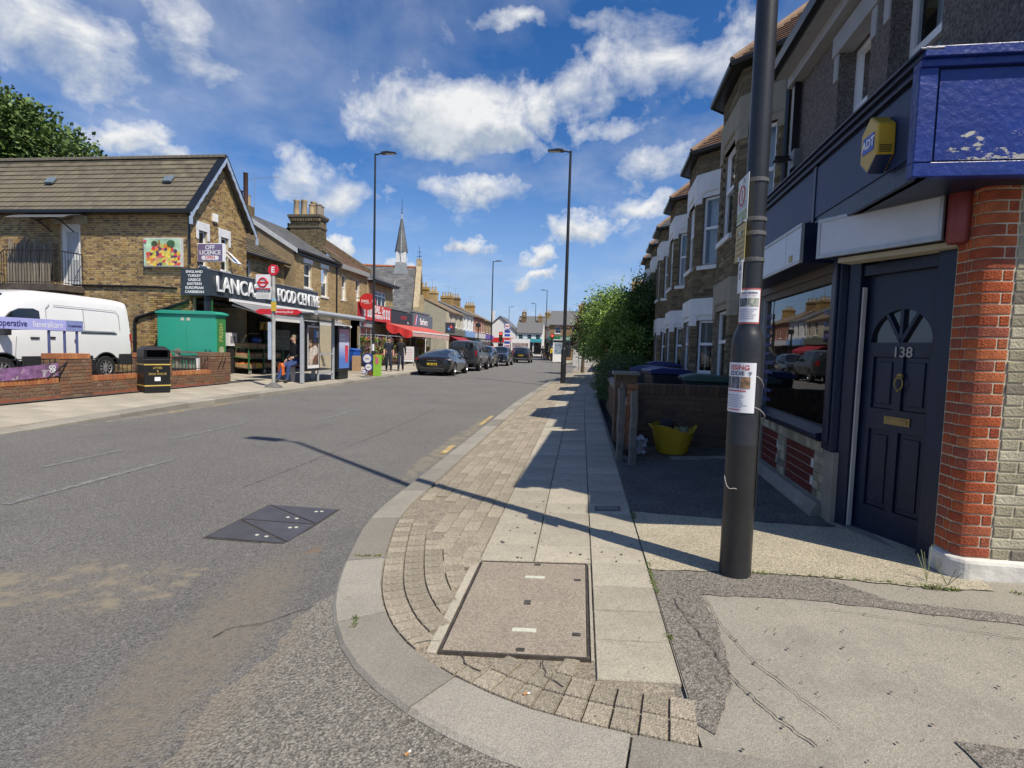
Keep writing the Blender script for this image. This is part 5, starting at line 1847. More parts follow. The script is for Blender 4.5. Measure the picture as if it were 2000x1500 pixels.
bin_('blue-lidded wheelie bin in the middle of the row', 1.48, 9.35, 0.25, 1.7, BLUEL, BINB)
bin_('green-lidded wheelie bin behind the low wall', 1.93, 8.55, 0.22, 1.5, GREENL, BINB, 0.99)
bin_('blue-lidded wheelie bin at the far end of the row by the third bay', 1.95, 13.0, 0.25, 1.5, BLUEL, BINB, 1.06)
# ------------------------------------------------------------------ foliage
LEAF = MR('bright_leaf', [(0.16, 0.26, 0.045), (0.23, 0.34, 0.07), (0.11, 0.19, 0.035), (0.28, 0.38, 0.11), (0.18, 0.29, 0.05)], rough=0.5, bump=0, grime=0.3, gscale=1.5, speck=0)
LEAFD = MR('dark_leaf', [(0.04, 0.085, 0.02), (0.06, 0.115, 0.025), (0.085, 0.14, 0.035), (0.03, 0.06, 0.015)], rough=0.5, bump=0, grime=0.3, gscale=1.5, speck=0)
LEAF2 = MR('mid_leaf', [(0.07, 0.12, 0.03), (0.11, 0.17, 0.045), (0.14, 0.2, 0.06), (0.05, 0.09, 0.025)], rough=0.5, bump=0, grime=0.35, gscale=0.8, speck=0)
BARK = M('bark', (0.09, 0.07, 0.05), 0.95, var=0.3, scale=10, bump=0.7, bscale=25)
for m_ in (LEAF, LEAFD):
 m_.node_tree.nodes['Principled BSDF'].inputs['Transmission Weight'].default_value = 0.0
 m_.node_tree.nodes['Principled BSDF'].inputs['Subsurface Weight'].default_value = 0.0
def leaves(blobs, n, size, hollow=0.55, squash=1.0):
 """leaf-sized faces spread through a set of ellipsoids (cx, cy, cz, rx, ry, rz)"""
 b = MB()
 vol = [q[3] * q[4] * q[5] for q in blobs]
 tot = sum(vol)
 vs, fs = [], []
 for q, v in zip(blobs, vol):
  k = int(n * v / tot) + 20
  for _ in range(k):
   d = Vector((random.gauss(0, 1), random.gauss(0, 1), random.gauss(0, 1))).normalized()
   r_ = (hollow + (1 - hollow) * random.random()) * (0.9 + 0.22 * math.sin(d.x * 5 + q[0] * 7) * math.sin(d.y * 6 + d.z * 5))
   p = Vector((q[0] + d.x * q[3] * r_, q[1] + d.y * q[4] * r_, q[2] + d.z * q[5] * r_))
   dr = (d + Vector((random.uniform(-1, 1), random.uniform(-1, 1), random.uniform(-0.9, 0.7)))).normalized()
   s_ = size * random.uniform(0.6, 1.35)
   e = dr.cross(Vector((random.uniform(-1, 1), random.uniform(-1, 1), random.uniform(-1, 1)))).normalized() * s_ * 0.38
   o = len(vs)
   vs += [p, p + dr * s_ * 0.5 + e, p + dr * s_, p + dr * s_ * 0.5 - e]
   fs.append((o, o + 1, o + 2, o + 3))
 b.add(vs, fs)
 return b
def tree(name, label, base, blobs, n, size, mat, trunk_h, tr=0.12, limbs=6, cat='tree', hollow=0.5, sprays=0):
 t = thing(name, label, cat, base)
 b = leaves(blobs, n, size, hollow)
 for _ in range(sprays):                       # loose shoots beyond the outline
  q = random.choice(blobs)
  d = Vector((random.gauss(0, 1), random.gauss(0, 1), abs(random.gauss(0.3, 1)))).normalized()
  p = Vector((q[0] + d.x * q[3], q[1] + d.y * q[4], q[2] + d.z * q[5]))
  for k in range(12):
   pp = p + d * (0.05 * k) + Vector((random.uniform(-1, 1), random.uniform(-1, 1), random.uniform(-1, 1))) * 0.05
   dr = Vector((random.uniform(-1, 1), random.uniform(-1, 1), random.uniform(-1, 1))).normalized() * size * 0.9
   e = dr.orthogonal().normalized() * size * 0.3
   b.quad(pp, pp + dr * 0.5 + e, pp + dr, pp + dr * 0.5 - e)
 b.build('crown', mat, t)
 b = MB()
 b.cyl((0, 0, -0.1), (0, 0, trunk_h * 0.55), tr, tr * 0.8, 10)
 b.cyl((0, 0, trunk_h * 0.5), (0.05, 0.05, trunk_h), tr * 0.82, tr * 0.6, 10)
 b.build('trunk', BARK, t, smooth=40)
 for i in range(limbs):
  q = blobs[i % len(blobs)]
  b = MB()
  m1 = Vector((q[0] * 0.5, q[1] * 0.5, (trunk_h + q[2]) * 0.5))
  b.cyl((0.03, 0.03, trunk_h * 0.8), m1, tr * 0.55, tr * 0.35, 7)
  b.cyl(m1, (q[0], q[1], q[2] + q[5] * 0.4), tr * 0.35, tr * 0.1, 6)
  b.build('limb', BARK, t)
 return t
hd = thing('clipped_hedge', 'rounded clipped hedge spilling over the low garden wall', 'hedge', (0.85, 14.2, 0.2))
leaves([(0, -1.0, 0.66, 0.50, 1.5, 0.62), (0.05, 0.6, 0.7, 0.52, 1.5, 0.64), (0.05, 2.2, 0.65, 0.5, 1.6, 0.6), (0.0, 0.4, 0.35, 0.55, 2.9, 0.35), (0.45, -0.6, 0.8, 0.5, 1.2, 0.5)], 26000, 0.035, 0.72).build('foliage', LEAFD, hd)
b = MB()
b.ball((0.05, 0.5, 0.6), (0.40, 2.7, 0.52), 14, 8)
b.build('twig_mass', M('hedge_twigs', (0.015, 0.02, 0.008), 0.95), hd)
for i in range(6):
 b = MB()
 b.cyl((0.05, -1.6 + 0.85 * i, -0.05), (0.08, -1.5 + 0.85 * i, 0.6), 0.025, 0.015, 6)
 b.build('stem', BARK, hd)
tree('street_tree', 'big bushy light green tree overhanging the right-hand pavement', (1.35, 24.0, 0.2),
     [(-0.3, 0.0, 2.9, 1.35, 1.7, 1.25), (0.3, -1.6, 2.5, 1.2, 1.3, 1.1), (-0.75, 0.8, 1.9, 1.0, 1.4, 0.95), (0.5, 1.4, 3.1, 1.1, 1.3, 1.1), (-0.3, -0.8, 1.45, 1.1, 1.3, 0.9), (-0.55, 1.6, 2.6, 0.9, 1.2, 0.9), (0.6, -2.4, 1.6, 0.9, 1.0, 0.9), (0.1, 0.2, 3.75, 0.7, 0.9, 0.55), (-0.9, 2.2, 1.4, 0.8, 1.2, 0.7), (0.3, 0.0, 0.8, 1.0, 1.8, 0.7)],
     30000, 0.085, LEAF, 1.6, sprays=60, hollow=0.45)
tree('street_tree', 'narrow yellowish green shrub tree against the last bay windows', (2.25, 22.0, 0.25),
     [(0, 0, 3.2, 0.75, 0.8, 0.9), (0.1, 0.2, 2.2, 0.8, 0.9, 0.9), (-0.2, -0.3, 1.2, 0.8, 0.8, 0.8), (0.1, 0.1, 4.0, 0.45, 0.5, 0.5)], 9000, 0.08, LEAFD, 1.4, sprays=25)
tree('purple_tree', 'thin reddish brown shrub leaning out beyond the green tree', (0.1, 33.5, 0.2),
     [(-0.1, 0, 2.6, 0.7, 0.9, 1.1), (-0.3, 0.4, 1.9, 0.6, 0.8, 0.8), (0.3, 0, 3.6, 0.7, 0.8, 0.7)], 4500, 0.10, MR('copper_leaf', [(0.09, 0.05, 0.03), (0.13, 0.08, 0.04), (0.07, 0.045, 0.03)], rough=0.6, bump=0, speck=0), 1.3, sprays=14)
tree('back_tree', 'large leafy tree rising behind the tiled roof at the left', (-32.0, 26.5, 1.3),
     [(0, 0, 10.6, 3.6, 3.0, 3.4), (3.0, 0.3, 10.2, 2.3, 2.2, 1.7), (-2.2, 0.5, 12.4, 2.6, 2.4, 2.3), (1.4, -0.6, 11.6, 1.8, 1.8, 1.5), (-3.5, 0, 9.5, 2.8, 2.5, 2.6), (4.4, 0.2, 9.8, 1.2, 1.3, 1.0), (-1.2, -0.6, 13.6, 1.6, 1.6, 1.3), (1.0, 0, 8.6, 3.0, 2.5, 1.8)],
     24000, 0.24, LEAF2, 6.5, tr=0.35, limbs=8, hollow=0.4)
# weeds and moss in joints
wd = MB()
for (x0, y0, x1, y1, n) in ((0.47, 3.0, 0.465, 3.45, 90), (0.47, 4.3, 0.465, 4.55, 40), (1.05, 3.335, 1.5, 3.3, 60), (1.5, 3.31, 2.1, 3.2, 90), (1.95, 3.2, 2.12, 3.18, 110), (0.47, 2.5, 0.468, 2.56, 12), (0.6, 7.0, 0.72, 6.8, 80), (1.5, 6.75, 1.8, 6.7, 120), (-1.46, 3.42, -1.3, 3.43, 40), (-1.12, 2.6, -1.08, 2.5, 20), (2.38, 3.17, 2.48, 3.15, 30)):
 for _ in range(n):
  t_ = random.random()
  p = Vector((x0 + (x1 - x0) * t_ + random.uniform(-0.012, 0.012), y0 + (y1 - y0) * t_ + random.uniform(-0.012, 0.012), 0))
  p.z = zr(p.x, p.y)
  q = Vector((random.uniform(-1, 1), random.uniform(-1, 1), random.uniform(0.2, 1.2))).normalized() * random.uniform(0.008, 0.028)
  e = q.orthogonal().normalized() * 0.004
  wd.quad(p - e, p + e, p + q + e * 0.3, p + q - e * 0.3)
o = wd.build('joint_weeds', M('moss_green', (0.10, 0.13, 0.03), 0.8, var=0.4, scale=25), kind='stuff')
tag(o, 'moss and small weeds growing along paving joints', 'weeds')
for (x, y, h, lab) in ((2.02, 3.30, 0.20, 'tall grass weed leaning by the white plinth'), (2.09, 3.24, 0.13, 'short grass weed at the foot of the brick corner')):
 t = thing('grass_weed', lab, 'weed', (x, y, zr(x, y)))
 for i in range(4):
  b = MB()
  a = random.uniform(0, 6.28)
  b.tube([(0.02 * k * math.cos(a) * 0.6, 0.02 * k * math.sin(a) * 0.6, h * k / 5 * (1 - 0.1 * i)) for k in range(6)], 0.0016, 4)
  b.build('blade', M('dry_grass', (0.22, 0.24, 0.10), 0.8), t)
for (x, y, rz, lab) in ((-0.17, 2.05, 0.4, 'orange cigarette butt on the grey kerb stone'), (-0.55, 1.72, 1.1, 'orange cigarette butt on the side road')):
 b = MB()
 z = (zr(x, y) + 0.004) if y > 1.9 else zs(x, y) + 0.008
 b.cyl((-0.012, 0, 0.004), (0.006, 0, 0.004), 0.004, n=8, mi=0)
 b.cyl((0.006, 0, 0.004), (0.016, 0, 0.004), 0.004, n=8, mi=1)
 tag(b.build('cigarette_butt', [M('cork_tip', (0.45, 0.22, 0.07), 0.8), PAPER], None, (x, y, z), rotz=rz), lab, 'litter')
# ================================================================== LEFT SIDE: FOOD SHOP WITH THE TILED GABLE
LZ = 0.27
LR = R(90)
def lw(x, y, z=0.0):
 """left-hand frame (x along the street, y away from it) -> world"""
 return (-13.8 - y, 17.6 + x, LZ + z)
ANTH = M('anthracite_sign_panel', (0.035, 0.045, 0.058), 0.45, var=0.08, scale=3)
LETW = M('white_letter', (0.78, 0.79, 0.80), 0.4, var=0.03)
PALEB = M('pale_blue_painted_wood', (0.34, 0.42, 0.55), 0.6, var=0.15, scale=8, bump=0.2)
TIDE = TF((0, 0, 0), (1, 0, 0), (0, 1, 0), (0, 0, 1))
fc = thing('food_shop', 'yellow brick gabled shop with brown tiled roof and scalloped bargeboards', 'shop', (-13.8, 17.6, LZ), LR)
DEP, WID, EV, RG = 10.5, 3.2, 5.78, 8.12
TS = TF((0, DEP, 0), (0, -1, 0), (1, 0, 0), (0, 0, 1))
dr = (DEP - 5.14, DEP - 4.33, 3.05, 5.32)
b = MB()
wall_holes(b, TS, DEP, EV, 0.25, [dr])
gh = [(0.42, 0.86, 3.95, 5.20), (1.62, 2.06, 3.95, 5.20), (0.1, 3.1, 0, 2.8)]
wall_holes(b, TF((0.251, 0.0, 0), (1, 0, 0), (0, 1, 0), (0, 0, 1)), WID - 0.251, EV, 0.25, [(h[0] - 0.251, h[1] - 0.251, h[2], h[3]) for h in gh])
b.prism([(0, EV), (WID, EV), (WID / 2, RG - 0.08)], 0.0, 0.25, 'y')
b.box(WID - 0.25, WID, 0.251, DEP, 0, EV)
b.box(0.251, WID - 0.251, DEP - 0.25, DEP, 0, EV)
b.build('wall', MORTAR, fc)
def side_key(q):
 return 0 if (q[1] > 2.6 and q[0] > 6.3) else 1
bricks(fc, STOCK, TS, DEP, EV, [dr, (dr[0] - 0.25, dr[1] + 0.25, 5.32, 5.62)], indiv=290, wob=1, key=lambda q: (side_key(q), -q[1]))
bricks(fc, STOCK, TIDE, WID, RG - 0.15, gh + [(h[0] - 0.14, h[1] + 0.14, 5.2, 5.52) for h in gh[:2]], rng=lambda v: (0, WID) if v < EV else ((v - EV) / (RG - EV) * WID / 2, WID - (v - EV) / (RG - EV) * WID / 2), wob=1)
for (a, c, z0, z1) in gh[:2]:
 sash(fc, TIDE, a, c, z0, z1, deep=0.10, mid=0.62, fw=0.05, curtain=0.3)
 q = MB()
 q.box(a - 0.13, c + 0.13, -0.025, 0.1, z1, z1 + 0.30)
 q.box(a - 0.13, a - 0.003, -0.025, 0.1, z1 - 0.32, z1)
 q.box(c + 0.003, c + 0.13, -0.025, 0.1, z1 - 0.32, z1)
 q.build('lintel', MSTAIN(M('flaking_white_lintel', (0.66, 0.68, 0.70), 0.8, var=0.1), [((0.38, 0.33, 0.24), 9.0, 0.6, 0.1, None, None)]), fc, bevel=0.008)
# open casement swinging out of the second window
q = MB()
q.T = Matrix.Translation((1.64, -0.02, 4.70)) @ Matrix.Rotation(R(-48), 4, 'X')
for bx in ((0, 0.04, -0.02, 0.02, -0.72, 0), (0.38, 0.42, -0.02, 0.02, -0.72, 0), (0.04, 0.38, -0.02, 0.02, -0.72, -0.68), (0.04, 0.38, -0.02, 0.02, -0.04, 0)):
 q.box(*bx)
cs = q.build('open_casement', UPVC, fc)
q2 = MB()
q2.T = q.T
q2.quad((0.04, 0, -0.68), (0.38, 0, -0.68), (0.38, 0, -0.04), (0.04, 0, -0.04))
q2.build('pane', GLASS, cs)
# roof
ov = 0.26
tile_plane(fc, TILEB, [(-0.24, DEP + 0.1, EV - 0.06), (-0.24, -ov, EV - 0.06), (WID / 2, -ov, RG + 0.03), (WID / 2, DEP + 0.1, RG + 0.03)], 0.262, 0.30, indiv=290, thick=0.03)
tile_plane(fc, TILEB, [(WID + 0.24, -ov, EV - 0.06), (WID + 0.24, DEP, EV - 0.06), (WID / 2, DEP, RG + 0.03), (WID / 2, -ov, RG + 0.03)], 0.262, 0.30, thick=0.045)
LICH = MSTAIN(M('mossy_ridge', (0.11, 0.10, 0.08), 0.95, var=0.3, scale=8, bump=0.6, bscale=20), [((0.42, 0.40, 0.32), 11.0, 0.62, 0.06, None, None)])
for i in range(24):
 q = MB()
 q.prism([(-0.13, -0.05), (0.13, -0.05), (0.10, 0.04), (0.03, 0.085), (-0.03, 0.085), (-0.10, 0.04)], 0, 0.44, 'y')
 q.build('ridge_tile', LICH, fc, (WID / 2, -ov + 0.45 * i, RG + 0.045))
for y in (6.25, 1.38):
 q = MB()
 q.T = Matrix.Translation((0.72, y, 7.06)) @ Matrix.Rotation(R(-52), 4, 'Y')
 q.box(-0.16, 0.16, -0.17, 0.17, 0.0, 0.09)
 q.build('roof_vent', M('slate_blue_vent', (0.14, 0.18, 0.22), 0.5), fc, bevel=0.02)
for s_ in (0, 1):
 q = MB()
 pts = []
 n = 16
 x0, x1 = (-0.30, WID / 2) if not s_ else (WID + 0.30, WID / 2)
 for i in range(n + 1):
  f = i / n
  pts.append((x0 + (x1 - x0) * f, EV - 0.12 + (RG + 0.06 - EV + 0.12) * f))
 low = []
 for i in range(n + 1):
  f = i / n
  dz = -0.21 - 0.05 * abs(math.sin(f * PI * 8))
  low.append((pts[i][0], pts[i][1] + dz))
 for (a, c, d, e) in zip(pts, pts[1:], low, low[1:]):
  q.hexa([(d[0], -ov - 0.03, d[1]), (e[0], -ov - 0.03, e[1]), (e[0], -ov, e[1]), (d[0], -ov, d[1]), (a[0], -ov - 0.03, a[1]), (c[0], -ov - 0.03, c[1]), (c[0], -ov, c[1]), (a[0], -ov, a[1])])
 q.box(x0 - 0.05, x0 + 0.05, -ov - 0.05, -ov + 0.02, pts[0][1] - 0.42, pts[0][1] - 0.15)
 q.build('bargeboard', PALEB, fc)
 q = MB()
 for (a, c) in zip(pts, pts[1:]):
  q.hexa([(a[0], -ov - 0.05, a[1]), (c[0], -ov - 0.05, c[1]), (c[0], 0.0, c[1]), (a[0], 0.0, a[1]), (a[0], -ov - 0.05, a[1] + 0.035), (c[0], -ov - 0.05, c[1] + 0.035), (c[0], 0.0, c[1] + 0.035), (a[0], 0.0, a[1] + 0.035)])
 q.build('verge', BLACK, fc)
q = MB()
q.prism([(-0.36, EV - 0.02), (-0.36, EV - 0.12), (-0.30, EV - 0.16), (-0.22, EV - 0.12), (-0.22, EV - 0.02)], -ov, DEP, 'y')
q.box(-0.22, 0.0, -0.1, DEP, EV - 0.14, EV - 0.10)
q.cyl((-0.08, -0.03, 3.9), (-0.08, -0.03, EV - 0.2), 0.04, n=8)
q.cyl((-0.08, -0.03, EV - 0.2), (-0.29, 0.05, EV - 0.1), 0.04, n=8)
q.build('gutter', BLACK, fc)
MB().box(1.12, 1.36, -0.10, 0.0, 5.66, 5.96).build('alarm_box', WHITE, fc, bevel=0.01)
q = MB()
q.T = TS
q.box(dr[0] - 0.3, dr[1] + 0.3, -0.03, 0.12, 5.325, 5.60)
q.build('door_lintel', M('stained_render', (0.42, 0.37, 0.27), 0.9, var=0.25, scale=3), fc)
# white side door
q = MB()
q.T = TS
q.box(dr[0], dr[0] + 0.06, 0.05, 0.13, dr[2], dr[3])
q.box(dr[1] - 0.06, dr[1], 0.05, 0.13, dr[2], dr[3])
q.box(dr[0] + 0.06, dr[1] - 0.06, 0.05, 0.13, dr[3] - 0.06, dr[3])
q.build('door_frame', UPVC, fc)
q = MB()
q.T = TS
q.box(dr[0] + 0.06, dr[1] - 0.06, 0.08, 0.12, dr[2], dr[3] - 0.06)
dd_ = q.build('door', WHITE, fc)
for z in (3.3, 4.3):
 q = MB()
 q.T = TS
 q.box(dr[0] + 0.16, dr[1] - 0.16, 0.065, 0.08, z, z + 0.75)
 q.build('panel', M('grey_door_panel', (0.45, 0.46, 0.48), 0.5), dd_)
# drain pipe crossing the wall and lean-to rail
q = MB()
q.T = TS
q.tube([(5.9, -0.05, 3.12), (9.2, -0.05, 3.10), (10.0, -0.05, 3.06)], 0.035, 8)
q.tube([(8.33, -0.06, 0.0), (8.33, -0.06, 1.85), (8.4, -0.06, 1.98), (10.45, -0.06, 2.62)], 0.055, 8)
q.build('drain_pipe', BLACK, fc)
# landing, steps and railing at the side door
bal = thing('side_stair', 'rusty black railed landing and stair under the white side door', 'stair', lw(-0.02, 5.25, 3.05), LR)
STN = M('stained_dark_concrete', (0.09, 0.07, 0.055), 0.9, var=0.5, scale=3, bump=0.3)
q = MB()
q.box(-1.05, 0.0, -1.05, 1.05, -0.22, 0.0)
q.prism([(1.05, 0.0), (1.05, -0.30), (4.0, -2.9), (4.0, -2.6)], -1.05, -0.75, 'x')
q.build('landing', STN, bal)
for i in range(11):
 q = MB()
 q.box(-1.03, 0.0, 1.05 + 0.27 * i, 1.05 + 0.27 * (i + 1) + 0.03, -0.24 * (i + 1) - 0.04, -0.24 * (i + 1))
 q.build('step', STN, bal)
def railing(parent, pts, h, mat, gap=0.11, r=0.011, rail=0.018, lowrail=0.06):
 """pts: foot line (x, y, z); separate bars under a handrail"""
 for p, q_ in zip(pts, pts[1:]):
  p, q_ = Vector(p), Vector(q_)
  L = (q_ - p).length
  n = max(2, int(L / gap))
  for i in range(n + 1):
   c = p + (q_ - p) * (i / n)
   m = MB()
   m.cyl((0, 0, 0), (0, 0, h), r, n=5)
   m.build('bar', mat, parent, tuple(c))
  m = MB()
  m.cyl(p + Vector((0, 0, h)), q_ + Vector((0, 0, h)), rail, n=6)
  m.cyl(p + Vector((0, 0, lowrail)), q_ + Vector((0, 0, lowrail)), rail * 0.7, n=6)
  m.build('handrail', mat, parent)
RUST = MSTAIN(M('black_iron_rail', (0.018, 0.017, 0.017), 0.6, var=0.3), [((0.10, 0.05, 0.025), 6.0, 0.6, 0.1, None, None)])
railing(bal, [(-0.03, -1.02, 0.0), (-1.02, -1.02, 0.0), (-1.02, 1.05, 0.0), (-1.02, 3.7, -2.3)], 1.15, RUST)
rs = thing('reed_screen', 'split grey reed screen leaning against the wall behind the landing rail', 'screen', lw(-0.45, 5.9, 3.06), LR)
REED = MR('grey_reed', [(0.22, 0.19, 0.15), (0.30, 0.27, 0.22), (0.16, 0.14, 0.11), (0.26, 0.22, 0.17)], bump=0.3)
for i in range(46):
 q = MB()
 h_ = 1.75 - 0.25 * abs(math.sin(i * 0.21)) + random.uniform(-0.08, 0.05)
 q.box(0, 0.012, 0, 0.036, 0, h_)
 o = q.build('reed', REED, rs, (random.uniform(0, 0.03) + 0.1, -0.65 + 0.0395 * i, 0))
 o.rotation_euler = (random.uniform(-0.03, 0.03), 0.06, 0)
for (x_, y_, a_) in ((-0.2, 7.0, 0.25), (-0.4, 7.25, -0.2)):
 q = MB()
 q.box(-0.02, 0.02, -0.07, 0.07, 0, 1.3)
 o = q.build('leaning_plank', WOODG, None, lw(x_, y_, 2.9), LR)
 o.rotation_euler = (a_, 0, LR)
 tag(o, 'grey plank leaning left of the reed screen, ' + ('upright one' if a_ > 0 else 'tilted one'), 'plank')
cn = thing('door_canopy', 'curved smoky plastic canopy over the white side door', 'canopy', lw(0.0, 5.15, 5.38), LR)
q = MB()
pr = [(-0.95 * i / 8, 0.22 - 0.26 * (i / 8) ** 2) for i in range(9)]
for (a, c) in zip(pr, pr[1:]):
 q.hexa([(a[0], -1.15, a[1]), (c[0], -1.15, c[1]), (c[0], 1.15, c[1]), (a[0], 1.15, a[1]), (a[0], -1.15, a[1] + 0.012), (c[0], -1.15, c[1] + 0.012), (c[0], 1.15, c[1] + 0.012), (a[0], 1.15, a[1] + 0.012)])
q.build('canopy_sheet', M('smoky_plastic', (0.16, 0.17, 0.18), 0.12, var=0.1), cn, smooth=40)
for y_ in (-0.55, 0.35):
 q = MB()
 q.tube([(0.0, y_, -0.35), (-0.5, y_, -0.05), (-0.8, y_, 0.0)], 0.022, 6)
 q.tube([(0.0, y_, 0.18), (-0.5, y_, -0.05)], 0.018, 6)
 q.build('bracket', BLACK, cn)
# fruit picture sign
fs_ = thing('fruit_sign', 'lightbox with a colourful heap of fruit on the brick side wall', 'sign', lw(-0.13, 0.97, 4.30), LR)
MB().box(-0.02, 0.12, -0.72, 0.72, -0.50, 0.50).build('case', M('light_sign_case', (0.58, 0.60, 0.62), 0.4), fs_, bevel=0.01)
FR = M('fruit_print_ground', (0.42, 0.62, 0.42), 0.5, var=0.35, scale=3)
MB().box(-0.024, -0.02, -0.69, 0.69, -0.47, 0.47).build('print', FR, fs_)
FCOL = [(0.75, 0.28, 0.04), (0.70, 0.08, 0.05), (0.78, 0.55, 0.06), (0.45, 0.55, 0.10), (0.65, 0.14, 0.16), (0.80, 0.65, 0.25), (0.10, 0.05, 0.12), (0.75, 0.40, 0.15), (0.78, 0.62, 0.12)]
def disc(x, y, z, rx, rz, mat, parent, name='printed_fruit', n=12):
 q = MB()
 q.add([(x, y + rx * math.cos(2 * PI * i / n), z + rz * math.sin(2 * PI * i / n)) for i in range(n)], [tuple(range(n))])
 return q.build(name, mat, parent)
k_ = 0
for row in range(8):
 zz_ = -0.40 + row * 0.088
 half = 0.68 - max(0, row - 4) * 0.12
 m_ = int(half * 2 / 0.115)
 for i in range(m_):
  y_ = -half + 0.06 + i * 0.115 + random.uniform(-0.02, 0.02)
  c_ = FCOL[random.randrange(len(FCOL))]
  k_ += 1
  disc(-0.0245 - 0.00012 * k_, y_, zz_ + random.uniform(-0.02, 0.02), random.uniform(0.065, 0.095), random.uniform(0.06, 0.085), M('print_fruit_%d' % FCOL.index(c_), c_, 0.5, var=0.35, scale=14), fs_)
disc(-0.0455, -0.36, 0.30, 0.16, 0.12, M('print_melon', (0.05, 0.13, 0.05), 0.5, var=0.5, scale=18), fs_)
disc(-0.0457, 0.28, 0.30, 0.12, 0.09, M('print_melon2', (0.07, 0.09, 0.03), 0.5, var=0.4, scale=12), fs_)
disc(-0.0459, 0.10, 0.30, 0.05, 0.13, M('print_pine', (0.28, 0.20, 0.06), 0.5, var=0.4, scale=30), fs_)
disc(-0.0461, 0.64, 0.38, 0.06, 0.05, M('print_flower', (0.7, 0.08, 0.15), 0.5), fs_)
# projecting OFF LICENCE sign
of = thing('off_licence_sign', 'purple projecting OFF LICENCE sign with a white OPEN pill', 'sign', lw(0.28, -0.55, 4.38), LR)
MB().box(0, 0.14, -0.50, 0.50, -0.32, 0.32).build('case', UPVC, of, bevel=0.01)
MB().box(-0.006, 0.0, -0.475, 0.475, -0.295, 0.295).build('face', M('mauve_sign', (0.17, 0.13, 0.24), 0.4, var=0.05), of)
FY = frame((-0.009, 0, 0.08), (0, -1, 0), (0, 0, 1))
text('OFF\nLICENCE', 0.21, LETW, of, FY, ext=0.001, bold=0.004, lines=0.85)
q = MB()
q.prism([(0.26 * math.copysign(1, math.cos(t)) + 0.075 * math.cos(t), -0.19 + 0.075 * math.sin(t)) for t in [2 * PI * (i + 0.5) / 20 for i in range(20)]], -0.009, -0.006, 'x')
q.build('pill', LETW, of)
text('OPEN', 0.15, M('sign_red', (0.55, 0.03, 0.03), 0.5), of, frame((-0.0115, 0, -0.19), (0, -1, 0), (0, 0, 1)), ext=0.001, bold=0.002)
MB().box(0.05, 0.09, 0.5, 0.56, -0.25, 0.25).build('bracket', ALU, of)
# main sign: side return and long front
ms = thing('shop_sign', 'anthracite shop sign with big raised white FOOD CENTRE letters wrapping the corner', 'sign', lw(-0.06, -0.73, 2.84), LR)
MB().box(0.0, 7.9, 0.0, 0.42, 0.0, 0.90).build('front_panel', ANTH, ms)
MB().box(-0.03, -0.001, -0.03, 1.03, -0.02, 0.92).build('side_panel', ANTH, ms)
MB().box(-0.02, 7.92, -0.02, 0.0, 0.89, 0.92).build('top_trim', ALU, ms)
for i, s_ in enumerate(['ENGLAND', 'TURKEY', 'GREECE', 'EASTERN', 'EUROPEAN', 'CARIBBEAN']):
 text(s_, 0.125, LETW, ms, frame((-0.033, 0.52, 0.80 - 0.14 * i), (0, -1, 0), (0, 0, 1)), ext=0.002, bold=0.003, sx=1.1)
GREYE = M('letter_return', (0.5, 0.51, 0.52), 0.5)
x_ = 0.38
for wd_, w_ in (('LANCASTER', 3.72), ('FOOD', 1.45), ('CENTRE', 2.05)):
 o = text(wd_, 0.78, LETW, ms, frame((0, 0, 0), (1, 0, 0), (0, 0, 1)), ext=0.03, bold=0.004, align='LEFT')
 xs_ = [v.co.x for v in o.data.vertices]
 zs_ = [v.co.z for v in o.data.vertices]
 s1, s2 = w_ / (max(xs_) - min(xs_)), 0.56 / (max(zs_) - min(zs_))
 for v in o.data.vertices:
  v.co = Vector(((v.co.x - min(xs_)) * s1 + x_, v.co.y - 0.045, (v.co.z - min(zs_)) * s2 + 0.17))
 x_ += w_ + 0.18
# shop front: posts, near-black lining that paints in the shade indoors, awning
for bx in ((0.0, 0.22, -0.62, -0.50, 0.0, 2.84), (7.5, 7.8, -0.5, -0.3, 0.0, 2.84)):
 MB().box(*bx).build('shopfront_post', M('navy_black_panel', (0.015, 0.02, 0.03), 0.45), fc)
q = MB()
q.box(-0.02, 0.24, -0.68, -0.62, 0.0, 0.30)
q.box(0.24, 0.8, -0.55, -0.3, 0.0, 0.30)
q.build('green_kickboard', M('shop_green', (0.03, 0.16, 0.05), 0.5), fc)
q = MB()
q.box(0.23, 0.25, -0.66, -0.6, 0.3, 2.7)
q.build('green_edge', M('shop_green', (0.03, 0.16, 0.05)), fc)
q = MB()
q.box(3.25, 7.6, -0.06, -0.03, 0.0, 2.84)  # dark sheet in front of the brick, standing in for interior shade
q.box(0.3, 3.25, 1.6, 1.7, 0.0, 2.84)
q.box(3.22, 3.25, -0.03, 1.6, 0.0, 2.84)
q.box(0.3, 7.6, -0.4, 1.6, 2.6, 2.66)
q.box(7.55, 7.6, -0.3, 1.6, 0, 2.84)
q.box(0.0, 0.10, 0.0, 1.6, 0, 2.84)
q.build('shade_lining', DARKIN, fc)
for i, (c_, z_, s_) in enumerate((((0.6, 0.6, 0.62), 1.75, 0), ((0.05, 0.28, 0.62), 1.45, 1), ((0.25, 0.5, 0.12), 1.02, 1), ((0.05, 0.25, 0.6), 0.62, 0))):
 q = MB()
 if s_:
  q.add([(-0.005, -0.56 + 0.055 * math.cos(2 * PI * k / 16), z_ + 0.12 * math.sin(2 * PI * k / 16)) for k in range(16)], [tuple(range(16))])
 else:
  q.box(-0.006, -0.002, -0.615, -0.505, z_ - 0.15, z_ + 0.15)
 q.build('sticker', M('sticker_%d' % i, c_, 0.4, var=0.3, scale=20), fc)
aw = thing('awning', 'grey open shop awning under the FOOD CENTRE sign', 'awning', lw(0.2, -0.75, 2.72), LR)
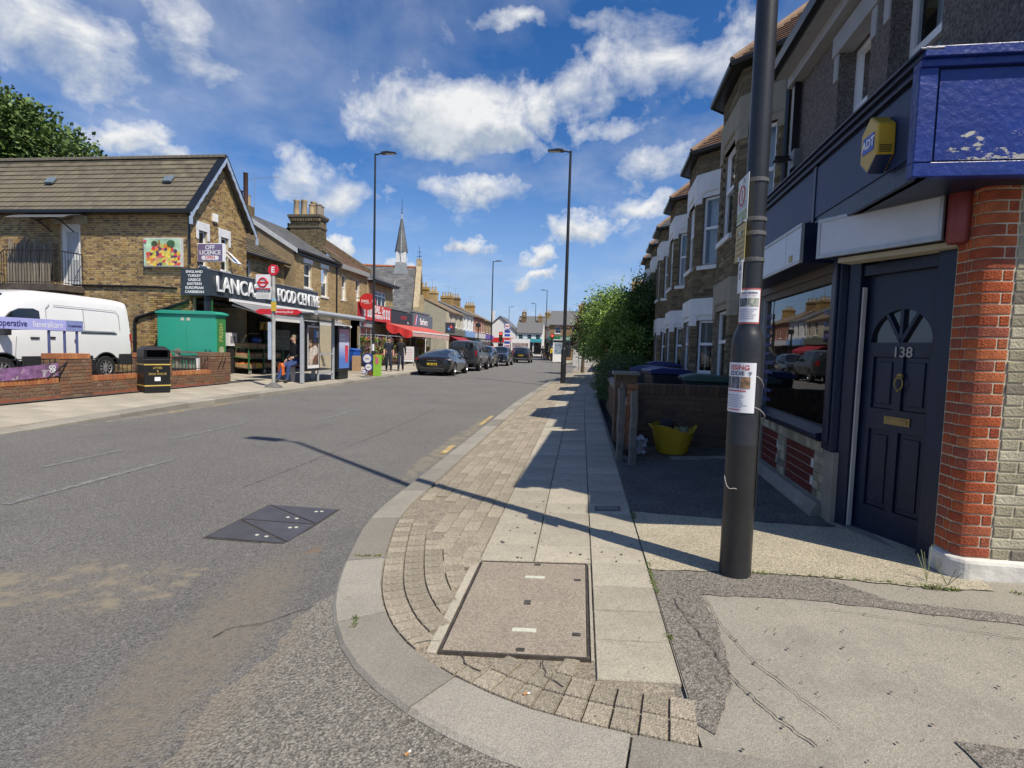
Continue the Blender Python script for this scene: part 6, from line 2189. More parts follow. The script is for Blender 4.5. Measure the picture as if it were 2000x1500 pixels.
AWN = M('grey_awning_cloth', (0.20, 0.20, 0.21), 0.8, var=0.12, scale=2)
q = MB()
q.hexa([(0.9, 0.0, 0.0), (7.5, 0.0, 0.0), (7.5, -1.75, -0.62), (0.9, -1.75, -0.62), (0.9, 0.0, 0.015), (7.5, 0.0, 0.015), (7.5, -1.75, -0.605), (0.9, -1.75, -0.605)])
q.build('canopy_cloth', AWN, aw)
q = MB()
q.box(0.85, 7.6, -0.08, 0.02, 0.0, 0.10)
q.build('cassette', WHITE, aw)
q = MB()
q.box(0.88, 7.52, -1.81, -1.74, -0.68, -0.58)
q.build('front_bar', WHITE, aw)
for x_ in (1.0, 7.3):
 q = MB()
 q.tube([(x_, 0.0, -0.12), (x_ + (0.5 if x_ < 4 else -0.5), -0.9, -0.42), (x_, -1.72, -0.66)], 0.03, 6)
 q.build('folding_arm', WHITE, aw)
q = MB()
q.box(2.6, 7.4, -0.02, 0.0, -0.42, -0.16)
vb = q.build('header_board', M('black_board', (0.02, 0.02, 0.022), 0.5), aw)
text('OFF LICENCE • GROCERY • VEG & FRUIT • FOOD', 0.21, LETW, vb, frame((5.0, -0.024, -0.29), (1, 0, 0), (0, 0, 1)), ext=0.002, sx=0.72)
# link block between the gable and the next house
lk = thing('link_building', 'recessed brick link with a small tiled roof between the gable and the rendered house', 'house', lw(WID + 0.01, 0.45, 0), LR)
q = MB()
wall_holes(q, TIDE, 3.6, 5.0, 0.25, [(0.35, 1.0, 3.9, 4.75)])
q.build('wall', MORTAR, lk)
bricks(lk, STOCK, TIDE, 3.6, 5.0, [(0.35, 1.0, 3.9, 4.75)], z0=2.8)
sash(lk, TIDE, 0.35, 1.0, 3.9, 4.75, mid=0.7)
tile_plane(lk, TILEB, [(0, -0.25, 4.95), (3.6, -0.25, 4.95), (3.6, 1.6, 6.1), (0, 1.6, 6.1)], 0.25, 0.3, thick=0.04)
q = MB()
q.cyl((0, -0.3, 4.93), (3.6, -0.3, 4.93), 0.06, n=8)
q.build('gutter', BLACK, lk)
dsh = thing('satellite_dish', 'dark satellite dish above the shop sign', 'dish', lw(5.2, 0.2, 3.95), LR)
q = MB()
q.lathe([(0.0, 0.0), (0.15, 0.03), (0.28, 0.10), (0.285, 0.105), (0.15, 0.045), (0.0, 0.015)], 18)
o = q.build('dish', M('dark_dish', (0.05, 0.05, 0.055), 0.5), dsh, smooth=40)
o.rotation_euler = (R(-65), R(-30), 0)
o.location = (0, -0.35, 0.45)
MB().tube([(0, 0.25, 0.2), (0, -0.1, 0.25), (0, -0.3, 0.45)], 0.02).build('arm', BLACK, dsh)
# ------------------------------------------------------------------ rendered-gable house and the next one
REND = MSTAIN(M('patchy_brown_render', (0.27, 0.205, 0.125), 0.92, var=0.25, scale=1.2, bump=0.3, bscale=8, speck=0.08), [((0.15, 0.12, 0.085), 2.0, 0.58, 0.12, None, None), ((0.36, 0.28, 0.17), 1.6, 0.62, 0.1, None, None), ((0.09, 0.075, 0.055), 9.0, 0.70, 0.03, None, None)])
h2 = thing('brick_house', 'yellow brick house with a patchy rendered gable end beyond the food shop', 'house', lw(6.9, 0, 0), LR, 'brick houses along the left side')
HW, HE, HR2 = 4.55, 5.72, 7.6
wh = [(0.95, 1.68, 4.02, 5.22), (2.7, 3.45, 3.75, 5.22)]
q = MB()
wall_holes(q, TIDE, HW, HE, 0.25, wh)
q.build('wall', MORTAR, h2)
q = MB()
q.prism([(0.0, 0), (5.8, 0), (5.8, HE), (2.9, HR2 - 0.05), (0.0, HE)], -0.02, 0.2, 'x')
q.build('rendered_gable', REND, h2)
bricks(h2, STOCKP, TIDE, HW, HE, wh + [(w_[0] - 0.1, w_[1] + 0.1, 5.22, 5.46) for w_ in wh], z0=2.6, wob=1)
for w_ in wh:
 sash(h2, TIDE, *w_, deep=0.1, mid=0.5, curtain=0.2)
 q = MB()
 q.box(w_[0] - 0.1, w_[1] + 0.1, -0.03, 0.1, 5.22, 5.45)
 q.build('lintel', STONEW, h2, bevel=0.006)
def slope_roof(t, W_, E_, R_, D_, mat, g=0.2, w=0.25, ovh=0.2, thick=0.012):
 tile_plane(t, mat, [(-0.03, -ovh, E_ - 0.02), (W_, -ovh, E_ - 0.02), (W_, D_ / 2, R_), (-0.03, D_ / 2, R_)], g, w, thick=thick)
 tile_plane(t, mat, [(W_, D_ + ovh, E_ - 0.02), (-0.03, D_ + ovh, E_ - 0.02), (-0.03, D_ / 2, R_), (W_, D_ / 2, R_)], 0.5, 0.5, thick=thick)
slope_roof(h2, HW, HE, HR2, 5.8, SLATE)
q = MB()
for s_ in (0, 1):
 ya, yb = (-0.2, 2.9) if not s_ else (6.0, 2.9)
 q.hexa([(-0.10, ya, HE - 0.20), (-0.10, yb, HR2 - 0.20), (-0.03, yb, HR2 - 0.20), (-0.03, ya, HE - 0.20), (-0.10, ya, HE), (-0.10, yb, HR2 + 0.01), (-0.03, yb, HR2 + 0.01), (-0.03, ya, HE)])
q.build('bargeboard', M('grey_white_board', (0.5, 0.53, 0.56), 0.6), h2)
q = MB()
q.cyl((-0.05, -0.25, HE - 0.04), (HW, -0.25, HE - 0.04), 0.06, n=8)
q.cyl((HW - 0.1, -0.05, 0.2), (HW - 0.1, -0.05, HE - 0.1), 0.045, n=8)
q.box(-0.03, HW, -0.12, -0.002, HE - 0.22, HE - 0.05)
q.build('gutter', BLACK, h2)
q = MB()
q.box(0.2, 0.75, 2.5, 3.3, HR2 - 0.5, HR2 + 0.25)
sk = q.build('chimney', STOCKD, h2)
for (x_, y_, r_, h_, m_) in ((0.35, 2.7, 0.11, 1.55, M('rust_flue', (0.07, 0.035, 0.025), 0.7)), (0.6, 2.75, 0.13, 0.55, M('buff_pot', (0.42, 0.33, 0.2))), (0.5, 3.1, 0.13, 0.75, M('rust_flue', (0.07, 0.035, 0.025)))):
 q = MB()
 q.lathe([(r_, 0), (r_ * 0.95, h_ - 0.05), (r_ * 1.08, h_ - 0.03), (r_ * 1.08, h_), (r_ * 0.8, h_), (r_ * 0.8, h_ - 0.3)], 14, (x_, y_, HR2 + 0.25))
 q.build('chimney_pot', m_, sk, smooth=40)
q = MB()
q.cyl((0.75, 2.5, HR2), (0.75, 2.5, HR2 + 1.7), 0.014, n=6)
q.cyl((0.75, 2.9, HR2 + 1.62), (0.75, 1.2, HR2 + 1.72), 0.008, n=5)
for k in range(8):
 q.cyl((0.55, 1.3 + 0.18 * k, HR2 + 1.71 - 0.011 * k), (0.95, 1.3 + 0.18 * k, HR2 + 1.71 - 0.011 * k), 0.004, n=4)
q.build('aerial', ALU, h2)
h3 = thing('brick_house', 'yellow brick house with red-brown roof and tall chimney stack left of the red shop', 'house', lw(6.9 + HW + 0.01, 0, 0), LR, 'brick houses along the left side')
W3, E3, R3 = 4.35, 5.78, 7.75
wh = [(0.6, 1.2, 3.8, 5.22), (2.55, 3.15, 3.8, 5.22)]
q = MB()
wall_holes(q, TIDE, W3, E3, 0.25, wh)
q.build('wall', MORTAR, h3)
bricks(h3, STOCKP, TIDE, W3, E3, wh, z0=2.6, wob=1)
for w_ in wh:
 sash(h3, TIDE, *w_, deep=0.1, mid=0.5, curtain=0.25)
slope_roof(h3, W3, E3, R3, 5.8, TILER)
q = MB()
q.hexa([(-0.12, -0.3, E3 - 0.05), (-0.12, 2.9, R3 - 0.02), (0.14, 2.9, R3 - 0.02), (0.14, -0.3, E3 - 0.05), (-0.12, -0.3, E3 + 0.22), (-0.12, 2.9, R3 + 0.24), (0.14, 2.9, R3 + 0.24), (0.14, -0.3, E3 + 0.22)])
q.build('party_parapet', M('parapet_brick', (0.17, 0.13, 0.085), 0.9, var=0.3, scale=6), h3)
q = MB()
q.hexa([(W3 - 0.26, -0.3, E3 - 0.05), (W3 - 0.26, 2.9, R3 - 0.02), (W3, 2.9, R3 - 0.02), (W3, -0.3, E3 - 0.05), (W3 - 0.26, -0.3, E3 + 0.22), (W3 - 0.26, 2.9, R3 + 0.24), (W3, 2.9, R3 + 0.24), (W3, -0.3, E3 + 0.22)])
q.build('party_parapet', M('parapet_brick', (0.17, 0.13, 0.085), 0.9, var=0.3, scale=6), h3)
q = MB()
q.box(0.14, W3 - 0.26, -0.26, 0.0, E3 - 0.28, E3 - 0.02)
q.build('eaves_cornice', M('grey_cornice', (0.28, 0.28, 0.27), 0.8), h3)
q = MB()
cy0, cy1 = 0.85, 2.55
q.box(-0.42, 0.42, cy0, cy1, 5.9, 8.30)
q.box(-0.47, 0.47, cy0 - 0.05, cy1 + 0.05, 7.62, 7.72)
q.box(-0.50, 0.50, cy0 - 0.08, cy1 + 0.08, 8.10, 8.20)
q.box(-0.54, 0.54, cy0 - 0.12, cy1 + 0.12, 8.20, 8.33)
ck = q.build('chimney', M('chimney_core', (0.12, 0.10, 0.07), 0.9, var=0.3, scale=8), h3)
bricks(h3, STOCKD, TF((-0.42, cy1, 6.5), (0, -1, 0), (1, 0, 0), (0, 0, 1)), cy1 - cy0, 1.58, d=0.008)
bricks(h3, STOCKD, TF((-0.42, cy0, 6.2), (1, 0, 0), (0, 1, 0), (0, 0, 1)), 0.84, 1.88, d=0.008)
for k in range(12):
 q = MB()
 q.box(-0.55, -0.42, cy0 - 0.08 + 0.155 * k, cy0 - 0.01 + 0.155 * k, 7.98, 8.10)
 q.build('corbel_brick', STOCKD, ck)
for (x_, y_) in ((-0.2, 2.3), (-0.2, 1.85), (-0.2, 1.4), (-0.2, 0.98), (0.2, 2.1), (0.2, 1.5), (0.2, 1.05)):
 q = MB()
 hh = 0.85 if y_ > 1.45 else 0.6
 q.lathe([(0.17, 0), (0.145, hh * 0.85), (0.175, hh * 0.9), (0.175, hh), (0.12, hh), (0.12, hh - 0.3)], 14, (x_, y_, 8.33))
 q.build('chimney_pot', M('buff_pot', (0.42, 0.33, 0.2)) if y_ > 1.3 else M('grey_pot', (0.25, 0.22, 0.17), 0.8), ck, smooth=40)
# ------------------------------------------------------------------ boundary wall with railings, sign, fence, cabinet, bin, van yard
bw_ = thing('boundary_wall', 'low brick boundary wall with piers, orange coping and black railings', 'wall', (-11.2, 3.0, 0.18), LR)
piers = [(7.3, 8.05), (9.70, 10.5), (12.1, 13.0)]
runs = [(0.0, 7.3), (8.05, 9.70), (10.5, 12.1)]
for (a, c) in runs:
 q = MB()
 q.box(a, c, 0.012, 0.215, -0.1, 0.34)
 q.box(a, c, -0.02, 0.03, -0.1, 0.045)
 q.build('wall_core', MORTAR, bw_)
 bricks(bw_, GARDEN, TF((a, 0.0, 0.045), (1, 0, 0), (0, 1, 0), (0, 0, 1)), c - a, 0.305, indiv=200 if a < 1 else 60, key=lambda s: -s[0], wob=1, d=0.004)
 for i in range(int((c - a) / 0.079)):
  x_ = a + 0.079 * i
  if x_ < 3.5:
   continue
  q = MB()
  q.box(0, 0.069, -0.012, 0.225, 0.345, 0.46)
  q.build('coping_brick', COPING, bw_, (x_, 0, 0))
 if a < 1:
  q = MB()
  q.box(0, 3.5, -0.012, 0.225, 0.345, 0.46)
  q.build('coping_end', COPING, bw_)
 q = MB()
 q.box(a, c, -0.032, -0.02, -0.1, 0.06)
 q.build('red_painted_foot', M('red_foot_paint', (0.32, 0.09, 0.05), 0.85, var=0.25, scale=4), bw_)
for (a, c) in piers:
 q = MB()
 q.box(a + 0.012, c - 0.012, 0.0, 0.44, -0.1, 0.85)
 q.build('pier_core', MORTAR, bw_)
 bricks(bw_, GARDEN, TF((a, -0.02, 0.0), (1, 0, 0), (0, 1, 0), (0, 0, 1)), c - a, 0.86, indiv=40, wob=1, key=lambda s: -s[1], d=0.004)
 bricks(bw_, GARDEN, TF((a, 0.45, 0.0), (0, -1, 0), (1, 0, 0), (0, 0, 1)), 0.46, 0.86, indiv=24, wob=1, key=lambda s: -s[1], d=0.004)
 for i in range(int((c - a) / 0.079)):
  q = MB()
  q.box(0, 0.069, -0.03, 0.46, 0.862, 0.975)
  q.build('coping_brick', COPING if a < 12 else GARDEN, bw_, (a + 0.004 + 0.079 * i, 0, 0))
railing(bw_, [(2.0, 0.1, 0.46), (7.3, 0.1, 0.46)], 0.40, BLACK, 0.13, 0.008, 0.012, 0.05)
railing(bw_, [(8.05, 0.1, 0.46), (9.7, 0.1, 0.46)], 0.40, BLACK, 0.13, 0.008, 0.012, 0.05)
railing(bw_, [(10.5, 0.1, 0.46), (12.1, 0.1, 0.46)], 0.40, BLACK, 0.13, 0.008, 0.012, 0.05)
gtA = MB()
for (x_, ex) in ((7.0, 7.45), (7.25, 7.45), (12.4, 12.6), (12.6, 12.75)):
 gtA.cyl((x_, -0.02, 0.47), (ex, -0.02, 0.8), 0.02, n=6)
gtA.build('cast_bracket', BLACK, bw_)
# lilac name board
nb_ = thing('name_board', 'long lilac funeralcare name board on slim blue posts behind the wall', 'sign', (-11.55, 10.78, 1.66), LR)
LIL = M('lilac_board', (0.40, 0.42, 0.80), 0.45, var=0.04)
MB().box(-3.6, 0.0, -0.02, 0.02, 0.0, 0.235).build('board', LIL, nb_)
MB().box(0.001, 0.42, -0.02, 0.02, 0.0, 0.235).build('end_board', M('slate_lilac', (0.22, 0.27, 0.52), 0.45), nb_)
text('The co-operative', 0.19, M('deep_purple_ink', (0.035, 0.03, 0.16), 0.5), nb_, frame((-0.86, -0.023, 0.115), (1, 0, 0), (0, 0, 1)), ext=0.001, bold=0.003, sx=0.78, align='RIGHT')
text('funeralcare', 0.19, LETW, nb_, frame((-0.41, -0.023, 0.115), (1, 0, 0), (0, 0, 1)), ext=0.001, sx=0.78)
text('The co-operative funeralcare', 0.085, M('deep_purple_ink', (0.035, 0.03, 0.16)), nb_, frame((0.21, -0.023, 0.115), (1, 0, 0), (0, 0, 1)), ext=0.001, sx=0.34, bold=0.001)
BPOST = M('slate_blue_post', (0.07, 0.09, 0.22), 0.45)
for x_ in (-0.36, 0.0, 0.30, -2.4):
 q = MB()
 q.cyl((x_, 0.03, -1.46), (x_, 0.03, 0.0), 0.026, n=8)
 q.build('post', BPOST, nb_)
bn = thing('banner', 'sagging purple flower banner tied to the railings', 'banner', (-11.17, 8.9, 0.70), LR)
q = MB()
n = 20
for i in range(n):
 xa, xb = -3.0 + 4.35 * i / n, -3.0 + 4.35 * (i + 1) / n
 sa, sb_ = 0.11 * math.sin(PI * i / n), 0.11 * math.sin(PI * (i + 1) / n)
 q.quad((xa, 0.008 * math.sin(i), -0.02 - sa * 0.6), (xb, 0.008 * math.sin(i + 1), -0.02 - sb_ * 0.6), (xb, 0, 0.26 - sb_), (xa, 0, 0.26 - sa))
BAN = MSTAIN(M('purple_flower_print', (0.20, 0.10, 0.22), 0.6, var=0.6, scale=5), [((0.52, 0.48, 0.50), 7.0, 0.56, 0.1, None, None), ((0.5, 0.45, 0.12), 5.0, 0.68, 0.04, None, None), ((0.10, 0.03, 0.12), 6.0, 0.60, 0.1, None, None)])
q.build('print', BAN, bn, smooth=60)
text('CO\nOP', 0.10, LETW, bn, frame((1.2, -0.012, 0.13), (1, 0, 0), (0, 0, 1)), ext=0.001, bold=0.004, lines=0.8)
# timber picket fence behind
pf_ = thing('picket_fence', 'weathered grey timber fence between the van and the green cabinet', 'fence', (-14.4, 16.75, 0.22), 0)
FD = Vector((2.95, -0.45, 0)).normalized()
for i in range(27):
 q = MB()
 q.box(-0.035, 0.035, -0.01, 0.01, 0.05, 0.80 + random.uniform(-0.02, 0.02))
 o = q.build('picket', REED, pf_, tuple(FD * (0.05 + 0.112 * i)))
 o.rotation_euler = (0, random.uniform(-0.02, 0.02), math.atan2(FD.y, FD.x))
for z in (0.25, 0.62, 0.86):
 q = MB()
 q.T = Matrix.Rotation(math.atan2(FD.y, FD.x), 4, 'Z')
 q.box(0, 3.0, -0.055 if z < 0.8 else -0.045, -0.012 if z < 0.8 else 0.045, z, z + (0.09 if z < 0.8 else 0.06))
 q.build('rail', M('black_stained_rail', (0.03, 0.028, 0.026), 0.8) if z < 0.8 else WOODG, pf_)
MB().box(0.78, 0.90, -0.16, -0.06, 0, 1.0).build('post', CONC, pf_)
wp = MB()
for i in range(5):
 wp.quad((0.02 * i, 0.01 * i, 0.3 - 0.06 * i), (0.16, 0.0, 0.32 - 0.07 * i), (0.2, 0.02, 0.22 - 0.06 * i), (0.05, 0.01, 0.2 - 0.06 * i))
tag(wp.build('paper_scrap', PAPER, None, (-11.28, 14.55, 0.68), LR), 'white paper scrap caught on the railings', 'litter')
# green cabinet
cb = thing('utility_cabinet', 'big turquoise green steel cabinet behind the fence beside the food shop', 'cabinet', (-13.45, 17.25, 0.25), 0)
TURQ = M('turquoise_paint', (0.03, 0.36, 0.25), 0.45, var=0.06, scale=2)
MB().box(-1.17, 1.05, -0.25, 0.25, 0.0, 2.15).build('case', TURQ, cb, bevel=0.01)
MB().prism([(-1.2, 2.16), (1.13, 2.14), (1.13, 2.20), (0.9, 2.26), (-0.95, 2.28), (-1.2, 2.22)], -0.32, 0.30, 'y').build('lid', TURQ, cb, bevel=0.01)
for (a, c) in ((-1.14, -0.08), (-0.06, 1.02)):
 d_ = MB().box(a, c, -0.262, -0.25, 0.06, 2.1).build('door', TURQ, cb, bevel=0.004)
for x_ in (-0.26, -0.04):
 MB().box(x_, x_ + 0.12, -0.268, -0.262, 1.93, 2.03).build('label_plate', PLATE, cb)
q = MB()
for k in range(4):
 for x_ in (0.62, 0.78):
  q.box(x_, x_ + 0.09, -0.27, -0.262, 0.80 + 0.045 * k, 0.82 + 0.045 * k)
q.build('vent_slots', M('dark_green', (0.01, 0.12, 0.08), 0.6), cb)
MB().box(1.052, 1.058, -0.22, 0.22, 0.1, 2.05).build('end_panel', M('leaf_green', (0.05, 0.22, 0.06), 0.5), cb)
text('FRESH', 0.26, M('gold_ink', (0.5, 0.45, 0.15), 0.5), cb, frame((1.06, 0, 1.55), (0, 0, 1), (0, -1, 0)), ext=0.001, sx=0.9)
for z in (0.55, 0.95):
 disc(1.061, 0.0, z, 0.14, 0.13, M('printed_veg', (0.36, 0.40, 0.25), 0.5, var=0.8, scale=18), cb)
# litter bin
lb = thing('litter_bin', 'square black litter bin with two gold bands on the left pavement', 'bin', (-10.80, 12.42, 0.175), R(58))
BINK = M('black_bin_plastic', (0.010, 0.011, 0.013), 0.42, var=0.15)
GOLD = M('gold_band', (0.55, 0.40, 0.10), 0.45)
q = MB()
w = 0.285
q.box(-w, w, -w, w, 0.0, 0.86)
q.build('bin_body', BINK, lb, bevel=0.02)
q = MB()
for sx_ in (-1, 1):
 q.box(sx_ * w - 0.025, sx_ * w + 0.025, -w, w, 0.86, 1.10) if False else None
q.box(-w, w, w - 0.03, w, 0.86, 1.08)
q.box(-w, -w + 0.03, -w, w - 0.03, 0.86, 1.08)
q.box(w - 0.03, w, -w, w - 0.03, 0.86, 1.08)
q.box(-w, w, -w, -w + 0.03, 0.86, 0.90)
q.box(-w, -w + 0.05, -w, -w + 0.03, 0.90, 1.08)
q.box(w - 0.05, w, -w, -w + 0.03, 0.90, 1.08)
q.build('bin_hood', BINK, lb)
MB().hexa([(-w, -w, 1.08), (w, -w, 1.08), (w, w, 1.08), (-w, w, 1.08), (-w * 0.7, -w * 0.7, 1.17), (w * 0.7, -w * 0.7, 1.17), (w * 0.7, w * 0.7, 1.17), (-w * 0.7, w * 0.7, 1.17)]).build('bin_top', BINK, lb, bevel=0.015)
for z in (0.17, 0.70):
 q = MB()
 q.box(-w - 0.006, w + 0.006, -w - 0.006, w + 0.006, z, z + 0.03)
 q.build('gold_band', GOLD, lb)
text('LITTER\n&\nDOG WASTE', 0.075, GOLD, lb, frame((0, -w - 0.004, 0.55), (1, 0, 0), (0, 0, 1)), ext=0.001, sx=0.9)
MB().box(-0.07, 0.06, -w - 0.005, -w, 0.30, 0.40).build('sticker', PAPER, lb)
# ================================================================== VEHICLES
TYRE = M('tyre_rubber', (0.015, 0.015, 0.016), 0.8, var=0.2)
ALLOY = M('alloy_rim', (0.42, 0.43, 0.45), 0.28, metal=0.85, var=0.1)
PLASTIC = M('black_trim_plastic', (0.018, 0.019, 0.021), 0.55)
CARGLASS = M('tinted_car_glass', (0.014, 0.018, 0.022), 0.03, var=0.25, scale=1.5, spec=0.9)
REDL = M('red_lens', (0.35, 0.012, 0.015), 0.15)
CLEAR = M('clear_lens', (0.55, 0.57, 0.6), 0.1, metal=0.3)
def wheel(parent, x, y, r, wd, side, rimmat, spokes=5):
 b = MB()
 b.lathe([(r * 0.62, -wd / 2), (r * 0.93, -wd / 2), (r, -wd * 0.36), (r, wd * 0.36), (r * 0.93, wd / 2), (r * 0.62, wd / 2)], 28, axis='y')
 ty = b.build('wheel', TYRE, parent, (x, y, r), smooth=40)
 b = MB()
 s = side
 b.lathe([(r * 0.64, s * wd * 0.46), (r * 0.60, s * wd * 0.40), (r * 0.58, s * wd * 0.10), (0.0, s * wd * 0.08)], 24, axis='y')
 b.build('wheel_well', PLASTIC, ty, smooth=40)
 b = MB()
 b.lathe([(r * 0.66, s * wd * 0.47), (r * 0.60, s * wd * 0.50), (r * 0.565, s * wd * 0.40)], 24, axis='y')
 b.lathe([(r * 0.16, s * wd * 0.34), (r * 0.12, s * wd * 0.44), (0.0, s * wd * 0.46)], 14, axis='y')
 for k in range(spokes):
  a = 2 * PI * k / spokes + 0.3
  ca, sa = math.cos(a), math.sin(a)
  t0, t1 = r * 0.045, r * 0.07
  b.hexa([(ca * r * 0.1 - sa * t1, s * wd * 0.32, sa * r * 0.1 + ca * t1), (ca * r * 0.1 + sa * t1, s * wd * 0.32, sa * r * 0.1 - ca * t1), (ca * r * 0.6 + sa * t0, s * wd * 0.36, sa * r * 0.6 - ca * t0), (ca * r * 0.6 - sa * t0, s * wd * 0.36, sa * r * 0.6 + ca * t0),
    (ca * r * 0.1 - sa * t1, s * wd * 0.43, sa * r * 0.1 + ca * t1), (ca * r * 0.1 + sa * t1, s * wd * 0.43, sa * r * 0.1 - ca * t1), (ca * r * 0.6 + sa * t0, s * wd * 0.46, sa * r * 0.6 - ca * t0), (ca * r * 0.6 - sa * t0, s * wd * 0.46, sa * r * 0.6 + ca * t0)])
 b.build('rim', rimmat, ty, smooth=35)
def vehicle(label, cat, loc, rz, st, wheels, paint, glassq, low=PLASTIC, rim=ALLOY, wd=0.24, lowbands=1, name='parked_car', group=None, spokes=5, sub=2, rk_=0.55, ec=0.6):
 """st: stations rear to front (x, z_under, z_sill, z_belt, z_top, w_under, w_side, w_belt, w_top); glassq: {(i, band): part name}"""
 t = thing(name, label, cat, loc, rz, group)
 rings = []
 for (x, zb, zs, zl_, zt, wb, ws, wl_, wt) in st:
  zm = zs + (zl_ - zs) * 0.55
  half = [(0, zb), (wb, zb), (ws * 0.985, zs), (ws, zm), (wl_, zl_), (wt, zt - (zt - zl_) * 0.12 - 0.015), (wt * rk_, zt - 0.004), (0, zt)]
  ring = [(x, y, z) for y, z in half] + [(x, -y, z) for y, z in half[-2:0:-1]]
  rings.append(ring)
 n = len(rings[0])
 vs = [p for r in rings for p in r]
 fs, mi = [], []
 names = ['body', 'lower_trim'] + sorted(set(glassq.values()))
 for i in range(len(rings) - 1):
  for j in range(n):
   k = (j + 1) % n
   fs.append((i * n + j, i * n + k, (i + 1) * n + k, (i + 1) * n + j))
   band = j if j < n // 2 else n - 1 - j
   key = (i, band)
   mi.append(names.index(glassq[key]) if key in glassq else (1 if band < lowbands else 0))
 fs.append(tuple(range(n - 1, -1, -1)))
 fs.append(tuple((len(rings) - 1) * n + q for q in range(n)))
 mi += [0, 0]
 me = bpy.data.meshes.new('tmp')
 me.from_pydata(vs, [], fs)
 for q in names:
  me.materials.append(paint if q == 'body' else low if q == 'lower_trim' else CARGLASS)
 me.polygons.foreach_set('material_index', mi)
 bm = bmesh.new()
 bm.from_mesh(me)
 bmesh.ops.recalc_face_normals(bm, faces=bm.faces)
 cl = bm.edges.layers.float.new('crease_edge')
 for e in bm.edges:
  ms_ = {f.material_index for f in e.link_faces}
  if len(ms_) > 1:
   e[cl] = 0.75
  elif any(len(f.verts) > 4 for f in e.link_faces):
   e[cl] = ec
 bm.to_mesh(me)
 bm.free()
 tmp = bpy.data.objects.new('tmp', me)
 COL.objects.link(tmp)
 ss = tmp.modifiers.new('s', 'SUBSURF')
 ss.levels = ss.render_levels = sub
 cuts = []
 for (wx, wr, ar) in wheels:
  c = MB()
  c.cyl((wx, -2, wr * 1.02), (wx, 2, wr * 1.02), ar, n=28)
  co = c.build('cut', low)
  cuts.append(co)
  bo = tmp.modifiers.new('b', 'BOOLEAN')
  bo.operation = 'DIFFERENCE'
  bo.solver = 'EXACT'
  bo.object = co
 full = evalmesh(tmp)
 for c in cuts:
  bpy.data.objects.remove(c)
 bpy.data.objects.remove(tmp)
 # split by material into parts, panes by connected pieces
 bm = bmesh.new()
 bm.from_mesh(full)
 for m, nm in enumerate(names):
  sel = [f for f in bm.faces if f.material_index == m]
  if not sel:
   continue
  groups = [sel]
  if m > 1:
   todo, groups = set(sel), []
   while todo:
    s0 = todo.pop()
    comp, stack = [s0], [s0]
    while stack:
     f = stack.pop()
     for e in f.edges:
      for g2 in e.link_faces:
       if g2 in todo:
        todo.discard(g2)
        comp.append(g2)
        stack.append(g2)
    groups.append(comp)
  for gset in groups:
   vmap, V, F = {}, [], []
   for f in gset:
    idx = []
    for v in f.verts:
     if v.index not in vmap:
      vmap[v.index] = len(V)
      V.append(tuple(v.co))
     idx.append(vmap[v.index])
    F.append(tuple(idx))
   b = MB()
   b.add(V, F)
   b.build(nm, paint if m == 0 else low if m == 1 else CARGLASS, t, smooth=38)
 bm.free()
 for (wx, wr, ar) in wheels:
  yy = max(s_[6] for s_ in st) - wd / 2 - 0.015
  for s_ in (-1, 1):
   wheel(t, wx, s_ * yy, wr, wd, s_, rim, spokes)
   l = MB()
   k = 14
   for i in range(k):
    a0, a1 = R(-12 + 204 * i / k), R(-12 + 204 * (i + 1) / k)
    for (ra, rb) in ((ar, ar + 0.03),):
     l.hexa([(wx + ra * math.cos(a0), s_ * (yy + wd / 2 + 0.004), wr + ra * math.sin(a0)), (wx + rb * math.cos(a0), s_ * (yy + wd / 2 + 0.0), wr + rb * math.sin(a0)), (wx + rb * math.cos(a1), s_ * (yy + wd / 2), wr + rb * math.sin(a1)), (wx + ra * math.cos(a1), s_ * (yy + wd / 2 + 0.004), wr + ra * math.sin(a1)),
       (wx + ra * math.cos(a0), s_ * (yy + wd / 2 + 0.022), wr + ra * math.sin(a0)), (wx + rb * math.cos(a0), s_ * (yy + wd / 2 + 0.012), wr + rb * math.sin(a0)), (wx + rb * math.cos(a1), s_ * (yy + wd / 2 + 0.012), wr + rb * math.sin(a1)), (wx + ra * math.cos(a1), s_ * (yy + wd / 2 + 0.022), wr + ra * math.sin(a1))])
   l.build('arch_trim', low, t)
  b = MB()
  b.cyl((wx, -0.55, wr), (wx, 0.55, wr), 0.07, n=8)
  b.build('axle', PLASTIC, t)
 return t
def part(t, name, mat, *boxes, bevel=0.008, parent=None):
 b = MB()
 for bx in boxes:
  b.box(*bx)
 return b.build(name, mat, parent or t, bevel=bevel)
# ---- white van, nose to the left
VANW = M('white_van_paint', (0.74, 0.75, 0.76), 0.3, var=0.03, scale=2, coat=0.4)
L = 5.95
sv = [(0.0, 0.46, 0.60, 1.35, 2.34, 0.86, 0.99, 0.98, 0.85), (0.05, 0.42, 0.60, 1.36, 2.36, 0.86, 1.0, 0.99, 0.86), (0.6, 0.40, 0.58, 1.38, 2.40, 0.88, 1.01, 1.0, 0.88), (1.8, 0.40, 0.58, 1.38, 2.42, 0.88, 1.01, 1.0, 0.88),
      (2.75, 0.40, 0.58, 1.36, 2.42, 0.88, 1.01, 1.0, 0.88), (2.87, 0.40, 0.58, 1.36, 2.41, 0.88, 1.01, 1.0, 0.87), (3.45, 0.40, 0.58, 1.33, 2.30, 0.88, 1.01, 0.99, 0.82), (4.0, 0.40, 0.58, 1.30, 1.95, 0.88, 1.0, 0.98, 0.78), (4.35, 0.40, 0.58, 1.24, 1.45, 0.86, 0.99, 0.95, 0.80), (4.85, 0.38, 0.56, 1.08, 1.22, 0.82, 0.95, 0.88, 0.70), (5.15, 0.40, 0.55, 0.92, 1.02, 0.70, 0.84, 0.76, 0.6)]
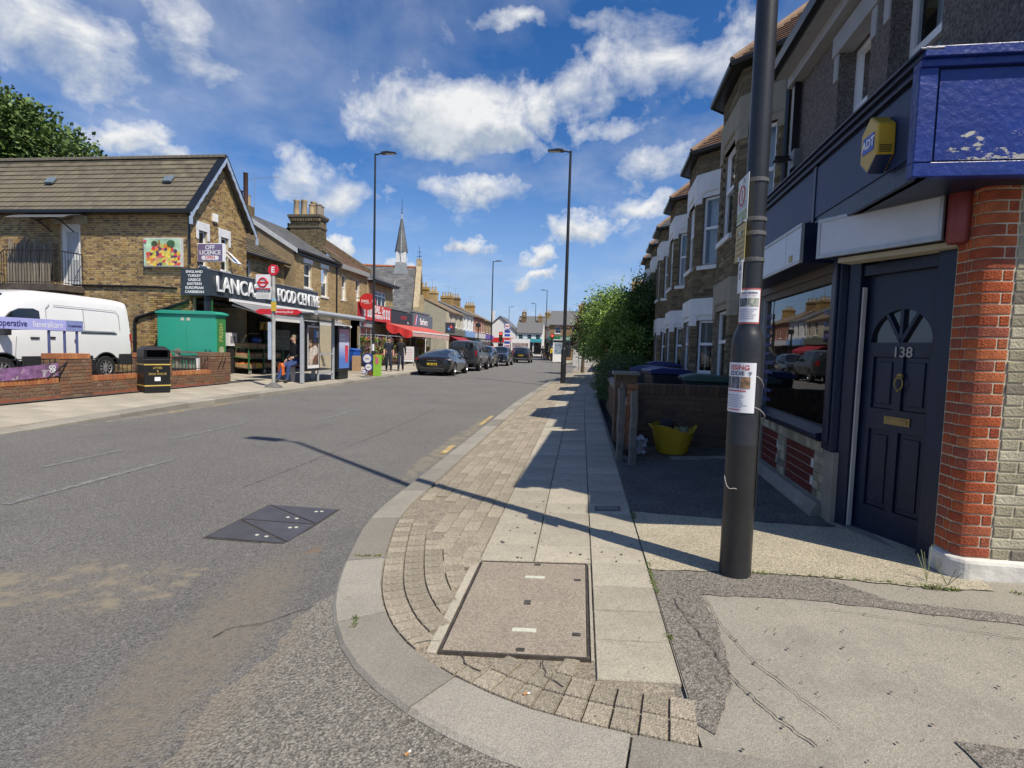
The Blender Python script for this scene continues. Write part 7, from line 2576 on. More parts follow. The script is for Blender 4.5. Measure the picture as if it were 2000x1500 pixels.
gq = {(7, 5): 'windscreen', (7, 6): 'windscreen', (6, 6): 'windscreen'}
van = vehicle('white panel van parked behind the low brick wall at the left', 'van', (-15.55, 15.85, 0.24), R(-91), sv, [(0.93, 0.345, 0.43), (3.9, 0.345, 0.43)], VANW, gq, lowbands=2, name='panel_van', rim=M('steel_rim', (0.35, 0.35, 0.36), 0.4, metal=0.6), sub=2, spokes=10, rk_=0.86, ec=0.85)
van.scale = (1.0, 1.0, 1.05)
part(van, 'lower_cladding', PLASTIC, (1.40, 3.43, 0.985, 1.03, 0.44, 0.70), (0.02, 0.48, 0.985, 1.03, 0.42, 0.74), (1.40, 3.43, -1.03, -0.985, 0.44, 0.70), (0.02, 0.48, -1.03, -0.985, 0.42, 0.74))
for s_ in (1, -1):
 wp_ = [(2.90, 1.42), (2.90, 1.86), (3.05, 1.92), (3.40, 1.90), (3.62, 1.80), (4.02, 1.40)]
 oy = lambda x, z: s_ * (1.0 - max(0, z - 1.34) * 0.13 - max(0, x - 2.9) * 0.012)
 b = MB()
 b.add([(x, oy(x, z) + s_ * 0.016, z) for x, z in wp_] + [(x, oy(x, z) - s_ * 0.03, z) for x, z in wp_], [tuple(range(6)), tuple(range(11, 5, -1))] + [(i, (i + 1) % 6, 6 + (i + 1) % 6, 6 + i) for i in range(6)])
 b.build('window', CARGLASS, van)
part(van, 'door_rail', PLASTIC, (0.55, 1.75, 1.005, 1.02, 1.33, 1.36))
part(van, 'door_handle', PLASTIC, (2.97, 3.2, 1.0, 1.035, 1.15, 1.19))
part(van, 'door_handle', PLASTIC, (2.53, 2.67, 1.0, 1.035, 1.16, 1.21))
part(van, 'fuel_flap', PLASTIC, (1.9, 1.96, 1.0, 1.02, 1.05, 1.15))
part(van, 'mirror', PLASTIC, (3.87, 4.05, 1.0, 1.28, 1.22, 1.52), bevel=0.03)
part(van, 'tail_light', REDL, (-0.02, 0.06, 0.90, 0.99, 0.95, 1.35))
part(van, 'tail_light', REDL, (-0.02, 0.06, -0.99, -0.90, 0.95, 1.35))
part(van, 'rear_bumper', PLASTIC, (-0.09, 0.15, -0.98, 0.98, 0.40, 0.62), bevel=0.03)
GRV = M('panel_gap', (0.30, 0.31, 0.32), 0.7)
b = MB()
for (pts_) in ([(2.72, 0.62), (2.72, 1.95), (2.6, 2.08)], [(0.42, 1.45), (0.42, 1.9), (0.52, 2.02), (2.5, 2.05)], [(0.60, 1.40), (1.6, 1.40), (2.68, 1.40)], [(1.62, 1.42), (1.62, 2.0)], [(3.6, 0.62), (3.55, 1.2)]):
 zz = 0
 for (p0, p1) in zip(pts_, pts_[1:]):
  off = lambda z: 1.008 - max(0, z - 1.36) * 0.105
  b.cyl((p0[0], off(p0[1]), p0[1]), (p1[0], off(p1[1]), p1[1]), 0.008, n=5)
b.build('panel_seam', GRV, van)
b = MB()
b.cyl((3.2, 0.3, 2.36), (2.9, 0.3, 2.62), 0.006, n=5)
b.build('aerial', PLASTIC, van)
DKPAINT = M('black_metallic_car_paint', (0.010, 0.011, 0.014), 0.22, var=0.2, scale=2, coat=0.9)
GREYP = M('dark_grey_car_paint', (0.025, 0.028, 0.03), 0.32, var=0.15, scale=2, coat=0.6)
NAVYP = M('blue_black_car_paint', (0.010, 0.016, 0.03), 0.22, var=0.15, scale=2, coat=0.9)
YPL = M('yellow_number_plate', (0.62, 0.45, 0.03), 0.4)
def plate_on(t, x, y0, y1, z0, z1, mat, d):
 q = part(t, 'number_plate', mat, (min(x, x + d), max(x, x + d), y0, y1, z0, z1), bevel=0)
 b = MB()
 w = (y1 - y0) / 9
 xo = x + (d if d < 0 else d)
 for i in (0.8, 1.7, 2.6, 3.5, 5.0, 5.9, 6.8):
  b.box(min(xo, xo + d * 0.3), max(xo, xo + d * 0.3), y0 + w * i, y0 + w * (i + 0.62), z0 + 0.025, z1 - 0.025)
 b.build('plate_characters', M('black_ink', (0.02, 0.02, 0.02)), q)
# ---- low black fastback, tail towards us
sp_ = [(0.0, 0.36, 0.46, 0.86, 0.92, 0.66, 0.84, 0.78, 0.62), (0.10, 0.24, 0.40, 0.93, 1.0, 0.76, 0.93, 0.88, 0.70), (0.35, 0.20, 0.36, 0.96, 1.06, 0.82, 0.97, 0.93, 0.72), (0.9, 0.19, 0.36, 0.96, 1.22, 0.84, 0.985, 0.93, 0.64), (1.6, 0.19, 0.36, 0.95, 1.37, 0.84, 0.975, 0.92, 0.60), (1.72, 0.19, 0.36, 0.95, 1.385, 0.84, 0.975, 0.92, 0.60),
       (2.5, 0.19, 0.36, 0.94, 1.415, 0.84, 0.965, 0.91, 0.61), (2.62, 0.19, 0.36, 0.94, 1.41, 0.84, 0.965, 0.91, 0.61), (3.0, 0.19, 0.36, 0.93, 1.36, 0.84, 0.97, 0.91, 0.62), (3.7, 0.19, 0.36, 0.90, 1.0, 0.84, 0.98, 0.90, 0.72), (4.3, 0.20, 0.36, 0.80, 0.86, 0.84, 0.97, 0.86, 0.66), (4.8, 0.22, 0.36, 0.66, 0.72, 0.78, 0.9, 0.78, 0.55), (5.03, 0.28, 0.38, 0.55, 0.60, 0.6, 0.7, 0.6, 0.4)]
gq = {(3, 4): 'window', (4, 4): 'window', (5, 4): 'window', (7, 4): 'window', (2, 5): 'rear_window', (2, 6): 'rear_window', (3, 5): 'rear_window', (3, 6): 'rear_window', (8, 5): 'windscreen', (8, 6): 'windscreen'}
cg = 'dark cars parked along the left kerb'
pc = vehicle('low black fastback saloon with yellow plate, nearest of the parked cars', 'car', (-7.56, 26.75, 0.0), R(90), sp_, [(1.0, 0.35, 0.38), (3.95, 0.35, 0.38)], DKPAINT, gq, group=cg, wd=0.28)
part(pc, 'light_bar', M('dark_red_bar', (0.08, 0.01, 0.012), 0.15), (-0.012, 0.02, -0.80, 0.80, 0.845, 0.865))
for s_ in (-1, 1):
 part(pc, 'tail_light', CLEAR if s_ < 0 else REDL, (0.0, 0.10, s_ * 0.87 - 0.12, s_ * 0.87 + 0.03, 0.82, 0.90))
 part(pc, 'exhaust', ALU, (0.02, 0.10, s_ * 0.55 - 0.09, s_ * 0.55 + 0.09, 0.30, 0.36), bevel=0.02)
 part(pc, 'mirror', DKPAINT, (3.1, 3.28, s_ * 1.02 - 0.1, s_ * 1.02 + 0.1, 0.95, 1.07), bevel=0.03)
part(pc, 'rear_diffuser', PLASTIC, (-0.005, 0.2, -0.62, 0.62, 0.22, 0.36))
part(pc, 'bumper_trim', M('dull_chrome', (0.30, 0.29, 0.27)), (-0.008, 0.05, -0.62, 0.62, 0.40, 0.415))
plate_on(pc, -0.005, -0.26, 0.26, 0.56, 0.67, YPL, -0.012)
text('PANAMERA', 0.075, M('bright_clip', (0.55, 0.55, 0.52)), pc, frame((-0.02, 0, 0.79), (0, -1, 0), (0, 0, 1)), ext=0.003, sx=1.25)
# ---- big grey-black 4x4 with spare wheel
s4 = [(0.0, 0.52, 0.62, 1.18, 1.84, 0.80, 0.93, 0.94, 0.74), (0.05, 0.45, 0.60, 1.2, 1.90, 0.86, 0.98, 0.97, 0.80), (0.45, 0.42, 0.58, 1.2, 1.94, 0.88, 1.0, 0.98, 0.80), (0.55, 0.42, 0.58, 1.2, 1.945, 0.88, 1.0, 0.98, 0.80), (1.45, 0.42, 0.58, 1.2, 1.96, 0.88, 0.99, 0.97, 0.80), (1.58, 0.42, 0.58, 1.2, 1.96, 0.88, 0.99, 0.97, 0.80), (2.5, 0.42, 0.58, 1.2, 1.95, 0.88, 0.99, 0.97, 0.80),
      (2.62, 0.42, 0.58, 1.2, 1.94, 0.88, 0.99, 0.97, 0.79), (2.95, 0.42, 0.58, 1.2, 1.86, 0.88, 0.99, 0.97, 0.78), (3.35, 0.42, 0.58, 1.2, 1.32, 0.88, 1.0, 0.96, 0.84), (4.2, 0.44, 0.6, 1.14, 1.22, 0.86, 0.99, 0.94, 0.78), (4.6, 0.5, 0.64, 1.02, 1.12, 0.78, 0.94, 0.88, 0.7), (4.7, 0.55, 0.66, 0.98, 1.04, 0.7, 0.86, 0.8, 0.6)]
gq = {(3, 4): 'window', (5, 4): 'window', (7, 4): 'window', (2, 4): 'window', (8, 5): 'windscreen', (8, 6): 'windscreen'}
d4 = vehicle('tall boxy dark grey off-roader with a spare wheel on its tail', 'car', (-7.40, 33.1, 0.0), R(90), s4, [(0.95, 0.40, 0.44), (3.95, 0.40, 0.44)], GREYP, gq, group=cg, wd=0.26)
b = MB()
b.lathe([(0.0, -0.18), (0.25, -0.19), (0.27, -0.17), (0.37, -0.17), (0.39, -0.12), (0.39, 0.02), (0.0, 0.02)], 26, (0, 0, 1.12), axis='x')
sw = b.build('spare_wheel', TYRE, d4, smooth=40)
b = MB()
for k in range(6):
 a = PI / 3 * k
 b.cyl((-0.185, 0, 1.12), (-0.195, 0.24 * math.cos(a), 1.12 + 0.24 * math.sin(a)), 0.025, n=6)
b.build('spare_rim', ALLOY, sw)
for s_ in (-1, 1):
 part(d4, 'tail_light', REDL, (-0.015, 0.05, s_ * 0.85 - 0.07, s_ * 0.85 + 0.07, 1.02, 1.14))
 part(d4, 'tail_light', REDL, (-0.015, 0.05, s_ * 0.85 - 0.07, s_ * 0.85 + 0.07, 1.18, 1.3))
 part(d4, 'mirror', GREYP, (2.95, 3.12, s_ * 1.05 - 0.1, s_ * 1.05 + 0.1, 1.22, 1.42), bevel=0.03)
part(d4, 'rear_pane', CARGLASS, (-0.012, 0.02, -0.68, 0.68, 1.38, 1.78))
part(d4, 'rear_bumper', PLASTIC, (-0.06, 0.1, -0.9, 0.9, 0.48, 0.68), bevel=0.03)
# ---- two dark SUVs facing us
s5 = [(0.0, 0.34, 0.48, 0.92, 1.0, 0.7, 0.84, 0.78, 0.62), (0.12, 0.26, 0.42, 0.98, 1.06, 0.8, 0.92, 0.88, 0.72), (0.9, 0.24, 0.40, 1.02, 1.14, 0.84, 0.94, 0.9, 0.76), (1.25, 0.24, 0.40, 1.03, 1.2, 0.84, 0.94, 0.91, 0.74), (1.85, 0.24, 0.40, 1.04, 1.6, 0.84, 0.94, 0.91, 0.63), (2.05, 0.24, 0.40, 1.04, 1.65, 0.84, 0.94, 0.91, 0.62), (2.75, 0.24, 0.40, 1.05, 1.67, 0.84, 0.94, 0.91, 0.62), (2.85, 0.24, 0.40, 1.05, 1.67, 0.84, 0.94, 0.91, 0.62), (3.75, 0.24, 0.40, 1.06, 1.62, 0.84, 0.94, 0.9, 0.6), (4.3, 0.26, 0.42, 1.04, 1.32, 0.8, 0.92, 0.86, 0.6), (4.5, 0.34, 0.48, 0.98, 1.05, 0.7, 0.84, 0.78, 0.6)]
gq = {(3, 5): 'windscreen', (3, 6): 'windscreen', (4, 4): 'window', (5, 4): 'window', (7, 4): 'window', (8, 5): 'rear_window', (8, 6): 'rear_window'}
def suv(label, loc, paint, rz=R(90), tail=False, grp=cg, sc=1.0):
 t = vehicle(label, 'car', loc, rz, s5, [(0.88, 0.34, 0.38), (3.6, 0.34, 0.38)], paint, gq, group=grp, wd=0.23)
 for s_ in (-1, 1):
  part(t, 'headlight', CLEAR, (0.02, 0.2, s_ * 0.66 - 0.16, s_ * 0.66 + 0.14, 0.78, 0.89), bevel=0.02)
  part(t, 'tail_light', REDL, (4.35, 4.49, s_ * 0.7 - 0.15, s_ * 0.7 + 0.14, 0.86, 1.0), bevel=0.02)
  part(t, 'mirror', paint, (1.45, 1.6, s_ * 0.98 - 0.1, s_ * 0.98 + 0.1, 1.04, 1.18), bevel=0.03)
  part(t, 'fog_light', CLEAR, (0.0, 0.1, s_ * 0.62 - 0.1, s_ * 0.62 + 0.1, 0.46, 0.52))
 part(t, 'grille', PLASTIC, (-0.01, 0.1, -0.42, 0.42, 0.62, 0.86), bevel=0.02)
 part(t, 'rear_bumper', PLASTIC, (4.4, 4.53, -0.8, 0.8, 0.36, 0.56), bevel=0.03)
 part(t, 'bumper_trim', ALU, (4.5, 4.54, -0.6, 0.6, 0.42, 0.45))
 part(t, 'badge', ALU, (-0.02, 0.0, -0.06, 0.06, 0.72, 0.8), bevel=0.01)
 plate_on(t, -0.005, -0.26, 0.26, 0.50, 0.60, PAPER, -0.012)
 plate_on(t, 4.5, -0.26, 0.26, 0.74, 0.85, YPL, 0.012)
 return t
suv('dark hatchback facing us, squeezed behind the off-roader', (-7.55, 39.3, 0.0), DKPAINT)
suv('blue-black SUV facing us, last of the parked row', (-7.05, 44.6, 0.0), NAVYP)
suv('black hatchback with lit red tail lights driving away', (-6.25, 60.0, 0.0), DKPAINT, R(-90), grp=None)
suv('dark red car far down the street beyond the parked row', (-8.4, 72.0, 0.0), M('dark_red_paint', (0.12, 0.015, 0.02), 0.3, coat=0.6), R(-84), grp=None)
# ================================================================== PEOPLE
def person(label, loc, rz, J, shirt, trousers, skin, shoes, hair, h=1.0, bald=False, extra=None):
 """one continuous skinned body; J overrides joint positions (facing -y)"""
 j = dict(pelvis=(0, 0, .95), spine=(0, 0, 1.15), chest=(0, 0, 1.36), neck=(0, .0, 1.50), head=(0, -.015, 1.60), top=(0, -.01, 1.72),
             shL=(.17, 0, 1.42), elL=(.23, .03, 1.14), wrL=(.24, -.04, .90), haL=(.24, -.07, .82), shR=(-.17, 0, 1.42), elR=(-.23, .03, 1.14), wrR=(-.24, -.04, .90), haR=(-.24, -.07, .82),
             hiL=(.09, 0, .90), knL=(.10, -.02, .50), anL=(.10, .03, .09), toL=(.115, -.13, .035), hiR=(-.09, 0, .90), knR=(-.10, -.02, .50), anR=(-.10, .03, .09), toR=(-.115, -.13, .035))
 j.update(J)
 rad = dict(pelvis=.155, spine=.15, chest=.17, neck=.056, head=.092, top=.066, sh=.08, el=.055, wr=.036, ha=.04, hi=.11, kn=.078, an=.058, to=.042)
 bones = [('pelvis', 'spine', 0), ('spine', 'chest', 0), ('chest', 'neck', 0), ('neck', 'head', 2), ('head', 'top', 2)]
 for s_ in 'LR':
  bones += [('chest', 'sh' + s_, 0), ('sh' + s_, 'el' + s_, 0), ('el' + s_, 'wr' + s_, 2), ('wr' + s_, 'ha' + s_, 2), ('pelvis', 'hi' + s_, 1), ('hi' + s_, 'kn' + s_, 1), ('kn' + s_, 'an' + s_, 1), ('an' + s_, 'to' + s_, 3)]
 if extra:
  bones = [(a, b_, 0 if (a[:2], b_[:2]) == ('el', 'wr') else m) for a, b_, m in bones]
 names = list(j)
 vs = [Vector(j[q]) * h for q in names]
 es = [(names.index(a), names.index(b_)) for a, b_, _ in bones]
 rr = [rad.get(q, rad.get(q[:2], .05)) * h for q in names]
 nb0 = len(bones)
 for s_ in (1, -1):                                   # five unequal fingers on each hand
  hn = 'haL' if s_ > 0 else 'haR'
  hp, wp = Vector(j[hn]), Vector(j['wr' + hn[2]])
  d = (hp - wp).normalized()
  sd_ = d.cross(Vector((s_, 0, 0.2))).normalized()
  for k, (o, ln) in enumerate(((-.026, .065), (-.009, .078), (.009, .074), (.025, .058), (.040, .04))):
   base = hp + sd_ * o + d * (.008 if k < 4 else -.04)
   tip = base + d * ln + Vector((-s_ * .018, 0, 0)) + (sd_ * .02 if k == 4 else Vector())
   vs += [base * h, tip * h]
   rr += [.010 * h, .008 * h]
   es += [(names.index(hn), len(vs) - 2), (len(vs) - 2, len(vs) - 1)]
 me = bpy.data.meshes.new('tmp')
 me.from_pydata([tuple(v) for v in vs], es, [])
 o = bpy.data.objects.new('tmp', me)
 COL.objects.link(o)
 sk = o.modifiers.new('skin', 'SKIN')
 for i, r_ in enumerate(rr):
  me.skin_vertices[0].data[i].radius = (r_, r_ * (0.78 if i in (0, 1, 2) else 1.0))
 me.skin_vertices[0].data[0].use_root = True
 ss = o.modifiers.new('s', 'SUBSURF')
 ss.levels = ss.render_levels = 2
 full = evalmesh(o)
 bpy.data.objects.remove(o)
 t = thing('person', label, 'person', loc, rz)
 for m in (shirt, trousers, skin, shoes):
  full.materials.append(m)
 segs = [(vs[names.index(a)], vs[names.index(b_)], m) for a, b_, m in bones]
 def near(p):
  best = None
  for a, b_, m in segs:
   ab = b_ - a
   q = max(0, min(1, (p - a).dot(ab) / ab.length_squared))
   dd = (p - (a + ab * q)).length
   if best is None or dd < best[0]:
    best = (dd, m)
  return best[1]
 for p in full.polygons:
  p.material_index = near(Vector(p.center))
  p.use_smooth = True
 body = ob('body', full, t)
 hd_ = Vector(j['head']) * h
 tp = Vector(j['top']) * h
 b = MB()
 if not bald:
  b.ball((hd_ + tp) / 2 + Vector((0, .036, .030)), (.100 * h, .100 * h, .100 * h), 14, 10)
  b.build('hair', hair, t, smooth=60)
 b = MB()
 fy = hd_.y - .094 * h
 fc_ = (hd_ + tp) / 2
 b.ball((hd_.x - .032, fy, fc_.z - .012), .011, 6, 4)
 b.ball((hd_.x + .032, fy, fc_.z - .012), .011, 6, 4)
 b.build('eye', M('dark_eye', (0.02, 0.018, 0.015), 0.3), t)
 b = MB()
 b.ball((hd_.x, fy - .012, fc_.z - .045), (.014, .02, .024), 6, 5)
 b.ball((hd_.x - .092 * h, hd_.y + .01, fc_.z - .02), (.012, .02, .03), 6, 5)
 b.ball((hd_.x + .092 * h, hd_.y + .01, fc_.z - .02), (.012, .02, .03), 6, 5)
 b.build('nose_and_ears', skin, t, smooth=60)
 b = MB()
 b.ball((hd_.x, fy + .004, fc_.z - .085), (.024, .01, .006), 6, 4)
 b.build('mouth', M('lip', (0.28, 0.12, 0.1), 0.6), t)
 return t
SKIN1 = M('light_skin', (0.48, 0.29, 0.21), 0.55, var=0.08)
SKIN2 = M('brown_skin', (0.27, 0.155, 0.10), 0.55, var=0.08)
NAVYC = M('navy_cloth', (0.012, 0.016, 0.032), 0.85, var=0.3, scale=6, bump=0.3, bscale=20)
BLKC = M('black_cloth', (0.012, 0.012, 0.014), 0.85, var=0.3, scale=6, bump=0.3, bscale=20)
JEANS = M('blue_denim', (0.03, 0.055, 0.16), 0.9, var=0.3, scale=6, bump=0.3, bscale=20)
DNAVY = M('dark_trouser', (0.018, 0.022, 0.04), 0.9, var=0.3, scale=6, bump=0.3, bscale=20)
SHOE = M('dark_shoe', (0.02, 0.018, 0.017), 0.6)
HAIRD = M('dark_hair', (0.015, 0.011, 0.009), 0.6)
HAIRG = M('grey_fair_hair', (0.30, 0.24, 0.16), 0.7)
walk = dict(knL=(.10, -.16, .52), anL=(.10, -.16, .10), toL=(.11, -.32, .06), knR=(-.10, .02, .50), anR=(-.10, .22, .13), toR=(-.11, .10, .04), elL=(.22, .07, 1.14), wrL=(.23, .02, .89), haL=(.23, -.0, .81), elR=(-.24, -.0, 1.14), wrR=(-.25, -.12, .91), haR=(-.25, -.16, .84))
walk2 = dict(knL=(.10, -.04, .50), anL=(.11, .12, .10), toL=(.12, -.02, .035), knR=(-.10, -.12, .51), anR=(-.11, -.14, .09), toR=(-.12, -.30, .04), elR=(-.24, .05, 1.14), wrR=(-.26, .0, .89), haR=(-.26, -.02, .81))
person('man in navy T-shirt and dark trousers walking by the flower racks, left of the pair', (-9.95, 27.0, 0.15), R(25), walk, NAVYC, DNAVY, SKIN1, SHOE, HAIRD, 1.0)
person('man in open black jacket and navy trousers walking, right of the pair', (-9.65, 28.0, 0.15), R(18), walk2, BLKC, DNAVY, SKIN2, SHOE, HAIRD, 1.03, extra='sleeves')
sit = dict(pelvis=(0, 0.05, .70), spine=(0, 0.03, .92), chest=(0, -0.02, 1.15), neck=(0, -.05, 1.30), head=(0, -.08, 1.40), top=(0, -.08, 1.52), shL=(.17, -.01, 1.20), shR=(-.17, -.01, 1.20), elL=(.22, .0, .93), wrL=(.18, -.22, .82), haL=(.15, -.29, .79), elR=(-.24, .0, .93), wrR=(-.27, -.14, .74), haR=(-.28, -.18, .67),
           hiL=(.09, 0.02, .66), hiR=(-.09, 0.02, .66), knL=(.12, -.36, .56), knR=(-.13, -.38, .54), anL=(.12, -.42, .10), anR=(-.14, -.56, .10), toL=(.13, -.58, .04), toR=(-.16, -.72, .04))
person('grey-haired man in black jacket and jeans sitting at the bus shelter', (-9.82, 17.55, 0.15), R(-22), sit, BLKC, JEANS, SKIN1, SHOE, HAIRG, 1.06, extra='sleeves')
bg_ = MB()
bg_.prism([(-0.13, -0.42), (0.13, -0.42), (0.15, -0.1), (0.06, 0.0), (-0.06, 0.0), (-0.14, -0.1)], -0.05, 0.05, 'x')
tag(bg_.build('carrier_bag', M('orange_carrier_bag', (0.62, 0.12, 0.02), 0.5, var=0.2, bump=0.5, bscale=10), None, (-10.16, 17.22, 0.82), R(60), bevel=0.02), 'orange carrier bag hanging from the seated man\'s hand', 'bag')
# ================================================================== BUS STOP AND SHELTER
GREYM = M('light_grey_metal', (0.44, 0.47, 0.50), 0.4, metal=0.2, var=0.08, scale=4)
TFR = M('bus_red', (0.60, 0.02, 0.03), 0.4)
bs = thing('bus_stop', 'bus stop post with red E disc and white roundel flag', 'bus stop', (-9.40, 15.5, zl(-9.4, 15.5)), LR)
MB().lathe([(0.0, -0.02), (0.27, 0.0), (0.25, 0.03), (0.08, 0.14), (0.06, 0.15)], 24).build('foot', M('grey_foot', (0.13, 0.13, 0.125), 0.85, var=0.2), bs, smooth=40)
q = MB()
q.cyl((0, 0, 0.1), (0, 0, 3.40), 0.055, n=14)
q.build('post', M('worn_grey_post', (0.40, 0.40, 0.38), 0.5, var=0.25, scale=6), bs, smooth=40)
q = MB()
q.box(-0.02, 0.02, 0.09, 0.57, 2.70, 3.44)
fl_ = q.build('flag', PAPER, bs, bevel=0.005)
q = MB()
q.tube([(-0.026, 0.33 + 0.13 * math.cos(t), 3.20 + 0.13 * math.sin(t)) for t in [2 * PI * i / 28 for i in range(29)]], 0.026, 6)
q.box(-0.034, -0.020, 0.14, 0.52, 3.175, 3.225)
q.build('roundel', TFR, fl_)
MB().box(-0.023, -0.02, 0.09, 0.57, 2.99, 3.03).build('red_band', TFR, fl_)
nm = MB().box(-0.023, -0.02, 0.09, 0.57, 2.90, 2.985).build('name_band', M('slate_band', (0.06, 0.075, 0.10), 0.5), fl_)
text('Browning Road', 0.055, LETW, nm, frame((-0.026, 0.33, 2.94), (0, -1, 0), (0, 0, 1)), ext=0.0008)
text('BUS STOP', 0.035, LETW, nm, frame((-0.026, 0.33, 3.01), (0, -1, 0), (0, 0, 1)), ext=0.0008)
for i in range(4):
 MB().box(-0.023, -0.02, 0.12, 0.54, 2.74 + 0.035 * i, 2.75 + 0.035 * i).build('route_line', M('pale_olive_print', (0.45, 0.47, 0.30), 0.6), fl_)
q = MB()
q.cyl((-0.025, 0, 3.58), (0.025, 0, 3.58), 0.165, n=28)
ed = q.build('stop_letter_disc', TFR, bs)
text('E', 0.24, LETW, ed, frame((-0.028, 0, 3.58), (0, -1, 0), (0, 0, 1)), ext=0.001, bold=0.008)
MB().box(-0.03, 0.03, 0.055, 0.17, 0.85, 2.0).build('timetable_case', M('pale_blue_case', (0.42, 0.5, 0.6), 0.3), bs, bevel=0.005)
MB().box(-0.09, -0.06, -0.13, 0.02, 2.33, 2.62).build('yellow_notice', M('yellow_notice', (0.62, 0.42, 0.05), 0.5, var=0.2, scale=20), bs)
MB().box(-0.085, -0.055, -0.11, 0.0, 2.63, 2.72).build('blue_notice', M('pale_cyan', (0.25, 0.5, 0.6), 0.5), bs)
sh = thing('bus_shelter', 'grey framed bus shelter with two poster cases', 'bus shelter', (-9.42, 17.25, 0.15), LR)
for (x_, r_) in ((0.0, 0.055), (1.12, 0.03), (2.28, 0.05)):
 q = MB()
 q.box(x_ - r_, x_ + r_, -r_, r_, 0, 2.32)
 q.build('post', GREYM, sh, bevel=0.01)
q = MB()
q.box(-0.1, 3.75, -0.55, 1.50, 2.34, 2.40)
q.build('roof', M('dark_roof_sheet', (0.05, 0.055, 0.06), 0.3), sh)
q = MB()
q.cyl((-0.12, -0.57, 2.40), (3.8, -0.57, 2.40), 0.085, n=14)
q.build('front_tube', GREYM, sh, smooth=40)
q = MB()
q.box(0.055, 2.23, -0.03, 0.03, 2.16, 2.24)
q.box(1.15, 2.23, -0.025, 0.025, 0.96, 1.02)
q.box(1.15, 2.23, -0.025, 0.025, 0.25, 0.33)
q.build('rail', GREYM, sh)
for (a, c, z0, z1) in ((1.15, 2.23, 1.02, 2.14), (1.15, 2.23, 0.33, 0.96)):
 q = MB()
 q.quad((a, 0, z0), (c, 0, z0), (c, 0, z1), (a, 0, z1))
 q.build('pane', glass('shelter_glass', (0.85, 0.88, 0.88)), sh)
rn = MB()
rn.prism([(-0.06, 2.40), (0.1, 2.31), (1.45, 2.31), (1.62, 2.40), (1.45, 2.49), (0.1, 2.49)], -0.16, -0.10, 'x')
rno = rn.build('name_blade', TFR, sh)
text('Browning Road', 0.10, LETW, rno, frame((-0.163, 0.55, 2.40), (0, -1, 0), (0, 0, 1)), ext=0.001, bold=0.001)
part(sh, 'bench', M('red_bench', (0.5, 0.06, 0.04), 0.5), (0.25, 2.1, 0.42, 0.72, 0.56, 0.60), bevel=0.015)
part(sh, 'bench_leg', GREYM, (0.4, 0.45, 0.5, 0.65, 0.0, 0.56))
part(sh, 'bench_leg', GREYM, (1.85, 1.9, 0.5, 0.65, 0.0, 0.56))
c1 = part(sh, 'poster_case', BLACK, (0.10, 1.05, -0.10, 0.10, 0.42, 2.12))
AD1 = MSTAIN(M('brown_photo_print', (0.13, 0.075, 0.045), 0.4, var=0.7, scale=3), [])
part(sh, 'poster_border', PAPER, (0.18, 0.98, -0.108, -0.10, 0.50, 1.98), bevel=0, parent=c1)
part(sh, 'poster', AD1, (0.22, 0.94, -0.112, -0.108, 0.62, 1.92), bevel=0, parent=c1)
for (y_, z_, a_, c_, m_) in ((0.45, 1.02, 0.2, 0.22, (0.60, 0.53, 0.45)), (0.68, 1.12, 0.2, 0.18, (0.62, 0.56, 0.50)), (0.38, 0.80, 0.15, 0.2, (0.55, 0.46, 0.38)), (0.35, 1.38, 0.10, 0.13, (0.50, 0.30, 0.2)), (0.55, 0.9, 0.1, 0.1, (0.35, 0.10, 0.05))):
 q = MB()
 q.add([(y_ + a_ * math.cos(2 * PI * i / 14), -0.1135 - 0.0002 * z_, z_ + c_ * math.sin(2 * PI * i / 14)) for i in range(14)], [tuple(range(14))])
 q.build('printed_shape', M('print_%d' % int(m_[0] * 100 + m_[1] * 1000), m_, 0.4, var=0.5, scale=9), c1)
for (z0, z1, y0) in ((1.72, 1.86, 0.62), (1.56, 1.70, 0.60), (1.44, 1.52, 0.62)):
 part(sh, 'printed_patch', M('print_blue', (0.05, 0.22, 0.6), 0.4), (y0, y0 + 0.14, -0.1145, -0.112, z0, z1), bevel=0, parent=c1)
part(sh, 'printed_patch', PAPER, (0.78, 0.90, -0.1145, -0.112, 1.58, 1.80), bevel=0, parent=c1)
c2 = part(sh, 'poster_case', BLACK, (2.42, 3.50, -0.14, 0.14, 0.30, 2.08))
part(sh, 'case_base', BLACK, (2.55, 3.4, -0.11, 0.11, 0.0, 0.30))
AD2 = M('pink_blue_poster', (0.40, 0.42, 0.72), 0.35, var=0.1)
n_, l_ = AD2.node_tree.nodes, AD2.node_tree.links
gp = n_.new('ShaderNodeTexCoord')
sz = n_.new('ShaderNodeSeparateXYZ')
l_.new(gp.outputs['Object'], sz.inputs[0])
rp = n_.new('ShaderNodeValToRGB')
rp.color_ramp.elements[0].position = 0.25
rp.color_ramp.elements[0].color = (0.10, 0.22, 0.62, 1)
rp.color_ramp.elements[1].position = 0.98
rp.color_ramp.elements[1].color = (0.72, 0.28, 0.42, 1)
e_ = rp.color_ramp.elements.new(0.6)
e_.color = (0.55, 0.60, 0.80, 1)
mrr = n_.new('ShaderNodeMapRange')
mrr.inputs['From Min'].default_value = 0.4
mrr.inputs['From Max'].default_value = 2.0
l_.new(sz.outputs['Z'], mrr.inputs['Value'])
l_.new(mrr.outputs[0], rp.inputs[0])
l_.new(rp.outputs[0], n_['Principled BSDF'].inputs['Base Color'])
part(sh, 'poster', AD2, (2.52, 3.40, -0.148, -0.14, 0.42, 1.95), bevel=0, parent=c2)
q = MB()
q.prism([(3.0, 1.32), (3.32, 1.32), (3.28, 0.65), (3.06, 0.65)], -0.152, -0.149, 'y')
q.build('printed_cup', M('print_red', (0.60, 0.06, 0.10), 0.4, var=0.3, scale=14), c2)
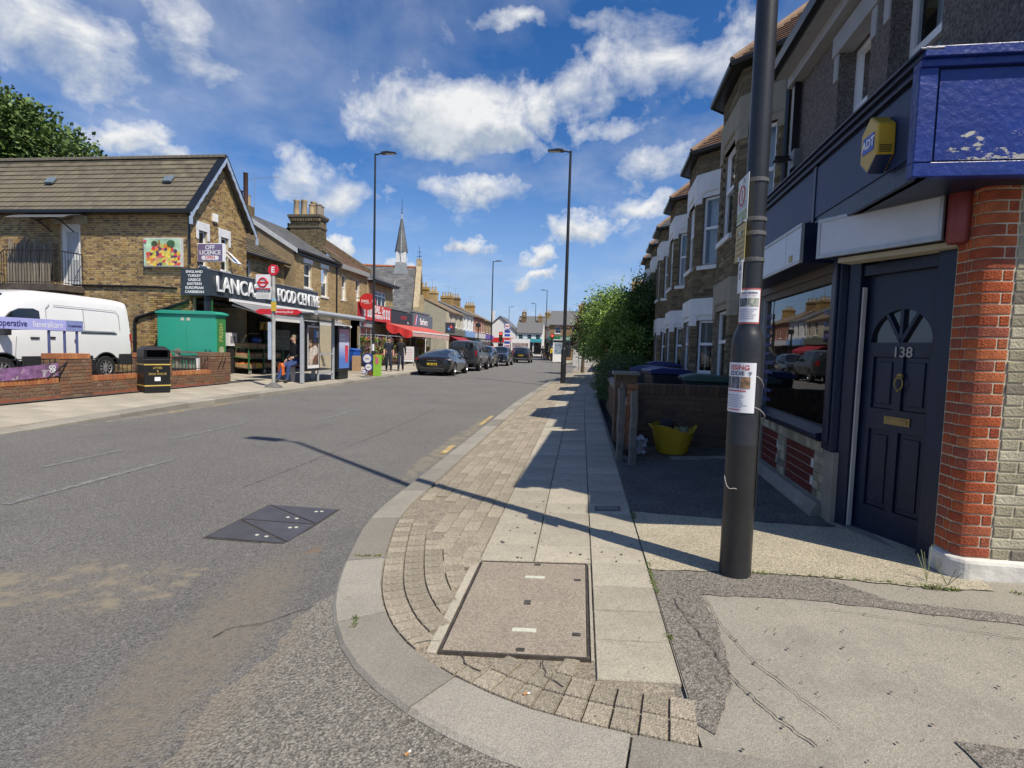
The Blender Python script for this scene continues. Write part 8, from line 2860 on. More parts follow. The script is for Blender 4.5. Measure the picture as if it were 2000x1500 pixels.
for z_ in (1.50, 1.66):
 part(sh, 'printed_patch', PAPER, (2.56, 3.0, -0.151, -0.148, z_, z_ + 0.11), bevel=0, parent=c2)
for c_ in (c1, c2):
 x_ = 0.45 if c_ == c1 else 2.85
 part(sh, 'case_badge', LETW, (x_, x_ + 0.22, -0.11 if c_ == c1 else -0.15, -0.10 if c_ == c1 else -0.14, 2.02, 2.05), bevel=0, parent=c_)
# ================================================================== IN FRONT OF THE FOOD SHOP
GREENF = M('green_frame', (0.04, 0.17, 0.07), 0.5)
CARD = M('cardboard', (0.34, 0.22, 0.12), 0.85, var=0.15, scale=5)
rk = thing('produce_trolley', 'green framed produce trolley on small wheels under the grey awning', 'trolley', (-12.75, 19.35, zl(-12.75, 20)), LR)
for x_ in (0.0, 1.0, 2.4):
 for y_ in (0.0, 0.75):
  q = MB()
  q.box(x_, x_ + 0.04, y_, y_ + 0.04, 0.16, 1.35 if y_ else 1.0)
  q.build('upright', GREENF, rk)
for z_ in (0.22, 0.62, 1.0):
 q = MB()
 q.hexa([(0, -0.02, z_ - 0.02), (2.44, -0.02, z_ - 0.02), (2.44, 0.8, z_ + 0.06), (0, 0.8, z_ + 0.06), (0, -0.02, z_), (2.44, -0.02, z_), (2.44, 0.8, z_ + 0.08), (0, 0.8, z_ + 0.08)])
 q.build('shelf', BLACK if z_ < 0.3 else GREENF, rk)
for x_ in (0.1, 1.05, 2.3):
 q = MB()
 q.cyl((x_, 0.0, 0.08), (x_, 0.05, 0.08), 0.08, n=14)
 q.build('castor', ALU, rk)
CR = [(0.04, 0.22, 0.46, (0.80, 0.22, 0.02), 'crate of oranges at the near end of the bottom trolley shelf'), (0.52, 0.22, 0.44, (0.75, 0.55, 0.05), 'crate of yellow fruit beside the oranges'), (1.06, 0.22, 0.62, (0.35, 0.04, 0.04), 'dark red punnets on the bottom trolley shelf'), (1.72, 0.22, 0.6, (0.55, 0.30, 0.30), 'pinkish punnets at the far end of the bottom trolley shelf'),
      (0.05, 0.62, 0.4, (0.50, 0.12, 0.06), 'box of red peppers at the near end of the middle trolley shelf'), (0.5, 0.62, 0.45, (0.30, 0.20, 0.11), 'brown box in the middle of the middle trolley shelf'), (1.05, 0.62, 0.6, (0.33, 0.24, 0.12), 'long box of roots on the middle trolley shelf'), (1.75, 0.62, 0.55, (0.40, 0.42, 0.3), 'pale box at the far end of the middle trolley shelf'),
      (0.05, 1.0, 0.55, (0.32, 0.22, 0.12), 'brown box at the near end of the top trolley shelf'), (0.68, 1.0, 0.5, (0.20, 0.14, 0.09), 'brown box beside a blue bag on the top trolley shelf'), (1.3, 1.0, 0.6, (0.10, 0.16, 0.05), 'box of greens on the top trolley shelf')]
for k, (x_, z_, w_, c_, lab) in enumerate(CR):
 t = thing('produce_crate', lab, 'crate', (-12.75 - 0.05, 19.35 + x_, zl(-12.75, 20) + z_ + 0.005), LR, 'crates of produce on the trolley')
 q = MB()
 for bx in ((0, w_, 0.0, 0.55, 0, 0.015), (0, w_, 0.0, 0.012, 0.015, 0.17), (0, w_, 0.54, 0.55, 0.015, 0.22), (0, 0.012, 0.012, 0.54, 0.015, 0.19), (w_ - 0.012, w_, 0.012, 0.54, 0.015, 0.19)):
  q.box(*bx)
 q.build('box', CARD if k != 1 else YELP, t)
 m_ = M('produce_%d' % k, c_, 0.5, var=0.25, scale=9)
 q = MB()
 for a in range(int(w_ / 0.085)):
  for b_ in range(6):
   q.ball((0.05 + a * 0.085 + random.uniform(-.01, .01), 0.06 + b_ * 0.085, 0.15 + random.uniform(0, 0.05)), 0.045, 7, 5)
 q.build('produce', m_, t, smooth=60, kind='stuff')
bb = MB()
bb.ball((0, 0, 0.12), (0.2, 0.25, 0.14), 10, 7)
tag(bb.build('blue_bag', M('blue_plastic_bag', (0.04, 0.09, 0.35), 0.4, bump=0.7, bscale=9), None, (-13.1, 20.35, 1.45), smooth=50), 'crumpled blue bag among the boxes on the trolley', 'bag')
nb2 = thing('notice_box', 'white printed carton on a stand at the shop entrance', 'box', (-13.35, 19.0, 0.28), LR)
MB().box(0, 0.5, 0, 0.4, 1.05, 1.55).build('carton', PAPER, nb2)
MB().box(0.1, 0.4, -0.004, 0.0, 1.15, 1.42).build('print', M('grey_carton_print', (0.25, 0.25, 0.27), 0.6, var=0.6, scale=14), nb2)
MB().box(0.05, 0.45, 0.05, 0.35, 0.0, 1.05).build('stand', BLKC, nb2)
ob_ = MB().box(0, 0.03, 0, 0.5, 0, 1.25).build('chipboard_sheet', M('chipboard', (0.26, 0.15, 0.07), 0.9, var=0.3, scale=14), None, (-13.4, 17.95, 0.3), LR + 0.2)
tag(ob_, 'brown chipboard sheet leaning inside the shop post', 'board')
for (x_, z_, w_, h_, c_, lab) in ((2.3, 1.25, 1.3, 0.6, (0.40, 0.33, 0.2), 'pale shelf of packets deep inside the food shop'), (4.2, 0.9, 1.6, 0.9, (0.10, 0.12, 0.13), 'dim grocery shelving inside the food shop'), (3.9, 1.75, 0.5, 0.35, (0.45, 0.30, 0.08), 'yellow poster deep inside the food shop')):
 o = MB().box(0, w_, 0, 0.3, 0, h_).build('shop_shelf', M('shelf_goods_%d' % int(x_ * 10), c_, 0.7, var=0.7, scale=9), None, lw(x_, -0.42 if x_ > 3 else 1.0, z_), LR)
 tag(o, lab, 'shelf')
# ================================================================== RED HOUSEHOLD SHOP AND ITS NEIGHBOURS
XS = -12.98
PEBB = M('pebbledash', (0.29, 0.22, 0.125), 0.95, var=0.3, scale=3, speck=0.5, sscale=30, bump=0.9, bscale=35)
rs_ = thing('household_shop', 'red fronted household shop with pebbledashed flank beyond the bus shelter', 'shop', (XS, 30.0, 0.27), LR)
q = MB()
q.box(-0.25, 0.0, 0.0, 1.6, 0, 3.72)
q.box(-0.25, 0.35, 0.0, 0.3, 0, 2.75)
q.build('flank_wall', PEBB, rs_)
q = MB()
q.box(0.0, 5.3, 0.35, 0.82, 2.7, 3.7)
q.box(0.0, 5.3, 0.82, 1.6, 2.65, 2.75)
q.box(0.0, 5.3, 1.5, 1.6, 0, 2.65)
q.build('wall', DARKIN, rs_)
q = MB()
q.box(0.3, 5.2, -0.12, 0.30, 2.72, 3.72)
q.build('sign_board', M('shop_red', (0.55, 0.03, 0.03), 0.4, var=0.05), rs_)
q = MB()
q.hexa([(-0.2, 0.3, 2.72), (0.3, -0.118, 2.72), (0.3, 0.3, 2.72), (-0.2, 0.35, 2.72), (-0.2, 0.3, 3.75), (0.3, -0.118, 3.72), (0.3, 0.3, 3.72), (-0.2, 0.35, 3.75)])
q.build('sign_return', M('shop_dark_red', (0.30, 0.015, 0.02), 0.4), rs_)
text('DALL   S', 0.62, LETW, rs_, frame((3.05, -0.125, 3.42), (1, 0, 0), (0, 0, 1)), ext=0.004, bold=0.018, sx=0.62)
text('O', 0.62, M('faded_orange', (0.60, 0.16, 0.06), 0.5), rs_, frame((3.30, -0.124, 3.42), (1, 0, 0), (0, 0, 1)), ext=0.002, bold=0.006, sx=0.62)
text('HOUSEHOLD', 0.36, LETW, rs_, frame((3.02, -0.125, 2.98), (1, 0, 0), (0, 0, 1)), ext=0.004, bold=0.006, sx=0.62)
for x_ in (0.72, 1.35, 1.72, 3.95, 4.4, 4.85):
 q = MB()
 q.box(x_ - 0.13, x_ + 0.13, -0.128, -0.12, 2.92, 3.52)
 pn = q.build('picture_panel', PAPER, rs_)
 q = MB()
 q.box(x_ - 0.06, x_ + 0.06, -0.130, -0.128, 3.05, 3.38)
 q.build('printed_item', M('grey_carton_print', (0.25, 0.25, 0.27)), pn)
rd = thing('round_sign', 'round red projecting sign of the household shop', 'sign', (XS + 0.55, 30.15, 4.0), LR)
q = MB()
q.cyl((-0.05, 0, 0), (0.05, 0, 0), 0.48, n=32)
rdd = q.build('disc', M('shop_red', (0.55, 0.03, 0.03)), rd)
text('DALL   S', 0.20, LETW, rdd, frame((-0.055, 0, 0.02), (0, -1, 0), (0, 0, 1)), ext=0.002, bold=0.006)
text('HOUSEHOLD', 0.07, LETW, rdd, frame((-0.055, 0, -0.12), (0, -1, 0), (0, 0, 1)), ext=0.002)
MB().cyl((0, 0.4, 0.2), (0, 0.7, 0.2), 0.025, n=6).build('bracket', BLACK, rd)
for x_ in (0.6, 1.5, 2.2):
 q = MB()
 q.box(x_ - 0.03, x_ + 0.03, 0.05, 0.12, 0.25, 2.3)
 q.build('mullion', ALU, rs_)
q = MB()
q.box(0.0, 5.2, 0.04, 0.14, 0.0, 0.25)
q.box(0.0, 2.3, 0.0, 0.2, 2.3, 2.7)
q.build('shopfront_frame', M('grey_shutter_box', (0.32, 0.32, 0.33), 0.5), rs_)
for (a, c) in ((0.05, 0.57), (0.63, 1.47), (1.53, 2.17)):
 q = MB()
 q.quad((a, 0.09, 0.25), (c, 0.09, 0.25), (c, 0.09, 2.3), (a, 0.09, 2.3))
 q.build('pane', GLASS, rs_)
text('SALE', 0.3, M('sign_red', (0.55, 0.03, 0.03)), rs_, frame((1.0, -0.012, 2.5), (1, 0, 0), (0, 0, 1)), ext=0.002)
h4 = thing('brick_house', 'low brick upper floor with a wide white window above the red shop', 'house', (-13.8, 33.5, 0.27), LR, 'brick houses along the left side')
wh = [(1.1, 3.2, 3.85, 4.85)]
q = MB()
wall_holes(q, TIDE, 4.6, 5.4, 0.25, wh)
q.build('wall', MORTAR, h4)
MB().box(4.35, 4.6, 0.25, 5.0, 0, 5.4).build('side_wall', MORTAR, h4)
bricks(h4, STOCKP, TIDE, 4.6, 5.4, wh, z0=3.6)
sash(h4, TIDE, *wh[0], deep=0.05, mid=0.7, cols=3, curtain=0.2, sill=False)
slope_roof(h4, 4.75, 5.45, 7.0, 6.0, SLATE, 0.22, 0.3, 0.45)
q = MB()
q.cyl((0, -0.5, 5.42), (4.75, -0.5, 5.42), 0.06, n=8)
q.box(0, 4.7, -0.44, -0.02, 5.30, 5.40)
q.build('gutter', BLACK, h4)
def low_shop(label, y0, y1, col, z0=2.72, z1=3.62, xf=XS, txt=None):
 t = thing('parade_shop', label, 'shop', (xf, y0, 0.27), LR, 'single-storey shops below the church')
 L_ = y1 - y0
 MB().box(0, L_, 0.3, 0.9, 2.6, z1 + 0.1).build('wall', M('grey_render', (0.25, 0.25, 0.25), 0.9, var=0.2), t)
 MB().box(0, L_, 1.8, 1.9, 0, 2.7).build('inner_wall', DARKIN, t)
 MB().box(0.03, L_ - 0.03, -0.08, 0.3, z0, z1).build('sign_board', M('sign_%d' % int(y0), col, 0.45, var=0.08), t)
 MB().box(0, L_, 0.05, 0.15, 0, 0.3).build('stall_riser', M('grey_render', (0.25, 0.25, 0.25)), t)
 n = 3
 for i in range(n + 1):
  MB().box(L_ * i / n - 0.04, L_ * i / n + 0.04, 0.05, 0.15, 0.3, 2.6).build('mullion', ALU, t)
 for i in range(n):
  q = MB()
  q.quad((L_ * i / n + 0.04, 0.1, 0.3), (L_ * (i + 1) / n - 0.04, 0.1, 0.3), (L_ * (i + 1) / n - 0.04, 0.1, 2.6), (L_ * i / n + 0.04, 0.1, 2.6))
  q.build('pane', GLASS, t)
 MB().box(-0.02, L_ + 0.02, 0.1, 4.5, z1 + 0.1, z1 + 0.22).build('flat_roof', M('lead_flat', (0.2, 0.2, 0.2), 0.7), t)
 return t
s6 = low_shop('small shop with a black sign and red lettering beyond the red shop', 35.35, 40.0, (0.03, 0.032, 0.038))
text('eat drink', 0.42, M('shop_red', (0.55, 0.03, 0.03)), s6, frame((2.6, -0.085, 3.25), (1, 0, 0), (0, 0, 1)), ext=0.003, sx=0.8)
text('bar', 0.26, LETW, s6, frame((3.6, -0.085, 2.9), (1, 0, 0), (0, 0, 1)), ext=0.003)
s7 = low_shop('grey signed barber shop with large white letters below the church', 40.1, 45.6, (0.13, 0.15, 0.18), 2.72, 3.75)
text('Barbers', 0.75, LETW, s7, frame((2.9, -0.085, 3.15), (1, 0, 0), (0, 0, 1)), ext=0.01, bold=0.012, sx=0.9)
for (x_, c_) in ((0.75, (0.55, 0.04, 0.05)), (0.95, (0.6, 0.6, 0.6)), (1.15, (0.05, 0.08, 0.4))):
 q = MB()
 q.hexa([(x_ - 0.35, -0.09, 2.85), (x_ - 0.15, -0.09, 2.85), (x_ - 0.15, -0.08, 2.85), (x_ - 0.35, -0.08, 2.85), (x_, -0.09, 3.65), (x_ + 0.2, -0.09, 3.65), (x_ + 0.2, -0.08, 3.65), (x_, -0.08, 3.65)])
 q.build('pole_stripe', M('stripe_%d' % int(x_ * 100), c_, 0.5), s7)
ra = thing('awning', 'wide faded red awning with sagging valance over the flower racks', 'awning', (XS - 0.0, 34.4, 2.95), LR)
REDC = M('faded_red_cloth', (0.50, 0.09, 0.07), 0.8, var=0.15, scale=2)
REDV = M('bright_red_cloth', (0.55, 0.03, 0.03), 0.75, var=0.15, scale=2)
q = MB()
q.hexa([(0, -0.1, 0.02), (9.8, -0.1, 0.02), (9.8, -1.9, -0.50), (0, -1.9, -0.50), (0, -0.1, 0.04), (9.8, -0.1, 0.04), (9.8, -1.9, -0.48), (0, -1.9, -0.48)])
q.build('canopy_cloth', REDC, ra)
q = MB()
n = 16
for i in range(n):
 ya, yb = -0.1 - 1.8 * i / n, -0.1 - 1.8 * (i + 1) / n
 za, zb_ = 0.0 - 0.5 * i / n, 0.0 - 0.5 * (i + 1) / n
 sg = lambda f: 0.34 + 0.22 * abs(math.sin(f * PI * 2))
 q.quad((-0.02 - 0.05 * math.sin(i), ya, za - sg(i / n)), (-0.02 - 0.05 * math.sin(i + 1), yb, zb_ - sg((i + 1) / n)), (0, yb, zb_), (0, ya, za))
q.build('side_valance', REDV, ra, smooth=60)
q = MB()
q.box(0, 9.8, -1.95, -1.88, -0.56, -0.46)
q.build('front_bar', WHITE, ra)
q = MB()
q.box(0.0, 9.8, -1.93, -1.91, -0.82, -0.56)
q.build('front_valance', M('pink_white_valance', (0.55, 0.33, 0.30), 0.8, var=0.2, scale=4), ra)
for x_ in (3.2, 9.6):
 q = MB()
 q.cyl((x_, -1.85, -2.72), (x_, -1.85, -0.55), 0.03, n=8)
 q.build('prop', WHITE, ra)
# flower stands
PETC = [(0.55, 0.05, 0.10), (0.65, 0.35, 0.04), (0.60, 0.20, 0.35), (0.50, 0.45, 0.08), (0.35, 0.08, 0.30)]
for k, (y0, x0, L_, lab) in enumerate(((29.4, -11.9, 2.4, 'tiered flower stand nearest the red shop door'), (32.2, -11.9, 2.3, 'middle tiered flower stand behind the walking men'), (35.0, -12.0, 2.6, 'tiered flower stand in the shade of the red awning'), (40.0, -11.9, 2.5, 'farthest flower stand, beside the parked cars'))):
 t = thing('flower_stand', lab, 'flower stand', (x0, y0, zl(x0, y0)), LR, 'flower stands on the pavement')
 q = MB()
 for x_ in (0, L_):
  for y_ in (0, 0.7):
   q.cyl((x_, y_, 0), (x_, y_, 1.9 if y_ or k < 2 else 1.0), 0.018, n=6)
 q.cyl((0, 0, 1.88), (L_, 0, 1.88), 0.018, n=6)
 q.cyl((0, 0.7, 1.88), (L_, 0.7, 1.88), 0.018, n=6)
 q.build('frame', GREYM, t)
 for z_, y_ in ((0.2, 0.0), (0.7, 0.2), (1.2, 0.4)):
  MB().box(0, L_, y_, y_ + 0.35, z_, z_ + 0.03).build('shelf', BLACK if z_ < 0.5 else GREENF, t)
  for i in range(int(L_ / 0.36)):
   q = MB()
   q.lathe([(0.0, 0), (0.09, 0), (0.13, 0.2), (0.12, 0.2), (0.0, 0.18)], 10, (0.2 + 0.36 * i, y_ + 0.17, z_ + 0.03))
   q.build('pot', M('pot_brown', (0.14, 0.07, 0.045), 0.7), t)
   q = leaves([(0.2 + 0.36 * i, y_ + 0.17, z_ + 0.36, 0.19, 0.18, 0.17)], 90, 0.09, 0.3)
   q.build('plant', LEAF if (i + k) % 2 else LEAFD, t)
   q = leaves([(0.2 + 0.36 * i, y_ + 0.15, z_ + 0.42, 0.17, 0.17, 0.13)], 34, 0.07, 0.6)
   c_ = PETC[(i * 2 + k + int(z_ * 3)) % 5]
   q.build('blossom', M('petal_%d' % PETC.index(c_), c_, 0.6, var=0.2), t)
# blue bin, box, sign stand, boards
bin_('bright blue wheelie bin against the pebbledashed flank', -11.55, 26.0, 0.2, R(80), M('bright_blue_plastic', (0.02, 0.10, 0.45), 0.4), M('bright_blue_plastic', (0.02, 0.10, 0.45)), 1.08)
o = MB().box(-0.2, 0.2, -0.2, 0.2, 0, 0.75).build('cardboard_box', CARD, None, (-11.1, 25.6, 0.19), 0.3, bevel=0.01)
tag(o, 'tall brown cardboard box beside the bright blue bin', 'box')
rsn = thing('round_sign_stand', 'stand of three blue-rimmed white discs on a grey foot', 'sign stand', (-9.05, 21.95, zl(-9.05, 22)), LR)
MB().lathe([(0, 0), (0.24, 0.0), (0.2, 0.05), (0.05, 0.09), (0, 0.09)], 20).build('foot', M('grey_foot', (0.13, 0.13, 0.125)), rsn, smooth=40)
for (y_, z_, r_) in ((-0.02, 0.80, 0.23), (-0.08, 0.44, 0.18), (0.12, 0.24, 0.105)):
 q = MB()
 q.cyl((-0.03, y_, z_), (0.03, y_, z_), r_, n=28)
 dsc = q.build('disc', M('royal_blue_rim', (0.03, 0.05, 0.30), 0.4), rsn)
 q = MB()
 q.cyl((-0.036, y_, z_), (-0.03, y_, z_), r_ * 0.76, n=28)
 q.build('disc_face', PAPER, dsc)
 q = MB()
 q.box(-0.04, -0.036, y_ - r_ * 0.4, y_ + r_ * 0.4, z_ - r_ * 0.12, z_ + r_ * 0.06)
 q.build('print_line', M('grey_carton_print', (0.25, 0.25, 0.27)), dsc)
ab = thing('pavement_board', 'lime green pavement board with a brown mat behind it', 'sign', (-9.05, 22.9, zl(-9, 23)), LR)
MB().box(-0.02, 0.02, -0.27, 0.10, 0.02, 0.95).build('board', M('lime_green', (0.28, 0.55, 0.06), 0.5, var=0.1), ab)
MB().box(-0.026, -0.02, -0.14, 0.0, 0.55, 0.85).build('pink_print', M('pink_print', (0.6, 0.15, 0.22), 0.5), ab)
MB().box(-0.026, -0.02, -0.04, 0.08, 0.84, 0.92).build('orange_print', M('orange_print', (0.7, 0.25, 0.04), 0.5), ab)
q = MB()
q.prism([(0.10, 0.0), (0.40, 0.0), (0.36, 0.4), (0.28, 0.62), (0.12, 0.68)], 0.02, 0.06, 'x')
q.build('coir_mat', M('coir', (0.13, 0.06, 0.03), 0.95, speck=0.5, sscale=60, bump=0.8), ab)
wb = thing('white_board', 'white handwritten board on the pavement by the black saloon', 'sign', (-11.35, 34.5, zl(-11.3, 34)), LR)
MB().box(-0.02, 0.02, -0.36, 0.36, 0.25, 1.25).build('board', PAPER, wb)
for i in range(7):
 MB().box(-0.024, -0.02, -0.28, 0.28 - 0.1 * (i % 3), 0.4 + 0.11 * i, 0.43 + 0.11 * i).build('handwriting', M('faint_red_writing', (0.55, 0.35, 0.36), 0.7), wb)
for y_ in (-0.33, 0.33):
 MB().box(-0.015, 0.25, y_ - 0.02, y_ + 0.02, 0.0, 0.26).build('leg', ALU, wb)
# ================================================================== CHURCH
ch = thing('church', 'stone church with grey slate roof, white bell stage and slender spire', 'church', (-13.8, 44.0, 0.27), LR + R(15))
CST = M('church_stone', (0.36, 0.30, 0.19), 0.9, var=0.2, scale=3, bump=0.3, bscale=20)
CW, CE, CR_, CD = 11.0, 4.2, 8.35, 14.0
q = MB()
q.prism([(0, 0), (CW, 0), (CW, CE), (CW / 2, CR_), (0, CE)], 0.0, 0.4, 'y')
q.box(0, 0.4, 0.4, CD, 0, CE)
q.box(CW - 0.4, CW, 0.4, CD, 0, CE)
q.box(0.4, CW - 0.4, CD - 0.4, CD, 0, CE)
q.build('wall', CST, ch)
q = MB()
for s_ in (0, 1):
 xa, xb = (-0.25, CW / 2) if not s_ else (CW + 0.25, CW / 2)
 q.hexa([(xa, -0.14, CE - 0.15), (xb, -0.14, CR_), (xb, 0.34, CR_), (xa, 0.34, CE - 0.15), (xa, -0.14, CE + 0.25), (xb, -0.14, CR_ + 0.42), (xb, 0.34, CR_ + 0.42), (xa, 0.34, CE + 0.25)])
q.box(CW / 2 - 0.22, CW / 2 + 0.22, -0.16, 0.36, CR_ + 0.2, CR_ + 0.95)
q.box(1.2, 1.7, -0.5, 0.0, 0, 5.6)
q.box(CW - 1.7, CW - 1.2, -0.5, 0.0, 0, 5.6)
q.build('coping', CST, ch)
tile_plane(ch, SLATE, [(-0.2, 0.36, CE), (-0.2, CD, CE), (CW / 2, CD, CR_ + 0.12), (CW / 2, 0.36, CR_ + 0.12)][::1], 0.26, 0.34, thick=0.02)
tile_plane(ch, SLATE, [(CW + 0.2, CD, CE), (CW + 0.2, 0.36, CE), (CW / 2, 0.36, CR_ + 0.12), (CW / 2, CD, CR_ + 0.12)], 0.4, 0.5, thick=0.02)
q = MB()
q.cyl((CW / 2, 0.4, CR_ + 0.15), (CW / 2, CD, CR_ + 0.15), 0.13, n=8)
q.build('ridge', M('terracotta_ridge', (0.34, 0.13, 0.07), 0.85, var=0.25, scale=6), ch)
fy_ = 1.75
q = MB()
q.hexa([(CW / 2 - 1.35, fy_ - 0.85, CR_ - 1.4), (CW / 2 + 1.35, fy_ - 0.85, CR_ - 1.4), (CW / 2 + 1.35, fy_ + 0.85, CR_ - 1.4), (CW / 2 - 1.35, fy_ + 0.85, CR_ - 1.4), (CW / 2 - 0.46, fy_ - 0.46, CR_ + 0.5), (CW / 2 + 0.46, fy_ - 0.46, CR_ + 0.5), (CW / 2 + 0.46, fy_ + 0.46, CR_ + 0.5), (CW / 2 - 0.46, fy_ + 0.46, CR_ + 0.5)])
q.build('spire_skirt', M('blue_slate', (0.13, 0.15, 0.17), 0.6, var=0.2, scale=5), ch)
q = MB()
q.box(CW / 2 - 0.43, CW / 2 + 0.43, fy_ - 0.43, fy_ + 0.43, CR_ + 0.45, CR_ + 1.5)
for i in range(8):
 q.box(CW / 2 - 0.455, CW / 2 + 0.455, fy_ - 0.455, fy_ + 0.455, CR_ + 0.52 + 0.12 * i, CR_ + 0.60 + 0.12 * i)
bst = q.build('bell_stage', WHITE, ch)
q = MB()
sp0, sp1 = CR_ + 1.5, CR_ + 4.55
n = 16
for i in range(n):
 za, zb_ = sp0 + (sp1 - sp0) * i / n, sp0 + (sp1 - sp0) * (i + 1) / n
 ra_, rb_ = 0.60 * (1 - i / n * 0.86) + 0.02, 0.60 * (1 - (i + 1) / n * 0.86)
 q.cyl((CW / 2, fy_, za), (CW / 2, fy_, zb_), ra_, rb_, 8)
q.build('spire', MR('spire_slate', [(0.09, 0.10, 0.10), (0.14, 0.15, 0.15), (0.12, 0.12, 0.125)], rough=0.7), ch)
q = MB()
q.cyl((CW / 2, fy_, sp1), (CW / 2, fy_, sp1 + 0.45), 0.075, 0.05, 8)
q.build('lead_cap', M('lead', (0.4, 0.42, 0.44), 0.5), ch)
q = MB()
q.cyl((CW / 2, fy_, sp1 + 0.4), (CW / 2, fy_, sp1 + 1.9), 0.03, 0.012, 6)
q.ball((CW / 2, fy_, sp1 + 0.55), 0.07)
q.ball((CW / 2, fy_, sp1 + 0.85), 0.05)
q.cyl((CW / 2, 0.1, CR_ + 0.9), (CW / 2, 0.1, CR_ + 2.2), 0.03, 0.012, 6)
q.cyl((CW / 2, -0.15, CR_ + 1.2), (CW / 2, 0.35, CR_ + 1.2), 0.022, n=6)
q.cyl((CW / 2, -0.1, CR_ + 1.6), (CW / 2, 0.3, CR_ + 1.6), 0.018, n=6)
q.build('finial', BLACK, ch)
q = MB()
q.tube([(-0.2 + (CW / 2 + 0.2) * f, 2.25 - 0.2 * f, CE + 0.06 + (CR_ - CE) * f) for f in (0, 0.5, 0.9)] + [(CW / 2 - 0.5, fy_, CR_ + 0.5), (CW / 2 - 0.6, fy_, sp0), (CW / 2 - 0.06, fy_, sp1)], 0.03, 5)
q.build('lightning_conductor', M('pale_lead_strip', (0.5, 0.52, 0.52), 0.5), ch)
for i in range(3):
 q = MB()
 q.box(CW / 2 - 1.6 + 1.3 * i, CW / 2 - 1.0 + 1.3 * i, -0.02, 0.0, 3.9, 5.9 if i == 1 else 5.3)
 q.build('lancet_window', DARKGLASS, ch)
# ================================================================== FARTHER BUILDINGS
def far_house(label, x, y, rz, L_, D_, E_, R_, wall, roof, nwin=2, chim=(0.1,), shop=None, bay=False, flank=None, name='distant_house', wz=(3.3, 4.6), group='buildings far down the street', sign=None, z=0.2):
 t = thing(name, label, 'building', (x, y, z), rz, group)
 ww = 0.8
 wh = [(L_ * (i + 0.5) / nwin - ww / 2, L_ * (i + 0.5) / nwin + ww / 2, wz[0], wz[1]) for i in range(nwin)]
 q = MB()
 wall_holes(q, TIDE, L_, E_, 0.25, wh)
 q.build('wall', wall, t)
 MB().box(0.25, L_ - 0.25, D_ - 0.2, D_, 0, E_).build('rear_wall', wall, t)
 q = MB()
 for x_ in (0, L_ - 0.25):
  q = MB()
  q.prism([(0.2505, 0), (D_, 0), (D_, E_), (D_ / 2, R_ - 0.05), (0.2505, E_)], x_, x_ + 0.25, 'x')
  q.build('gable_wall', flank or wall, t)
 for w_ in wh:
  sash(t, TIDE, *w_, deep=0.08, mid=0.5, gl=DARKGLASS, back=False)
 q = MB()
 q.prism([(-0.25, E_ - 0.03), (D_ / 2, R_ + 0.05), (D_ + 0.25, E_ - 0.03), (D_ + 0.25, E_ - 0.13), (D_ / 2, R_ - 0.06), (-0.25, E_ - 0.13)], -0.05, L_ + 0.05, 'x')
 q.build('roof', roof, t)
 for c in chim:
  q = MB()
  q.box(L_ * c - 0.4, L_ * c + 0.4, D_ / 2 - 0.7, D_ / 2 + 0.7, E_, R_ + 0.9)
  q.box(L_ * c - 0.46, L_ * c + 0.46, D_ / 2 - 0.76, D_ / 2 + 0.76, R_ + 0.65, R_ + 0.8)
  ck_ = q.build('chimney', STOCK, t)
  for k in range(4):
   q = MB()
   q.lathe([(0.12, 0), (0.10, 0.4), (0.12, 0.45), (0.08, 0.45)], 8, (L_ * c, D_ / 2 - 0.5 + 0.33 * k, R_ + 0.9))
   q.build('chimney_pot', M('buff_pot', (0.42, 0.33, 0.2)), ck_)
  q = MB()
  q.cyl((L_ * c + 0.45, D_ / 2, R_ + 0.3), (L_ * c + 0.45, D_ / 2, R_ + 2.2), 0.02, n=5)
  q.cyl((L_ * c + 0.45, D_ / 2 - 0.6, R_ + 2.15), (L_ * c + 0.45, D_ / 2 + 0.6, R_ + 2.15), 0.012, n=4)
  q.build('aerial', ALU, t)
 if shop:
  MB().box(0.05, L_ - 0.05, -0.30, -0.002, 2.45, 3.05).build('sign_board', M('farsign_%s' % label[:10], shop, 0.5), t)
  for i in range(3):
   q = MB()
   q.box(L_ * i / 3 + 0.12, L_ * (i + 1) / 3 - 0.12, -0.05, -0.002, 0.4, 2.35)
   q.build('shop_window', DARKGLASS, t)
 if sign:
  text(sign, 0.42, LETW, t, frame((L_ / 2, -0.31, 2.75), (1, 0, 0), (0, 0, 1)), ext=0.005)
 return t
CREAM = M('cream_render', (0.50, 0.45, 0.34), 0.85, var=0.1, scale=2)
GREYR = M('grey_green_render', (0.36, 0.35, 0.29), 0.9, var=0.12, scale=2)
WREND = M('white_render', (0.72, 0.71, 0.68), 0.8, var=0.06, scale=2)
BRF = M('far_brick', (0.27, 0.175, 0.09), 0.9, var=0.3, scale=8)
BRR = M('far_red_brick', (0.30, 0.13, 0.08), 0.9, var=0.25, scale=8)
SLF = M('far_slate', (0.13, 0.13, 0.13), 0.8, var=0.2, scale=6)
SLB = M('far_tile', (0.20, 0.15, 0.10), 0.85, var=0.25, scale=6)
XF = -12.95
far_house('cream rendered house with a bare grey flank just beyond the church', XF, 51.5, LR, 6.3, 6.2, 4.75, 6.2, CREAM, SLB, 3, (0.15, 0.7), (0.14, 0.16, 0.13), flank=GREYR)
far_house('white rendered house next to the cream one', XF - 0.05, 57.9, LR, 5.8, 6.4, 5.0, 6.4, WREND, SLF, 3, (0.95,), (0.20, 0.35, 0.62))
far_house('red brick house with white dressed windows past the white one', XF - 0.1, 63.8, LR, 7.0, 6.4, 5.1, 6.6, BRR, SLB, 3, (0.5,), (0.55, 0.55, 0.58))
